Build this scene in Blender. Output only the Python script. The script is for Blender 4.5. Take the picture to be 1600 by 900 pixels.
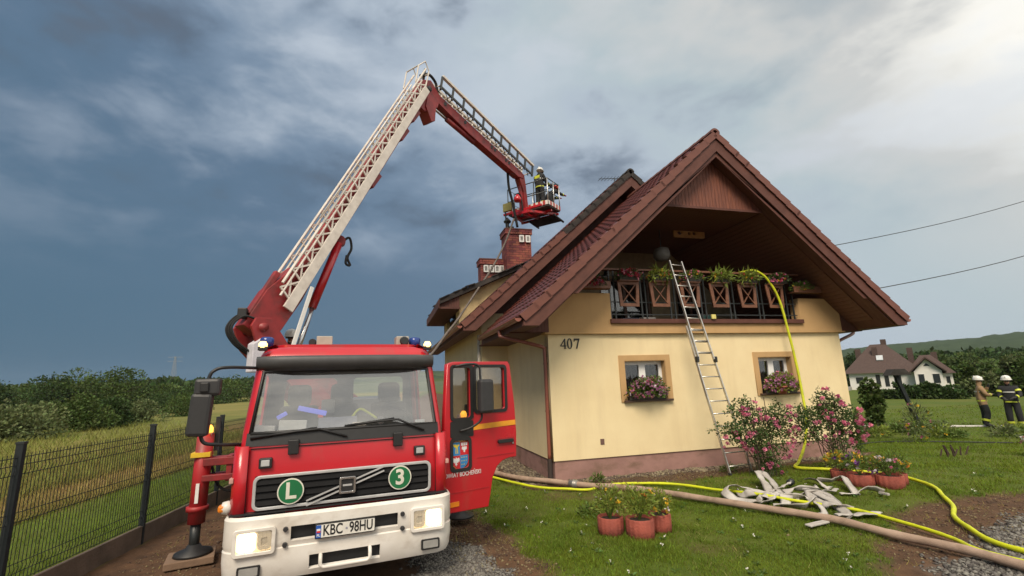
import bpy, bmesh, math, random
import numpy as np
from mathutils import Matrix, Vector
for _o in list(bpy.data.objects): bpy.data.objects.remove(_o)
rad = math.radians
random.seed(7); RNG = np.random.default_rng(7)
SC = bpy.context.scene; COL = SC.collection

# ------------------------------------------------------------------ camera
cd = bpy.data.cameras.new('camera'); cam = bpy.data.objects.new('camera', cd); COL.objects.link(cam)
cd.sensor_width = 36.0; cd.lens = 722.589 / 1600 * 36.0; cd.clip_start = 0.05; cd.clip_end = 6000
cam.matrix_world = Matrix(((0.966438, -0.019467, -0.25616, -3.6934), (-0.254718, -0.202234, -0.945632, -10.5034),
                           (-0.033395, 0.979144, -0.200406, 2.2), (0, 0, 0, 1)))
SC.camera = cam
SC.render.resolution_x = 1024; SC.render.resolution_y = 576

# ------------------------------------------------------------------ sky and sun
SUN = Vector((-0.30, -0.60, 0.74)).normalized()
world = bpy.data.worlds.new('World'); SC.world = world; world.use_nodes = True
def build_sky():
    nt = world.node_tree; nt.nodes.clear(); N = nt.nodes.new; L = nt.links.new
    def node(t, **k):
        n = N(t)
        for a, b in k.items(): setattr(n, a, b)
        return n
    def math_(op, a, b=None, clamp=False):
        n = node('ShaderNodeMath', operation=op, use_clamp=clamp)
        for i, v in enumerate((a, b)):
            if v is None: continue
            if isinstance(v, (int, float)): n.inputs[i].default_value = v
            else: L(v, n.inputs[i])
        return n.outputs[0]
    def sstep(v, a, b):
        n = node('ShaderNodeMapRange', interpolation_type='SMOOTHSTEP')
        L(v, n.inputs[0]); n.inputs[1].default_value = a; n.inputs[2].default_value = b
        return n.outputs[0]
    def mix(f, a, b, mode='MIX'):
        n = node('ShaderNodeMix', data_type='RGBA', blend_type=mode, clamp_factor=True)
        for i, v in ((0, f), (6, a), (7, b)):
            if isinstance(v, (int, float)): n.inputs[i].default_value = v
            elif isinstance(v, tuple): n.inputs[i].default_value = (*v, 1)
            else: L(v, n.inputs[i])
        return n.outputs[2]
    sky = node('ShaderNodeTexSky', sky_type='NISHITA', sun_disc=False)
    sky.sun_elevation = math.asin(SUN.z); sky.sun_rotation = math.atan2(SUN.x, SUN.y)
    sky.air_density = 2.0; sky.dust_density = 3.0
    skyc = mix(1.0, sky.outputs[0], (0.06, 0.06, 0.06), 'MULTIPLY')
    tc = node('ShaderNodeTexCoord'); sp = node('ShaderNodeSeparateXYZ'); L(tc.outputs['Generated'], sp.inputs[0])
    x, y, z = sp.outputs; zc = math_('MAXIMUM', z, 0.0)
    cv = tc.outputs['Generated']
    def noise(vec, scale, detail, rough, dist, off=(0, 0, 0), sc=(1, 1, 1), rot=(0, 0, 0)):
        m = node('ShaderNodeMapping'); L(vec, m.inputs[0]); m.inputs['Location'].default_value = off; m.inputs['Scale'].default_value = sc
        m.inputs['Rotation'].default_value = rot
        n = node('ShaderNodeTexNoise'); L(m.outputs[0], n.inputs['Vector'])
        n.inputs['Scale'].default_value = scale; n.inputs['Detail'].default_value = detail
        n.inputs['Roughness'].default_value = rough; n.inputs['Distortion'].default_value = dist
        return n.outputs['Fac']
    n1 = noise(cv, 1.6, 5, 0.5, 0.2, (3.1, 1.7, 0.4), (1, 1, 2.0), (0, 0.35, 0))
    n2 = noise(cv, 2.5, 8, 0.50, 0.2, (5.7, 2.5, 0.5), (1, 1, 2.2), (0.25, 0.45, 0))
    n3 = noise(cv, 7.5, 7, 0.55, 0.3, (1.3, 4.2, 2.1), (1, 1, 1.9), (0, 0.5, 0))
    cl = math_('ADD', math_('MULTIPLY', n2, 0.72), math_('MULTIPLY', n3, 0.28))
    # storm side (front left, low) against the clearing side (right and behind the viewer)
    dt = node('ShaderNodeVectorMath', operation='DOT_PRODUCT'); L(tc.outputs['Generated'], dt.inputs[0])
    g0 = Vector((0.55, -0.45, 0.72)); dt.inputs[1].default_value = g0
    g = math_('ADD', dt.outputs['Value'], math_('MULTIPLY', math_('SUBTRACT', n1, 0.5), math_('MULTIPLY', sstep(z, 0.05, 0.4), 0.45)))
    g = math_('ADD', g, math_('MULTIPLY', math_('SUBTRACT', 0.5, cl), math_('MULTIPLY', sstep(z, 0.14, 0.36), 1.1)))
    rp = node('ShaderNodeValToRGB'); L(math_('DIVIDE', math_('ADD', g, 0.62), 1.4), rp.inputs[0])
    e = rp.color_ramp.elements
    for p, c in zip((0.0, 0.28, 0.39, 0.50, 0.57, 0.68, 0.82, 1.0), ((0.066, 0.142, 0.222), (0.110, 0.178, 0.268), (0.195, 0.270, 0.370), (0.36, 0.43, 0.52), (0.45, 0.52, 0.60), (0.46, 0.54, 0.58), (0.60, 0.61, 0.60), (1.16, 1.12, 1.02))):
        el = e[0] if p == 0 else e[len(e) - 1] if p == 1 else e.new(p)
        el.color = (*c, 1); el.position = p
    base = rp.outputs[0]
    up = sstep(z, 0.16, 0.36)
    dark = math_('MULTIPLY', math_('MULTIPLY', sstep(cl, 0.49, 0.66), up), math_('ADD', math_('MULTIPLY', sstep(n3, 0.3, 0.6), 0.6), 0.55))
    lite = math_('MULTIPLY', sstep(cl, 0.495, 0.36), up)
    storm = sstep(g, 0.38, -0.22)
    c = mix(math_('MULTIPLY', dark, math_('ADD', math_('MULTIPLY', storm, 0.62), 0.18)), base, (0.112, 0.140, 0.186))
    c = mix(math_('MULTIPLY', lite, math_('SUBTRACT', 0.58, math_('MULTIPLY', storm, 0.38))), c, (0.56, 0.62, 0.70))
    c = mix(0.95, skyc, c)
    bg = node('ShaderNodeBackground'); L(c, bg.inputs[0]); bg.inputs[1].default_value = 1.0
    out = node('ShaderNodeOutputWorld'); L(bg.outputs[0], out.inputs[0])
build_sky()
sd = bpy.data.lights.new('sun', 'SUN'); sd.energy = 3.4; sd.angle = rad(26); sd.color = (1.0, 0.87, 0.70)
sun = bpy.data.objects.new('sun', sd); COL.objects.link(sun); sun.location = (0, -10, 30)
sun.rotation_euler = SUN.to_track_quat('Z', 'Y').to_euler()
SC.view_settings.view_transform = 'Standard'; SC.view_settings.look = 'None'
SC.view_settings.exposure = 0.1; SC.view_settings.gamma = 1.0; SC.view_settings.use_curve_mapping = False

# ------------------------------------------------------------------ helpers
MATS = {}
def mat(name, col, rough=0.6, metal=0.0, var=0.12, scale=6.0, bump=0.0, bscale=60.0, col2=None, cf=(0.35, 0.65), island=0.0, emit=0.0, spec=0.5, sub=0.0, coat=0.0, stretch=None, lean=0.0, streak=None):
    if name in MATS: return MATS[name]
    m = bpy.data.materials.new(name); m.use_nodes = True; nt = m.node_tree; L = nt.links.new
    b = nt.nodes['Principled BSDF']
    b.inputs['Roughness'].default_value = rough; b.inputs['Metallic'].default_value = metal
    b.inputs['Specular IOR Level'].default_value = spec
    if coat: b.inputs['Coat Weight'].default_value = coat; b.inputs['Coat Roughness'].default_value = 0.12
    tc = nt.nodes.new('ShaderNodeTexCoord'); vec = tc.outputs['Object']
    if stretch:
        mp = nt.nodes.new('ShaderNodeMapping'); L(vec, mp.inputs[0]); mp.inputs['Scale'].default_value = stretch; vec = mp.outputs[0]
    c2 = col2 if col2 else tuple(max(0, c * (1 - var * 2)) for c in col)
    n = nt.nodes.new('ShaderNodeTexNoise'); L(vec, n.inputs['Vector'])
    n.inputs['Scale'].default_value = scale; n.inputs['Detail'].default_value = 6; n.inputs['Roughness'].default_value = 0.6
    r = nt.nodes.new('ShaderNodeMapRange'); L(n.outputs['Fac'], r.inputs[0]); r.inputs[1].default_value = cf[0]; r.inputs[2].default_value = cf[1]
    mx = nt.nodes.new('ShaderNodeMix'); mx.data_type = 'RGBA'; L(r.outputs[0], mx.inputs[0])
    mx.inputs[6].default_value = (*col, 1); mx.inputs[7].default_value = (*c2, 1)
    out = mx.outputs[2]
    if island:
        g = nt.nodes.new('ShaderNodeNewGeometry'); h = nt.nodes.new('ShaderNodeHueSaturation')
        mr = nt.nodes.new('ShaderNodeMapRange'); L(g.outputs['Random Per Island'], mr.inputs[0])
        mr.inputs[3].default_value = 1 - island; mr.inputs[4].default_value = 1 + island
        L(mr.outputs[0], h.inputs['Value']); L(out, h.inputs['Color'])
        mh = nt.nodes.new('ShaderNodeMath'); mh.operation = 'MULTIPLY_ADD'; L(g.outputs['Random Per Island'], mh.inputs[0]); mh.inputs[1].default_value = 0.05 * island / 0.4; mh.inputs[2].default_value = 0.475
        L(mh.outputs[0], h.inputs['Hue']); out = h.outputs[0]
    if streak:
        sm = nt.nodes.new('ShaderNodeMapping'); L(tc.outputs['Object'], sm.inputs[0]); sm.inputs['Scale'].default_value = streak[2]
        sn = nt.nodes.new('ShaderNodeTexNoise'); L(sm.outputs[0], sn.inputs['Vector']); sn.inputs['Scale'].default_value = 1.0; sn.inputs['Detail'].default_value = 8; sn.inputs['Roughness'].default_value = 0.62
        sr_ = nt.nodes.new('ShaderNodeMapRange'); L(sn.outputs['Fac'], sr_.inputs[0]); sr_.inputs[1].default_value = streak[3]; sr_.inputs[2].default_value = streak[4]; sr_.inputs[4].default_value = streak[1]
        sx_ = nt.nodes.new('ShaderNodeMix'); sx_.data_type = 'RGBA'; L(sr_.outputs[0], sx_.inputs[0]); L(out, sx_.inputs[6]); sx_.inputs[7].default_value = (*streak[0], 1); out = sx_.outputs[2]
    L(out, b.inputs['Base Color'])
    rr = nt.nodes.new('ShaderNodeMapRange'); L(n.outputs['Fac'], rr.inputs[0]); rr.inputs[3].default_value = max(0.03, rough - 0.1); rr.inputs[4].default_value = min(1, rough + 0.1)
    L(rr.outputs[0], b.inputs['Roughness'])
    if bump:
        nb = nt.nodes.new('ShaderNodeTexNoise'); L(vec, nb.inputs['Vector']); nb.inputs['Scale'].default_value = bscale; nb.inputs['Detail'].default_value = 5
        bp = nt.nodes.new('ShaderNodeBump'); bp.inputs['Strength'].default_value = bump; bp.inputs['Distance'].default_value = 0.02
        L(nb.outputs['Fac'], bp.inputs['Height']); L(bp.outputs[0], b.inputs['Normal'])
    if sub: b.inputs['Subsurface Weight'].default_value = 0
    if lean:   # thin leaf: some light passes through
        ts = nt.nodes.new('ShaderNodeBsdfTranslucent'); L(out, ts.inputs[0]); ms = nt.nodes.new('ShaderNodeMixShader'); ms.inputs[0].default_value = lean
        L(b.outputs[0], ms.inputs[1]); L(ts.outputs[0], ms.inputs[2]); L(ms.outputs[0], nt.nodes['Material Output'].inputs[0])
    if emit:
        b.inputs['Emission Color'].default_value = (*col, 1); b.inputs['Emission Strength'].default_value = emit
    MATS[name] = m; return m
def glass(name, tint=(0.75, 0.8, 0.82), clear=0.7, rough=0.03, dust_haze=0.04):
    if name in MATS: return MATS[name]
    m = bpy.data.materials.new(name); m.use_nodes = True; nt = m.node_tree; L = nt.links.new; nt.nodes.remove(nt.nodes['Principled BSDF'])
    t = nt.nodes.new('ShaderNodeBsdfTransparent'); t.inputs[0].default_value = (*tint, 1)
    g = nt.nodes.new('ShaderNodeBsdfGlossy'); g.inputs['Roughness'].default_value = rough; g.inputs[0].default_value = (0.95, 0.97, 1, 1)
    n = nt.nodes.new('ShaderNodeTexNoise'); n.inputs['Scale'].default_value = 3
    fr = nt.nodes.new('ShaderNodeLayerWeight'); pw = nt.nodes.new('ShaderNodeMath'); pw.operation = 'POWER'; L(fr.outputs['Facing'], pw.inputs[0]); pw.inputs[1].default_value = 4.0
    a = nt.nodes.new('ShaderNodeMath'); a.operation = 'MULTIPLY_ADD'; L(pw.outputs[0], a.inputs[0]); a.inputs[1].default_value = 0.9; a.inputs[2].default_value = 0.04 + (1 - clear) * 0.35
    ms = nt.nodes.new('ShaderNodeMixShader'); L(a.outputs[0], ms.inputs[0]); L(t.outputs[0], ms.inputs[1]); L(g.outputs[0], ms.inputs[2])
    d = nt.nodes.new('ShaderNodeBsdfDiffuse'); d.inputs[0].default_value = (0.5, 0.5, 0.48, 1)
    dm = nt.nodes.new('ShaderNodeMapRange'); L(n.outputs['Fac'], dm.inputs[0]); dm.inputs[1].default_value = 0.35; dm.inputs[2].default_value = 0.75; dm.inputs[3].default_value = 0.0; dm.inputs[4].default_value = dust_haze  # patchy grey film: dust, and on the windscreen painted reflection haze
    m2 = nt.nodes.new('ShaderNodeMixShader'); L(dm.outputs[0], m2.inputs[0]); L(ms.outputs[0], m2.inputs[1]); L(d.outputs[0], m2.inputs[2])
    L(m2.outputs[0], nt.nodes['Material Output'].inputs[0]); MATS[name] = m; return m

def tag(o, label=None, cat=None, group=None, kind=None):
    if label: o['label'] = label
    if cat: o['category'] = cat
    if group: o['group'] = group
    if kind: o['kind'] = kind
    return o
def thing(name, label, cat, loc=(0, 0, 0), rz=0.0, group=None):
    o = bpy.data.objects.new(name, None); COL.objects.link(o); o.location = loc; o.rotation_euler = (0, 0, rz); o.empty_display_size = 0.2
    return tag(o, label, cat, group)
def link(name, me, m, parent=None, smooth=False, bevel=0.0):
    o = bpy.data.objects.new(name, me); COL.objects.link(o)
    if m is not None:
        for mm in (m if isinstance(m, (list, tuple)) else [m]):
            if len(me.materials) < (len(m) if isinstance(m, (list, tuple)) else 1): me.materials.append(mm)
    if smooth: me.polygons.foreach_set('use_smooth', [True] * len(me.polygons))
    if parent is not None: o.parent = parent
    if bevel:
        b = o.modifiers.new('bevel', 'BEVEL'); b.width = bevel; b.segments = 2; b.limit_method = 'ANGLE'; b.angle_limit = rad(35)
        b.harden_normals = False
    return o
def inst(o, loc=None, rot=None, parent=None, scale=None, mw=None, name=None):
    c = o.copy(); COL.objects.link(c)
    if loc is not None: c.location = loc
    if rot is not None: c.rotation_euler = rot
    if scale is not None: c.scale = (scale,) * 3 if isinstance(scale, (int, float)) else scale
    if parent is not None: c.parent = parent
    return c
def copy_tree(o, parent=None):
    c = o.copy(); COL.objects.link(c); c.parent = parent
    for ch in [k for k in KIDS(o)]: copy_tree(ch, c)
    return c
def KIDS(o): return [k for k in bpy.data.objects if k.parent == o]

class MB:
    def __init__(s): s.v = []; s.f = []; s.mi = []; s.cur = 0
    def add(s, vs, fs, mi=None):
        b = len(s.v); s.v.extend([tuple(p) for p in vs]); s.f.extend([tuple(i + b for i in f) for f in fs]); s.mi.extend([s.cur if mi is None else mi] * len(fs)); return s
    def box(s, c, size, rot=None):
        hx, hy, hz = (k / 2 for k in size)
        vs = [Vector((x, y, z)) for x in (-hx, hx) for y in (-hy, hy) for z in (-hz, hz)]
        if rot is not None:
            R = rot if isinstance(rot, Matrix) else Matrix.Rotation(rot, 3, 'Z'); vs = [R @ v for v in vs]
        c = Vector(c); return s.add([v + c for v in vs], [(0, 1, 3, 2), (4, 6, 7, 5), (0, 4, 5, 1), (2, 3, 7, 6), (0, 2, 6, 4), (1, 5, 7, 3)])
    def b2(s, a, b): return s.box([(a[i] + b[i]) / 2 for i in range(3)], [abs(b[i] - a[i]) for i in range(3)])
    def bar(s, p0, p1, w, h, up=(0, 0, 1)):   # w across, h along up
        p0, p1, up = Vector(p0), Vector(p1), Vector(up); d = (p1 - p0).normalized(); sd_ = d.cross(up)
        if sd_.length < 1e-4: sd_ = d.cross(Vector((1, 0, 0)))
        sd_.normalize(); u = sd_.cross(d).normalized()
        vs = []
        for p in (p0, p1):
            for a, b in ((-1, -1), (1, -1), (1, 1), (-1, 1)): vs.append(p + sd_ * (a * w / 2) + u * (b * h / 2))
        return s.add(vs, [(3, 2, 1, 0), (4, 5, 6, 7), (0, 1, 5, 4), (1, 2, 6, 5), (2, 3, 7, 6), (3, 0, 4, 7)])
    def tube(s, pts, r, n=8, cap=True, flat=None):
        pts = [Vector(p) for p in pts]; rs = r if isinstance(r, (list, tuple)) else [r] * len(pts)
        t0 = (pts[1] - pts[0]).normalized(); u = t0.cross(Vector((0, 0, 1)))
        if u.length < 1e-3: u = t0.cross(Vector((1, 0, 0)))
        u.normalize(); vs = []; fs = []
        for i, p in enumerate(pts):
            t = (pts[min(i + 1, len(pts) - 1)] - pts[max(i - 1, 0)]); t = t.normalized() if t.length > 1e-9 else t0
            u = (u - t * u.dot(t)).normalized(); w = t.cross(u)
            for k in range(n):
                a = 2 * math.pi * k / n; vs.append(p + (u * math.cos(a) + w * math.sin(a)) * rs[i])
            if i:
                for k in range(n): fs.append(((i - 1) * n + k, (i - 1) * n + (k + 1) % n, i * n + (k + 1) % n, i * n + k))
        if cap: fs.append(tuple(reversed(range(n)))); fs.append(tuple((len(pts) - 1) * n + k for k in range(n)))
        return s.add(vs, fs)
    def lathe(s, prof, c=(0, 0, 0), n=16, axis='Z', fn=None):
        vs = []; fs = []; c = Vector(c)
        for i, (r, z) in enumerate(prof):
            for k in range(n):
                a = 2 * math.pi * k / n; rr = r * (fn(a) if fn else 1)
                p = (rr * math.cos(a), rr * math.sin(a), z)
                if axis == 'Y': p = (p[0], p[2], p[1])
                if axis == 'X': p = (p[2], p[0], p[1])
                vs.append(c + Vector(p))
            if i:
                for k in range(n): fs.append(((i - 1) * n + k, (i - 1) * n + (k + 1) % n, i * n + (k + 1) % n, i * n + k))
        fs.append(tuple(reversed(range(n)))); fs.append(tuple((len(prof) - 1) * n + k for k in range(n)))
        return s.add(vs, fs)
    def prism(s, poly, d):      # 3d polygon swept by d
        d = Vector(d); a = [Vector(p) for p in poly]; n = len(a)
        return s.add(a + [p + d for p in a], [tuple(reversed(range(n))), tuple(range(n, 2 * n))] + [(i, (i + 1) % n, n + (i + 1) % n, n + i) for i in range(n)])
    def grid(s, rows, skip=None, closed=False):
        nr, nc = len(rows), len(rows[0]); b = []
        for i in range(nr - 1):
            for j in range(nc if closed else nc - 1):
                if skip and skip(i, j): continue
                b.append((i * nc + j, i * nc + (j + 1) % nc, (i + 1) * nc + (j + 1) % nc, (i + 1) * nc + j))
        return s.add([p for r in rows for p in r], b)
    def mesh(s, name):
        me = bpy.data.meshes.new(name); me.from_pydata(s.v, [], s.f)
        if any(s.mi): me.polygons.foreach_set('material_index', s.mi)
        bm = bmesh.new(); bm.from_mesh(me); bmesh.ops.recalc_face_normals(bm, faces=bm.faces); bm.to_mesh(me); bm.free(); me.update(); return me
    def build(s, name, m, parent=None, smooth=False, bevel=0.0): return link(name, s.mesh(name), m, parent, smooth, bevel)

def spline(pts, k=8):
    P = [Vector(p) for p in pts]; P = [P[0] * 2 - P[1]] + P + [P[-1] * 2 - P[-2]]; out = []
    for i in range(1, len(P) - 2):
        for j in range(k):
            t = j / k; a, b, c, d = P[i - 1:i + 3]
            out.append(0.5 * ((2 * b) + (c - a) * t + (2 * a - 5 * b + 4 * c - d) * t * t + (3 * b - a - 3 * c + d) * t ** 3))
    out.append(P[-2]); return out
def plate_mesh(name, outer, holes=(), thick=0.02, bevel=0.0, M=None):
    cu = bpy.data.curves.new(name, 'CURVE'); cu.dimensions = '2D'; cu.fill_mode = 'BOTH'; cu.extrude = thick / 2; cu.bevel_depth = bevel; cu.bevel_resolution = 1
    for loop in [outer] + list(holes):
        sp = cu.splines.new('POLY'); sp.points.add(len(loop) - 1); sp.use_cyclic_u = True
        for p, q in zip(sp.points, loop): p.co = (q[0], q[1], 0, 1)
    ob = bpy.data.objects.new('tmp', cu); me = bpy.data.meshes.new_from_object(ob); bpy.data.objects.remove(ob); bpy.data.curves.remove(cu)
    me.name = name
    if M is not None: me.transform(M)
    return me
def plate(name, outer, holes, thick, m, parent=None, bevel=0.0, M=None): return link(name, plate_mesh(name, outer, holes, thick, bevel, M), m, parent)
def text_mesh(name, body, size, M, ext=0.002, bold=0.0, shear=0.0, sx=1.0):
    cu = bpy.data.curves.new(name, 'FONT'); cu.body = body; cu.size = size; cu.extrude = ext; cu.align_x = 'CENTER'; cu.align_y = 'CENTER'; cu.offset = bold; cu.shear = shear
    ob = bpy.data.objects.new('tmp', cu); me = bpy.data.meshes.new_from_object(ob); bpy.data.objects.remove(ob); bpy.data.curves.remove(cu)
    me.transform(M @ Matrix.Diagonal((sx, 1, 1, 1))); me.name = name; return me
def rrect(x0, y0, x1, y1, r, n=4):
    pts = []
    for cx, cy, a0 in ((x1 - r, y1 - r, 0), (x0 + r, y1 - r, 90), (x0 + r, y0 + r, 180), (x1 - r, y0 + r, 270)):
        for k in range(n + 1):
            a = rad(a0 + 90 * k / n); pts.append((cx + r * math.cos(a), cy + r * math.sin(a)))
    return pts
def rect(x0, y0, x1, y1): return [(x0, y0), (x1, y0), (x1, y1), (x0, y1)]
def circ(cx, cy, r, n=24, ry=None): return [(cx + r * math.cos(2 * math.pi * k / n), cy + (ry or r) * math.sin(2 * math.pi * k / n)) for k in range(n)]
# (a, b, c) of a plate: a -> X, b -> Z, thickness along Y (facing -Y)
XZ = Matrix(((1, 0, 0, 0), (0, 0, -1, 0), (0, 1, 0, 0), (0, 0, 0, 1)))
def XZat(y): return Matrix.Translation((0, y, 0)) @ XZ
YZ = Matrix(((0, 0, 1, 0), (1, 0, 0, 0), (0, 1, 0, 0), (0, 0, 0, 1)))
def YZat(x): return Matrix.Translation((x, 0, 0)) @ YZ
def npmesh(name, V, F):
    me = bpy.data.meshes.new(name); V = np.asarray(V, np.float32); F = np.asarray(F, np.int32); k = F.shape[1]
    me.vertices.add(len(V)); me.vertices.foreach_set('co', V.ravel()); me.loops.add(F.size); me.loops.foreach_set('vertex_index', F.ravel())
    me.polygons.add(len(F)); me.polygons.foreach_set('loop_start', np.arange(0, F.size, k, dtype=np.int32)); me.polygons.foreach_set('loop_total', np.full(len(F), k, np.int32))
    me.update(calc_edges=True); me.validate(); return me
def leaf_mesh(name, P, size, dirs=None, aspect=0.5, droop=0.0, jitter=0.35):
    """P centres -> folded leaf, two quads-ish triangles each"""
    P = np.asarray(P, np.float32); n = len(P); sz = np.asarray(size) * (1 + jitter * (RNG.random(n) * 2 - 1)) if np.isscalar(size) else np.asarray(size)
    d = RNG.normal(size=(n, 3)) if dirs is None else np.asarray(dirs) + RNG.normal(size=(n, 3)) * 0.35
    d[:, 2] -= droop; d /= np.linalg.norm(d, axis=1, keepdims=True)
    a = RNG.normal(size=(n, 3)); s_ = np.cross(d, a); s_ /= np.linalg.norm(s_, axis=1, keepdims=True); nn = np.cross(s_, d)
    S = sz[:, None]; base = P; tip = P + d * S; ml = P + d * S * 0.5 + s_ * S * aspect / 2 + nn * S * 0.1; mr = P + d * S * 0.5 - s_ * S * aspect / 2 + nn * S * 0.1
    V = np.stack([base, mr, tip, ml], 1).reshape(-1, 3); i = np.arange(n)[:, None] * 4
    F = np.concatenate([i + np.array([[0, 1, 2]]), i + np.array([[0, 2, 3]])], 0)
    return npmesh(name, V, F)
def vnoise(x, y, s=1.0, seed=0):
    x = np.asarray(x) * s + seed * 17.31; y = np.asarray(y) * s - seed * 9.7
    def h(i, j): return np.modf(np.abs(np.sin(i * 127.1 + j * 311.7) * 43758.5453))[0]
    i, j = np.floor(x), np.floor(y); u, v = x - i, y - j; u = u * u * (3 - 2 * u); v = v * v * (3 - 2 * v)
    return (h(i, j) * (1 - u) + h(i + 1, j) * u) * (1 - v) + (h(i, j + 1) * (1 - u) + h(i + 1, j + 1) * u) * v
def fbm(x, y, s=1.0, seed=0, o=4): return sum(vnoise(x, y, s * 2 ** k, seed + k) * 0.5 ** k for k in range(o)) / sum(0.5 ** k for k in range(o))
def sstep(v, a, b): t = np.clip((v - a) / (b - a), 0, 1); return t * t * (3 - 2 * t)
def pdist(x, y, poly):
    """signed distance to polygon, positive inside"""
    x = np.asarray(x, float); y = np.asarray(y, float); d = np.full(x.shape, 1e9); ins = np.zeros(x.shape, bool); n = len(poly)
    for i in range(n):
        ax, ay = poly[i]; bx, by = poly[(i + 1) % n]; ex, ey = bx - ax, by - ay
        t = np.clip(((x - ax) * ex + (y - ay) * ey) / (ex * ex + ey * ey + 1e-12), 0, 1)
        d = np.minimum(d, np.hypot(x - ax - t * ex, y - ay - t * ey))
        c = ((ay > y) != (by > y)) & (x < (bx - ax) * (y - ay) / (by - ay + 1e-12) + ax); ins ^= c
    return np.where(ins, d, -d)
# ================================================================== ground
CX, CY = -3.69, -10.5
def fence_x(y): return -7.28 + (np.asarray(y) + 1.64) * 0.115
LAWN = [(-2.6, 1.5), (-2.5, -1.24), (-2.24, -1.84), (-2.13, -2.68), (-2.03, -3.53), (-1.86, -4.25), (-1.9, -4.87), (-1.7, -6.3), (1.4, -6.25), (2.2, -5.7), (2.84, -5.26),
        (3.7, -4.7), (4.82, -4.36), (5.78, -4.3), (7.28, -4.4), (10, -4.8), (30, -7), (900, -60), (900, 600), (9.5, 600), (9.7, 2), (9.2, -0.2), (8.4, -0.45), (5.07, -0.75), (3.87, -1.0), (2.56, -1.15),
        (1.67, -1.1), (0.17, -1.05), (-0.7, -0.45), (-1.25, 0.82)]
GRAV = [[(-3.4, -5.8), (-3.3, -3.7), (-2.7, -3.25), (-2.3, -3.6), (-2.25, -4.4), (-2.2, -5.8)], [(1.9, -7.5), (2.2, -6.2), (3.2, -5.75), (5, -5.3), (9, -5.6), (9, -9), (1.9, -9)],
        [(-0.75, 4), (-0.7, -0.15), (0.5, -0.42), (3, -0.38), (8.9, -0.35), (8.9, 0.1), (0.1, 0.1), (0.1, 4)]]
def zones(x, y):
    w = (fbm(x, y, 1.7, 3) - 0.5) * 0.9 + (fbm(x, y, 6, 8, 2) - 0.5) * 0.35
    lawn = sstep(pdist(x, y, LAWN) + w * 0.6, -0.08, 0.22)
    worn = sstep(fbm(x, y, 0.9, 21), 0.58, 0.76) * (np.asarray(y) < -0.5) * 0.55
    lawn = lawn * (1 - worn)
    grav = np.max([sstep(pdist(x, y, p) + w * 0.7, -0.12, 0.25) for p in GRAV], axis=0)
    d = fence_x(y) - x
    field = sstep(d, -0.02, 0.04)
    lawn = np.maximum(lawn, field)
    return lawn, grav * (1 - field), d
def ground_z(x, y):
    x = np.asarray(x, float); y = np.asarray(y, float)
    lawn, grav, d = zones(x, y)
    near = np.exp(-np.hypot(x, y + 3) / 14.0)
    z = (fbm(x, y, 0.5, 5) - 0.5) * 0.06 * near + (fbm(x, y, 5, 2, 3) - 0.5) * 0.05 * near * (1 - lawn * 0.7)
    z -= (1 - lawn) * 0.025 * near
    z += sstep(d, 0.0, 0.25) * 0.2 + np.clip(d, 0, 60) * 0.004
    z = z - 0.6 * sstep(np.hypot(x - CX, y - CY), 46, 72) * (x > 12)
    inside = ((x > -0.8) & (x < 9.7) & (y > 0.05) & (y < 14))
    return np.where(inside, -0.05, z)
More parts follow.
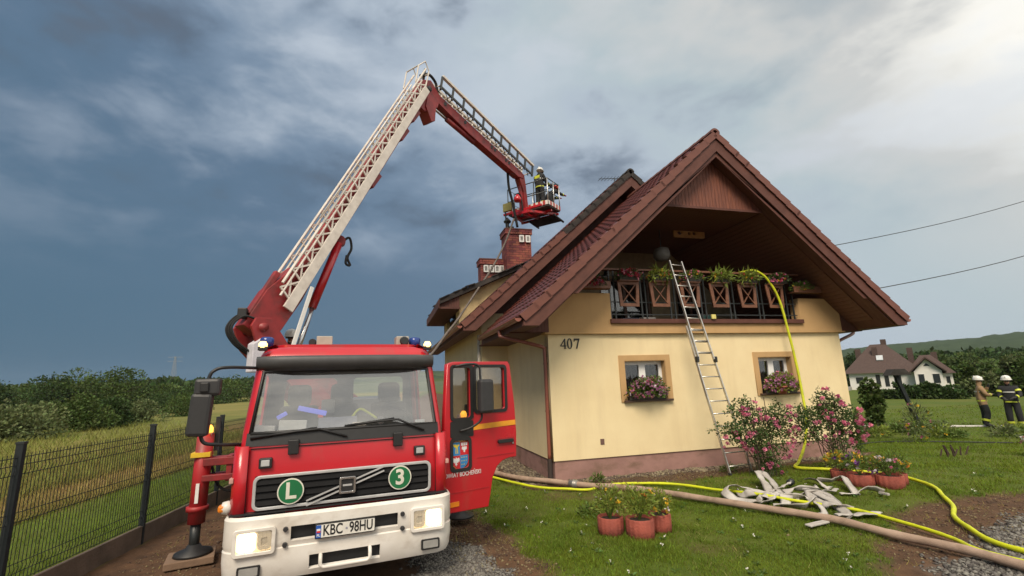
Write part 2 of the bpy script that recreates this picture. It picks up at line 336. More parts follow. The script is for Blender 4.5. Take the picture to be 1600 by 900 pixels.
def make_ground():
    def axis(lo, hi, st, far):
        a = list(np.arange(lo, hi + 1e-6, st)); s_ = st
        while a[-1] < far: s_ *= 1.16; a.append(a[-1] + s_)
        s_ = st
        while a[0] > -far: s_ *= 1.16; a.insert(0, a[0] - s_)
        return np.array(a)
    xs = axis(-9, 9.5, 0.1, 1700); ys = axis(-8, 4, 0.1, 1700)
    X, Y = np.meshgrid(xs, ys); Z = ground_z(X, Y); far = np.hypot(X, Y)
    nx, ny = len(xs), len(ys); i = (np.arange(ny - 1)[:, None] * nx + np.arange(nx - 1)[None]).ravel()
    me = npmesh('ground', np.stack([X, Y, Z], -1).reshape(-1, 3), np.stack([i, i + 1, i + nx + 1, i + nx], 1))
    lawn, grav, d = zones(X, Y)
    dn = d + (fbm(X, Y, 0.8, 11) - 0.5) * 1.5
    dry = sstep(dn, 2.0, 2.7) * (1 - 0.8 * sstep(dn, 6.0, 10.0))
    tall = sstep(dn, 2.0, 3.0)
    for nm, a in (('lawn', lawn), ('gravel', grav), ('dry', dry), ('tall', tall)):
        at = me.attributes.new(nm, 'FLOAT', 'POINT'); at.data.foreach_set('value', a.ravel().astype(np.float32))
    m = bpy.data.materials.new('ground_mix'); m.use_nodes = True; nt = m.node_tree; L = nt.links.new; b = nt.nodes['Principled BSDF']; b.inputs['Roughness'].default_value = 0.95; b.inputs['Specular IOR Level'].default_value = 0.2
    tc = nt.nodes.new('ShaderNodeTexCoord')
    def nz(s, d=6):
        n = nt.nodes.new('ShaderNodeTexNoise'); L(tc.outputs['Object'], n.inputs['Vector']); n.inputs['Scale'].default_value = s; n.inputs['Detail'].default_value = d; n.inputs['Roughness'].default_value = 0.65; return n.outputs['Fac']
    def rng(v, a, b_):
        r = nt.nodes.new('ShaderNodeMapRange'); L(v, r.inputs[0]); r.inputs[1].default_value = a; r.inputs[2].default_value = b_; return r.outputs[0]
    def mx(f, a, c):
        n = nt.nodes.new('ShaderNodeMix'); n.data_type = 'RGBA'; L(f, n.inputs[0])
        for i, v in ((6, a), (7, c)):
            if isinstance(v, tuple): n.inputs[i].default_value = (*v, 1)
            else: L(v, n.inputs[i])
        return n.outputs[2]
    def att(nm):
        n = nt.nodes.new('ShaderNodeAttribute'); n.attribute_name = nm; return n.outputs['Fac']
    soil = mx(rng(nz(3.2), 0.35, 0.7), (0.130, 0.072, 0.040), (0.058, 0.034, 0.022)); soil = mx(rng(nz(38), 0.62, 0.72), soil, (0.24, 0.17, 0.11))
    grv = mx(rng(nz(60), 0.4, 0.65), (0.09, 0.082, 0.076), (0.21, 0.195, 0.18))
    lwn = mx(rng(nz(2.0), 0.3, 0.7), (0.095, 0.130, 0.016), (0.060, 0.092, 0.013)); lwn = mx(rng(nz(0.25), 0.45, 0.7), lwn, (0.115, 0.125, 0.024))
    tal = mx(rng(nz(0.5), 0.35, 0.65), (0.150, 0.172, 0.040), (0.10, 0.125, 0.030)); tal = mx(rng(nz(0.05, 3), 0.45, 0.62), tal, (0.21, 0.19, 0.055))
    dr = mx(rng(nz(2.5), 0.35, 0.65), (0.26, 0.165, 0.068), (0.16, 0.105, 0.045))
    c = mx(att('lawn'), soil, lwn); c = mx(att('tall'), c, tal); c = mx(att('dry'), c, dr); c = mx(att('gravel'), c, grv)
    L(c, b.inputs['Base Color'])
    bp = nt.nodes.new('ShaderNodeBump'); bp.inputs['Strength'].default_value = 0.5; bp.inputs['Distance'].default_value = 0.03; L(nz(45), bp.inputs['Height']); L(bp.outputs[0], b.inputs['Normal'])
    o = link('ground', me, m, smooth=True); tag(o, kind='structure')
make_ground()

def blades(name, P, h, w, lean, seg2=True):
    n = len(P); a = RNG.random(n) * 6.283; s_ = np.stack([np.cos(a), np.sin(a), np.zeros(n)], 1) * (w / 2)[:, None]
    b = RNG.random(n) * 6.283; l = np.stack([np.cos(b), np.sin(b), np.zeros(n)], 1) * (lean * h)[:, None]; up = np.zeros((n, 3)); up[:, 2] = h
    if seg2:
        m = P + up * 0.58 + l * 0.3; t = P + up * (1 - 0.25 * lean)[:, None] + l
        V = np.stack([P - s_, P + s_, m + s_ * 0.7, m - s_ * 0.7, t], 1).reshape(-1, 3); i = np.arange(n)[:, None] * 5
        F = np.concatenate([i + np.array([[0, 1, 2]]), i + np.array([[0, 2, 3]]), i + np.array([[3, 2, 4]])], 0)
    else:
        V = np.stack([P - s_, P + s_, P + up + l], 1).reshape(-1, 3); F = np.arange(n)[:, None] * 3 + np.array([[0, 1, 2]])
    return npmesh(name, V, F)
g_lawn = mat('grass_blades', (0.190, 0.245, 0.026), 0.75, var=0.2, scale=0.9, col2=(0.120, 0.175, 0.020), island=0.42, spec=0.2, lean=0.38)
g_dry = mat('dry_blades', (0.34, 0.255, 0.09), 0.85, scale=0.5, col2=(0.20, 0.175, 0.05), island=0.4, spec=0.15, lean=0.2)
g_tall = mat('tall_blades', (0.165, 0.200, 0.042), 0.85, scale=0.3, col2=(0.245, 0.235, 0.065), island=0.38, spec=0.15, lean=0.2)
def scatter(n, x0, x1, y0, y1): return RNG.uniform(x0, x1, n), RNG.uniform(y0, y1, n)
def lawn_patch(n, box, h, w, seg2, thin=1.0):
    x, y = scatter(n, *box); lw, gr, d = zones(x, y)
    tuft = 0.25 + 1.2 * sstep(fbm(x, y, 3.0, 31, 3), 0.25, 0.75)
    k = (RNG.random(n) < lw * (1 - gr) * thin * tuft) & (d < -0.1) & ~((x > -0.15) & (x < 9) & (y > -0.2) & (y < 14)); x, y = x[k], y[k]
    hh = h * (0.45 + RNG.random(len(x)) ** 2 * 1.2) * (0.25 + 1.5 * fbm(x, y, 2.2, 6, 4) ** 1.3); P = np.stack([x, y, ground_z(x, y) - 0.005], 1)
    return blades('lawn_grass', P, hh, w * (0.6 + 0.8 * RNG.random(len(x))), 0.25 + RNG.random(len(x)) * 0.8, seg2)
def join(ms):
    V = []; F = []; b = 0
    for m in ms:
        v = np.zeros(len(m.vertices) * 3, np.float32); m.vertices.foreach_get('co', v); f = np.zeros(len(m.polygons) * 3, np.int32); m.polygons.foreach_get('vertices', f)
        V.append(v.reshape(-1, 3)); F.append(f.reshape(-1, 3) + b); b += len(m.vertices); bpy.data.meshes.remove(m)
    return npmesh('grass', np.concatenate(V), np.concatenate(F))
lawn_me = join([lawn_patch(150000, (-2.8, 3.5, -6.3, -2.6), 0.05, 0.007, True), lawn_patch(110000, (-2.8, 6.5, -4.8, 0.5), 0.05, 0.010, False), lawn_patch(80000, (5, 14, -4.8, 1.5), 0.055, 0.015, False), lawn_patch(40000, (9, 30, -5, 10), 0.07, 0.03, False)])
o = link('lawn_grass', lawn_me, g_lawn); tag(o, 'short green lawn grass in front of the house', 'grass', kind='stuff')
def dry_in_lawn(n, box):
    x, y = scatter(n, *box); lw, gr, d = zones(x, y); k = (RNG.random(n) < lw * (0.05 + 0.7 * sstep(fbm(x, y, 1.4, 52, 4), 0.52, 0.72))) & (d < -0.4) & ~((x > -0.15) & (x < 9) & (y > -0.2)); x, y = x[k], y[k]
    return blades('s', np.stack([x, y, ground_z(x, y)], 1), 0.045 * (0.4 + RNG.random(len(x))), np.full(len(x), 0.007), 0.5 + RNG.random(len(x)), False)
o = link('straw_blades', join([dry_in_lawn(26000, (-2.6, 4, -6.3, -0.5)), dry_in_lawn(9000, (3, 10, -5, 0))]), mat('straw_blade', (0.26, 0.24, 0.07), .85, island=.4, lean=.25)); tag(o, 'yellowed straw blades scattered through the lawn', 'grass', kind='stuff')
def weeds():
    P = []; D_ = []; W_ = []
    for k in range(240):
        x, y = random.uniform(-2.2, 9), random.uniform(-6, .2); lw, gr, d = zones(np.array([x]), np.array([y]))
        if lw[0] < .6 or (x > -.3 and y > -.9): continue
        z = float(ground_z(x, y)); n = random.randint(5, 9); s_ = random.uniform(.02, .05)
        for q in range(n): a = q * 6.28 / n + random.random(); P.append((x, y, z + .02)); D_.append((math.cos(a) * 3, math.sin(a) * 3, 1.2))
        if random.random() < .35: W_.append((x + random.gauss(0, .05), y, z + .06))
    o = link('broadleaf_weeds', leaf_mesh('weeds', np.array(P), .055, np.array(D_), .4), mat('weed_leaf', (.10, .17, .03), .6, island=.4, lean=.3)); tag(o, 'small broadleaf weeds in the lawn', 'weeds', kind='stuff')
    W_ = np.repeat(np.array(W_), 5, 0); o = link('clover_flowers', leaf_mesh('clover', W_ + RNG.normal(size=W_.shape) * .006, .022, None, .8), mat('clover_white', (.72, .70, .62), .7)); tag(o, 'tiny white clover heads in the lawn', 'flowers', kind='stuff')
weeds()
# stray blades and tufts creeping over the bare soil by the lawn edge
def stray(n, box):
    x, y = scatter(n, *box); lw, gr, d = zones(x, y); k = (RNG.random(n) < 0.5 * sstep(fbm(x, y, 3, 40, 3), 0.5, 0.68)) & (d < -0.4) & (lw < 0.5); x, y = x[k], y[k]
    return blades('s', np.stack([x, y, ground_z(x, y)], 1), 0.05 * (0.4 + RNG.random(len(x))), np.full(len(x), 0.008), 0.4 + RNG.random(len(x)), False)
o = link('dry_weeds', join([stray(9000, (-2.8, -1.2, -6, 0)), stray(9000, (0.3, 8, -6.5, -4)), stray(5000, (-0.8, 8.8, -1.0, -0.2)), stray(2500, (-7.2, -5.2, -4.5, 4))]), g_dry)
tag(o, 'dry weeds and grass litter along the bare soil edges', 'weeds', kind='stuff')
def field_patch(n, rng_, h, w, dry):
    d0 = RNG.random(n) ** 1.7 * (rng_[1] - rng_[0]) + rng_[0]; y = RNG.uniform(-6, 10, n) + RNG.random(n) * d0 * 1.4; x = fence_x(y) - d0
    k = RNG.random(n) < 0.35 + 0.9 * fbm(x, y, 0.6, 13, 3); x, y, d0 = x[k], y[k], d0[k]
    s_ = 0.6 + 0.05 * d0
    return blades('f', np.stack([x, y, ground_z(x, y) - 0.01], 1), h * (0.5 + RNG.random(len(x))) * (0.5 + fbm(x, y, 0.5, 3)), w * s_, 0.3 + RNG.random(len(x)) * 0.6, False)
o = link('verge_grass', field_patch(30000, (0.1, 2.9), 0.09, 0.014, False), g_lawn); tag(o, 'mown green grass strip behind the wire fence', 'grass', kind='stuff')
o = link('dry_grass', field_patch(30000, (2.3, 6.5), 0.17, 0.016, True), g_dry); tag(o, 'dry straw coloured grass band behind the wire fence', 'grass', kind='stuff')
o = link('meadow_grass', field_patch(46000, (4.0, 40), 0.26, 0.026, False), g_tall); tag(o, 'tall yellow green meadow grass behind the wire fence', 'grass', kind='stuff')
# stones
def stones(name, n, sampler, size, m, label, cat='gravel'):
    x, y, k = sampler(n); x, y = x[k], y[k]; n = len(x)
    base = np.array([(1, 0, 0), (-1, 0, 0), (0, 1, 0), (0, -1, 0), (0, 0, 1), (0, 0, -1)], float) ; t = np.array([(0, 2, 4), (2, 1, 4), (1, 3, 4), (3, 0, 4), (2, 0, 5), (1, 2, 5), (3, 1, 5), (0, 3, 5)])
    sc = size * (0.4 + RNG.random(n) ** 2 * 1.3); V = base[None] * (0.6 + 0.8 * RNG.random((n, 6, 1))) + RNG.normal(size=(n, 6, 3)) * 0.25
    a = RNG.random(n) * 6.28; ca, sa = np.cos(a), np.sin(a); V = np.stack([V[..., 0] * ca[:, None] - V[..., 1] * sa[:, None], V[..., 0] * sa[:, None] + V[..., 1] * ca[:, None], V[..., 2] * 0.6], -1) * sc[:, None, None]
    V += np.stack([x, y, ground_z(x, y) + sc * 0.25], 1)[:, None]
    F = (np.arange(n)[:, None, None] * 6 + t[None]).reshape(-1, 3)
    o = link(name, npmesh(name, V.reshape(-1, 3), F), m); tag(o, label, cat, kind='stuff')
def samp(boxes, gi, soil=0.0):
    def f(n):
        bs = np.array(boxes); i = RNG.integers(0, len(bs), n); x = RNG.uniform(bs[i, 0], bs[i, 1]); y = RNG.uniform(bs[i, 2], bs[i, 3]); lw, gr, d = zones(x, y)
        p = gr if gi else np.full(n, 1.0)
        return x, y, (RNG.random(n) < np.maximum(p, soil) * (1 - lw * 0.85)) & (d < -0.35)
    return f
st = mat('gravel_stone', (0.17, 0.155, 0.14), 0.85, island=0.6, scale=4, col2=(0.10, 0.09, 0.082))
st2 = mat('pebble', (0.22, 0.165, 0.12), 0.8, island=0.6, scale=4, col2=(0.12, 0.085, 0.06))
stones('driveway_gravel', 26000, samp([(-3.5, -1.7, -5.8, -3.0), (-3.4, -2.0, -5.2, -3.6)], True), 0.016, st, 'grey gravel on the driveway beside the fire truck')
stones('path_gravel', 20000, samp([(1.7, 6.5, -7.0, -4.9)], True), 0.022, st, 'grey gravel beyond the lawn edge under the yellow hoses')
stones('wall_pebbles', 14000, samp([(-0.9, 8.9, -0.6, 0), (-0.9, 0, -0.3, 3.9), (1.5, 8.9, -0.55, 0)], True), 0.026, st2, 'pebble strip along the foot of the house wall')
stones('soil_crumbs', 15000, samp([(-7.1, -5.0, -4.2, 5), (-2.9, -1.5, -5.2, -1.0), (1.5, 8, -6, -4.2), (0, 6, -1, -0.3)], False), 0.013, mat('soil_crumb', (0.15, 0.095, 0.06), 0.95, island=0.6), 'loose soil crumbs and pebbles on the bare earth', 'soil')

# ================================================================== far country
CX, CY = -3.69, -10.5
def az_dir(px):     # azimuth of a photo column -> unit ground direction
    t = (px - 800) / 722.589; d = Vector((0.256 + 0.966 * t, 0.9457 - 0.2547 * t)); return d.normalized()
def make_hills():
    R_ = np.concatenate([np.linspace(260, 620, 36), np.linspace(635, 1500, 40)]); pxs = np.linspace(-500, 2300, 460)
    D = np.array([az_dir(p) for p in pxs])
    X = CX + D[None, :, 0] * R_[:, None]; Y = CY + D[None, :, 1] * R_[:, None]
    hp = np.interp(pxs, [-500, 0, 150, 300, 420, 700, 1250, 1400, 1500, 1600, 1800, 2300], [15, 15, 15, 17, 20, 24, 34, 38, 36, 40, 42, 40])
    wob = 1 + 0.12 * (fbm(pxs, pxs * 0, 0.02, 4) - 0.5)
    Z = (hp * wob)[None] * sstep(R_, 420, 1150)[:, None] * (0.7 + 0.6 * fbm(X, Y, 0.003, 9, 3)) - 2.0
    wood = sstep(fbm(X, Y, 0.006, 14, 3), 0.40, 0.50) * sstep(R_, 300, 420)[:, None]
    wood = np.maximum(wood, sstep(R_, 480, 640)[:, None] * sstep(fbm(X, Y, 0.004, 33, 3), 0.30, 0.42))
    Z = Z + wood * (7 + 6.0 * fbm(X, Y, 0.09, 3, 3))
    nr, nc = X.shape; i = (np.arange(nr - 1)[:, None] * nc + np.arange(nc - 1)[None]).ravel()
    me = npmesh('hills', np.stack([X, Y, Z], -1).reshape(-1, 3), np.stack([i, i + 1, i + nc + 1, i + nc], 1))
    at = me.attributes.new('wood', 'FLOAT', 'POINT'); at.data.foreach_set('value', wood.ravel().astype(np.float32))
    m = mat('hill_green', (0.10, 0.135, 0.04), 0.95, scale=0.02, col2=(0.13, 0.14, 0.05), spec=0.1); nt = m.node_tree; b = nt.nodes['Principled BSDF']
    a = nt.nodes.new('ShaderNodeAttribute'); a.attribute_name = 'wood'; mx = nt.nodes.new('ShaderNodeMix'); mx.data_type = 'RGBA'
    src = b.inputs['Base Color'].links[0].from_socket; nt.links.new(a.outputs['Fac'], mx.inputs[0]); nt.links.new(src, mx.inputs[6])
    n = nt.nodes.new('ShaderNodeTexNoise'); n.inputs['Scale'].default_value = 0.12; tc = nt.nodes.new('ShaderNodeTexCoord'); nt.links.new(tc.outputs['Object'], n.inputs['Vector'])
    m2 = nt.nodes.new('ShaderNodeMix'); m2.data_type = 'RGBA'; nt.links.new(n.outputs['Fac'], m2.inputs[0]); m2.inputs[6].default_value = (0.018, 0.034, 0.014, 1); m2.inputs[7].default_value = (0.05, 0.075, 0.028, 1)
    nt.links.new(m2.outputs[2], mx.inputs[7]); nt.links.new(mx.outputs[2], b.inputs['Base Color'])
    tag(link('hills', me, m, smooth=True), kind='structure')
make_hills()
bark = mat('bark', (0.07, 0.05, 0.035), 0.9, bump=0.4, bscale=20)
F_DARK = mat('leaf_dark', (0.058, 0.090, 0.024), 0.7, scale=0.4, col2=(0.034, 0.060, 0.018), island=0.45, spec=0.25, lean=0.2)
F_MID = mat('leaf_mid', (0.092, 0.128, 0.030), 0.7, scale=0.4, col2=(0.055, 0.085, 0.022), island=0.45, spec=0.25, lean=0.2)
F_PALE = mat('leaf_pale', (0.15, 0.175, 0.070), 0.7, scale=0.4, col2=(0.09, 0.12, 0.045), island=0.4, spec=0.25, lean=0.2)
def crown_pts(n, blobs, shell=0.55):
    b = np.array(blobs); vol = b[:, 3] * b[:, 4] * b[:, 5]; i = RNG.choice(len(b), n, p=vol ** 0.7 / (vol ** 0.7).sum())
    d = RNG.normal(size=(n, 3)); d /= np.linalg.norm(d, axis=1, keepdims=True); r = shell + (1 - shell) * RNG.random(n) ** 0.6
    return b[i, :3] + d * r[:, None] * b[i, 3:6], d
def tree(name, x, y, h, w, m, label, group, n=2600, leaf=0.4, low=0.12, z0=None, cat='tree', blobs=16):
    z0 = float(ground_z(x, y)) if z0 is None else z0
    t = thing(name, label, cat, (x, y, z0), random.random() * 6, group)
    tr = MB(); tr.tube([(0, 0, -0.3), (0.02 * h, 0, h * 0.3), (0, 0.02 * h, h * 0.7)], [h * 0.03, h * 0.022, h * 0.006], 7)
    for k in range(6):
        a = k * 1.05 + random.random(); zz = h * (0.2 + 0.08 * k); tr.tube([(0.01 * h, 0, zz), (math.cos(a) * w * 0.18, math.sin(a) * w * 0.18, zz + h * 0.1), (math.cos(a) * w * 0.36, math.sin(a) * w * 0.36, zz + h * 0.16)], [h * 0.012, h * 0.008, h * 0.003], 5)
    tr.build('trunk', bark, t, True)
    bl = []
    for k in range(blobs):
        a = random.random() * 6.28; q = random.random() ** 0.5; zz = low + (1 - low) * random.random() ** 0.9
        taper = math.sin(min(1, max(0.12, (1.08 - zz) * 1.25)) * math.pi / 2) * (0.6 + 0.4 * min(1, zz / 0.3))
        s_ = w * random.uniform(0.13, 0.24)
        bl.append((math.cos(a) * q * w * 0.36 * taper, math.sin(a) * q * w * 0.36 * taper, h * zz * 0.9, s_, s_, s_ * random.uniform(0.6, 0.95)))
    P, D_ = crown_pts(n, bl); P[:, 2] = np.maximum(P[:, 2], 0.05)
    link('crown', leaf_mesh('crown', P, leaf, D_, 0.75), m, t)
    return t
def at(px, dist): d = az_dir(px); return CX + d.x * dist, CY + d.y * dist
FAR = [  # photo column, distance, height, width, material, words
 (22, 100, 4.6, 9, F_DARK, 'dark rounded tree at the left edge of the meadow'), (70, 108, 5.3, 10, F_MID, 'medium green tree behind the round willow bush'),
 (108, 96, 5.2, 9, F_DARK, 'dark tree left of the tallest meadow trees'), (140, 96, 5.9, 10, F_MID, 'tall spreading tree, left one of the meadow clump'),
 (172, 104, 5.6, 10, F_DARK, 'tall dark tree in the middle of the meadow clump'), (207, 96, 6.2, 10, F_MID, 'tallest spreading tree of the meadow clump'), (234, 108, 5.0, 9, F_DARK, 'dark tree at the right end of the meadow clump'),
 (66, 34, 1.45, 4.6, F_PALE, 'low round grey green willow bush in the meadow'), (8, 33, 1.15, 4.0, F_PALE, 'low pale bush at the far left of the meadow'), (158, 38, 1.9, 3.4, F_MID, 'broad green bush in front of the meadow clump'), (202, 40, 1.75, 3.2, F_DARK, 'dark green bush in front of the tallest meadow tree'), (112, 44, 1.5, 3.6, F_MID, 'green bush between the willow and the broad bush'),
 (246, 44, 1.3, 3.6, F_PALE, 'pale sprawling bush right of the meadow clump'), (285, 100, 3.6, 10, F_MID, 'green tree below the far power pylon'), (328, 96, 3.9, 11, F_DARK, 'dark tree behind the truck mirror'), (370, 104, 5.0, 12, F_MID, 'green tree beside the truck windscreen edge'), (312, 52, 1.4, 5, F_MID, 'low green bush left of the truck mirror'), (268, 60, 1.6, 5, F_DARK, 'small dark bush below the far power pylon')]
for px, ds, h, w, m, lb in FAR:
    h *= (.86 if 100 < px < 225 else .66) if h > 3 else 1.0
    x, y = at(px, ds); tree('meadow_tree' if h > 2.2 else 'meadow_bush', x, y, h, w, m, lb, 'trees and bushes of the meadow', 4200, 0.14 if ds < 70 else 0.30, 0.04 if h < 2.2 else 0.08, cat='tree' if h > 2.2 else 'bush', blobs=20)
wd = {}
for px, ds, h, w, m in [(1318, 78, 7.8, 9, F_DARK), (1338, 95, 8.6, 11, F_MID), (1385, 96, 7.6, 10, F_DARK), (1412, 90, 7.4, 10, F_DARK), (1440, 92, 8.0, 10, F_DARK), (1452, 88, 7.4, 8, F_MID), (1482, 84, 7.0, 9, F_MID), (1500, 96, 7.8, 11, F_DARK), (1524, 88, 6.4, 10, F_MID), (1548, 98, 7.6, 12, F_DARK), (1572, 86, 6.4, 10, F_MID), (1598, 92, 7.0, 12, F_DARK), (1640, 90, 7, 12, F_MID)]:
    ds *= 1.36; h *= 0.66; w *= 0.85; x, y = at(px, ds); wd[m] = wd.get(m, -1) + 1; lb = ['first', 'second', 'third', 'fourth', 'fifth', 'sixth', 'seventh', 'eighth'][wd[m]] + (' dark tree from the left in the wood behind the neighbour house' if m == F_DARK else ' bright green tree from the left in the wood behind the neighbour house')
    tree('wood_tree', x, y, h, w, m, lb, 'dark wood trees behind the neighbour house' if m == F_DARK else 'bright wood trees behind the neighbour house', 3000, 0.42, 0.05)
def far_wood():   # mid-distance slope of tree crowns, one mass
    P = []; D_ = []
    for k in range(420):
        px = random.choice([random.uniform(-150, 460), random.uniform(1180, 1900)]); ds = random.uniform(150, 330); x, y = at(px, ds); r = random.uniform(2.5, 4.5); z = (ds - 135) * 0.022 - .5 + r * 0.5 - (2.6 if px < 240 else 0)
        n = 150; d = RNG.normal(size=(n, 3)); d /= np.linalg.norm(d, axis=1, keepdims=True); d[:, 2] = np.abs(d[:, 2]) * 1.1 - 0.25
        P.append(np.array([x, y, z]) + d * r * (0.75 + 0.3 * RNG.random((n, 1)))); D_.append(d)
    o = link('far_wood', leaf_mesh('far_wood', np.concatenate(P), 1.4, np.concatenate(D_), 0.9), F_DARK); tag(o, 'distant wood of dark tree crowns on the rising ground', 'wood', kind='stuff')
far_wood()
# slope that carries the far wood
def wood_slope():
    R_ = np.linspace(112, 420, 20); pxs = np.linspace(-400, 2200, 80); D = np.array([az_dir(p) for p in pxs])
    X = CX + D[None, :, 0] * R_[:, None]; Y = CY + D[None, :, 1] * R_[:, None]; Z = -.8 + (R_[:, None] - 135) * 0.022 + (fbm(X, Y, 0.02, 3) - 0.5) * 1.5 + np.zeros_like(X)
    nr, nc = X.shape; i = (np.arange(nr - 1)[:, None] * nc + np.arange(nc - 1)[None]).ravel()
    tag(link('slope_terrain', npmesh('slope', np.stack([X, Y, Z], -1).reshape(-1, 3), np.stack([i, i + 1, i + nc + 1, i + nc], 1)), mat('slope_green', (0.055, 0.075, 0.022), 0.95, scale=0.05, col2=(0.085, 0.10, 0.03)), smooth=True), kind='structure')
wood_slope()
# thuja hedge row and shrubs before the neighbour house
ORD = ['first', 'second', 'third', 'fourth', 'fifth', 'sixth', 'seventh', 'eighth', 'ninth', 'tenth', 'eleventh', 'twelfth']; ocT, ocL = ORD[:], ORD[:]
for j, (px, ds, h, w) in enumerate([(1484, 52, 2.6, 1.7), (1503, 52, 1.7, 3.2), (1516, 53, 2.9, 1.6), (1534, 53, 2.0, 3.0), (1549, 53, 3.1, 1.9), (1562, 53, 2.5, 2.4), (1576, 54, 2.2, 2.5), (1594, 54, 3.0, 2.0)]):
    x, y = at(px, ds); tall = h > 2.4; oc = (ocT if tall else ocL).pop(0)
    tree('thuja_shrub', x, y, h, w, F_PALE if j % 3 == 1 else F_MID, (oc + ' tall evergreen from the left in the hedge row behind the firefighters' if tall else oc + ' low clipped shrub from the left in the hedge row behind the firefighters'), 'tall hedge evergreens' if tall else 'low hedge shrubs', 1300, 0.22, 0.02, cat='shrub', blobs=10)
for q, (px, ds, h, w) in enumerate([(1352, 47, 0.5, 2.0), (1371, 47, 1.2, 1.5), (1382, 47, 0.8, 1.5), (1399, 47, 0.9, 1.8), (1414, 47, 1.1, 2.0), (1428, 47, 0.8, 1.8), (1452, 47, 0.7, 2.2)]):
    x, y = at(px, ds); tree('garden_shrub', x, y, h, w, F_DARK, ORD[q] + ' dark round shrub from the left before the white neighbour house', 'shrubs before the neighbour house', 900, 0.2, 0.02, cat='shrub', blobs=8)
x, y = at(1330, 24); tree('corner_bush', x, y, 2.0, 0.9, F_MID, 'green leafy bush just behind the right corner of the house', None, 2400, 0.13, 0.03, cat='bush')
# far power pylon
p = thing('power_pylon', 'tiny lattice power pylon above the far left tree line', 'pylon', (*at(286, 300), 4.5)); b = MB()
for sx in (-1, 1):
    for sy in (-1, 1): b.bar((sx * 1.3, sy * 1.3, 0), (sx * 0.25, sy * 0.25, 17), 0.11, 0.11)
for k in range(8):
    z0 = k * 2.1; s0 = 1.3 - 1.05 * z0 / 17; s1 = 1.3 - 1.05 * (z0 + 2.1) / 17
    for sg in (-1, 1): b.bar((-s0 * sg, -s0, z0), (s1 * sg, -s1, z0 + 2.1), 0.06, 0.06); b.bar((-s0 * sg, s0, z0), (s1 * sg, s1, z0 + 2.1), 0.06, 0.06)
steel_far = mat('galvanised_far', (0.30, 0.32, 0.33), 0.6); b.build('tower', steel_far, p)
for z in (14.5, 16.6): MB().bar((-3.4, 0, z), (3.4, 0, z), 0.12, 0.14).build('cross_arm', steel_far, p)
# ================================================================== house
CREAM = mat('cream_render', (0.81, 0.675, 0.415), 0.9, var=0.03, scale=1.4, bump=0.25, bscale=160, col2=(0.765, 0.625, 0.375), spec=0.2, streak=((0.56, 0.43, 0.25), 0.34, (2.6, 2.6, 0.35), 0.50, 0.78))
OCHRE = mat('ochre_render', (0.52, 0.335, 0.160), 0.9, scale=1.5, col2=(0.48, 0.305, 0.145), bump=0.25, bscale=160, spec=0.2, streak=((0.33, 0.21, 0.10), 0.4, (3, 3, 0.4), 0.5, 0.8))
PLINTH = mat('plinth_render', (0.37, 0.215, 0.185), 0.9, scale=2, col2=(0.30, 0.175, 0.15), bump=0.4, bscale=120, spec=0.2, streak=((0.17, 0.11, 0.075), 0.75, (1.6, 1.6, 3.0), 0.48, 0.68))
BROWN = mat('brown_board', (0.115, 0.040, 0.027), 0.7, scale=3, col2=(0.080, 0.027, 0.019), bump=0.1, stretch=(1, 6, 1))
SOFF = mat('soffit_board', (0.155, 0.062, 0.038), 0.6, scale=3, col2=(0.11, 0.042, 0.028), bump=0.15, bscale=30, stretch=(8, 0.6, 8))
GABLE = mat('gable_board', (0.210, 0.082, 0.040), 0.65, scale=4, col2=(0.11, 0.043, 0.026), bump=0.2, bscale=30, stretch=(8, 8, 0.7), island=0.2)
TILE = mat('roof_tile', (0.150, 0.040, 0.028), 0.32, scale=2.2, col2=(0.085, 0.024, 0.018), bump=0.1, bscale=50, spec=0.6)
VERGE = mat('verge_tile', (0.160, 0.054, 0.036), 0.55, scale=2.2, col2=(0.105, 0.034, 0.024), bump=0.1, bscale=50)
CHAR = mat('charred', (0.018, 0.016, 0.016), 0.9, scale=5, col2=(0.05, 0.04, 0.035), bump=0.6, bscale=14)
PVC = mat('white_pvc', (0.78, 0.78, 0.76), 0.35, var=0.02)
COPPER = mat('gutter_brown', (0.27, 0.088, 0.055), 0.38, scale=3, col2=(0.21, 0.066, 0.044), spec=0.6)
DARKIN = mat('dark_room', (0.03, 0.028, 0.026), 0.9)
PANE = glass('window_pane', (0.55, 0.56, 0.56), 0.85, dust_haze=0.01)
STEELB = mat('black_steel', (0.022, 0.026, 0.027), 0.4, spec=0.5)
OAK = mat('railing_wood', (0.20, 0.085, 0.045), 0.55, scale=5, col2=(0.13, 0.052, 0.03), bump=0.15, stretch=(1, 1, 3))
RX, TH = 4.45, math.atan(0.9); CT, ST = math.cos(TH), math.sin(TH)
house = thing('house', 'cream rendered house number 407 with brown tiled gable roof and flowered balcony', 'house')
WINS = [(1.95, 3.10, 1.68, 2.64), (5.93, 7.04, 1.70, 2.66)]
SUR = [(1.81, 3.24, 1.64, 2.77), (5.79, 7.18, 1.64, 2.79)]
plate('front_wall', rect(0, 0.41, 8.88, 3.302), [rect(a, c, b, d) for a, b, c, d in WINS], 0.25, CREAM, house, M=XZat(0.125))
w = MB(); w.b2((0, 0.25, 0.41), (0.25, 3.9, 3.6)); w.build('side_wall', CREAM, house)
w = MB(); w.b2((8.63, 0.25, 0.41), (8.88, 3.9, 3.6)); w.build('side_wall', CREAM, house)
w = MB(); w.b2((-0.85, 3.9, 0.40), (0.0, 4.15, 4.4)); w.b2((8.88, 3.9, 0.40), (9.75, 4.15, 4.4)); w.b2((-0.85, 4.15, 0.40), (-0.6, 13.5, 4.4)); w.b2((9.5, 4.15, 0.40), (9.75, 13.5, 4.4)); w.b2((-0.85, 13.5, 0.40), (9.75, 13.75, 4.4)); w.build('rear_wall', CREAM, house)
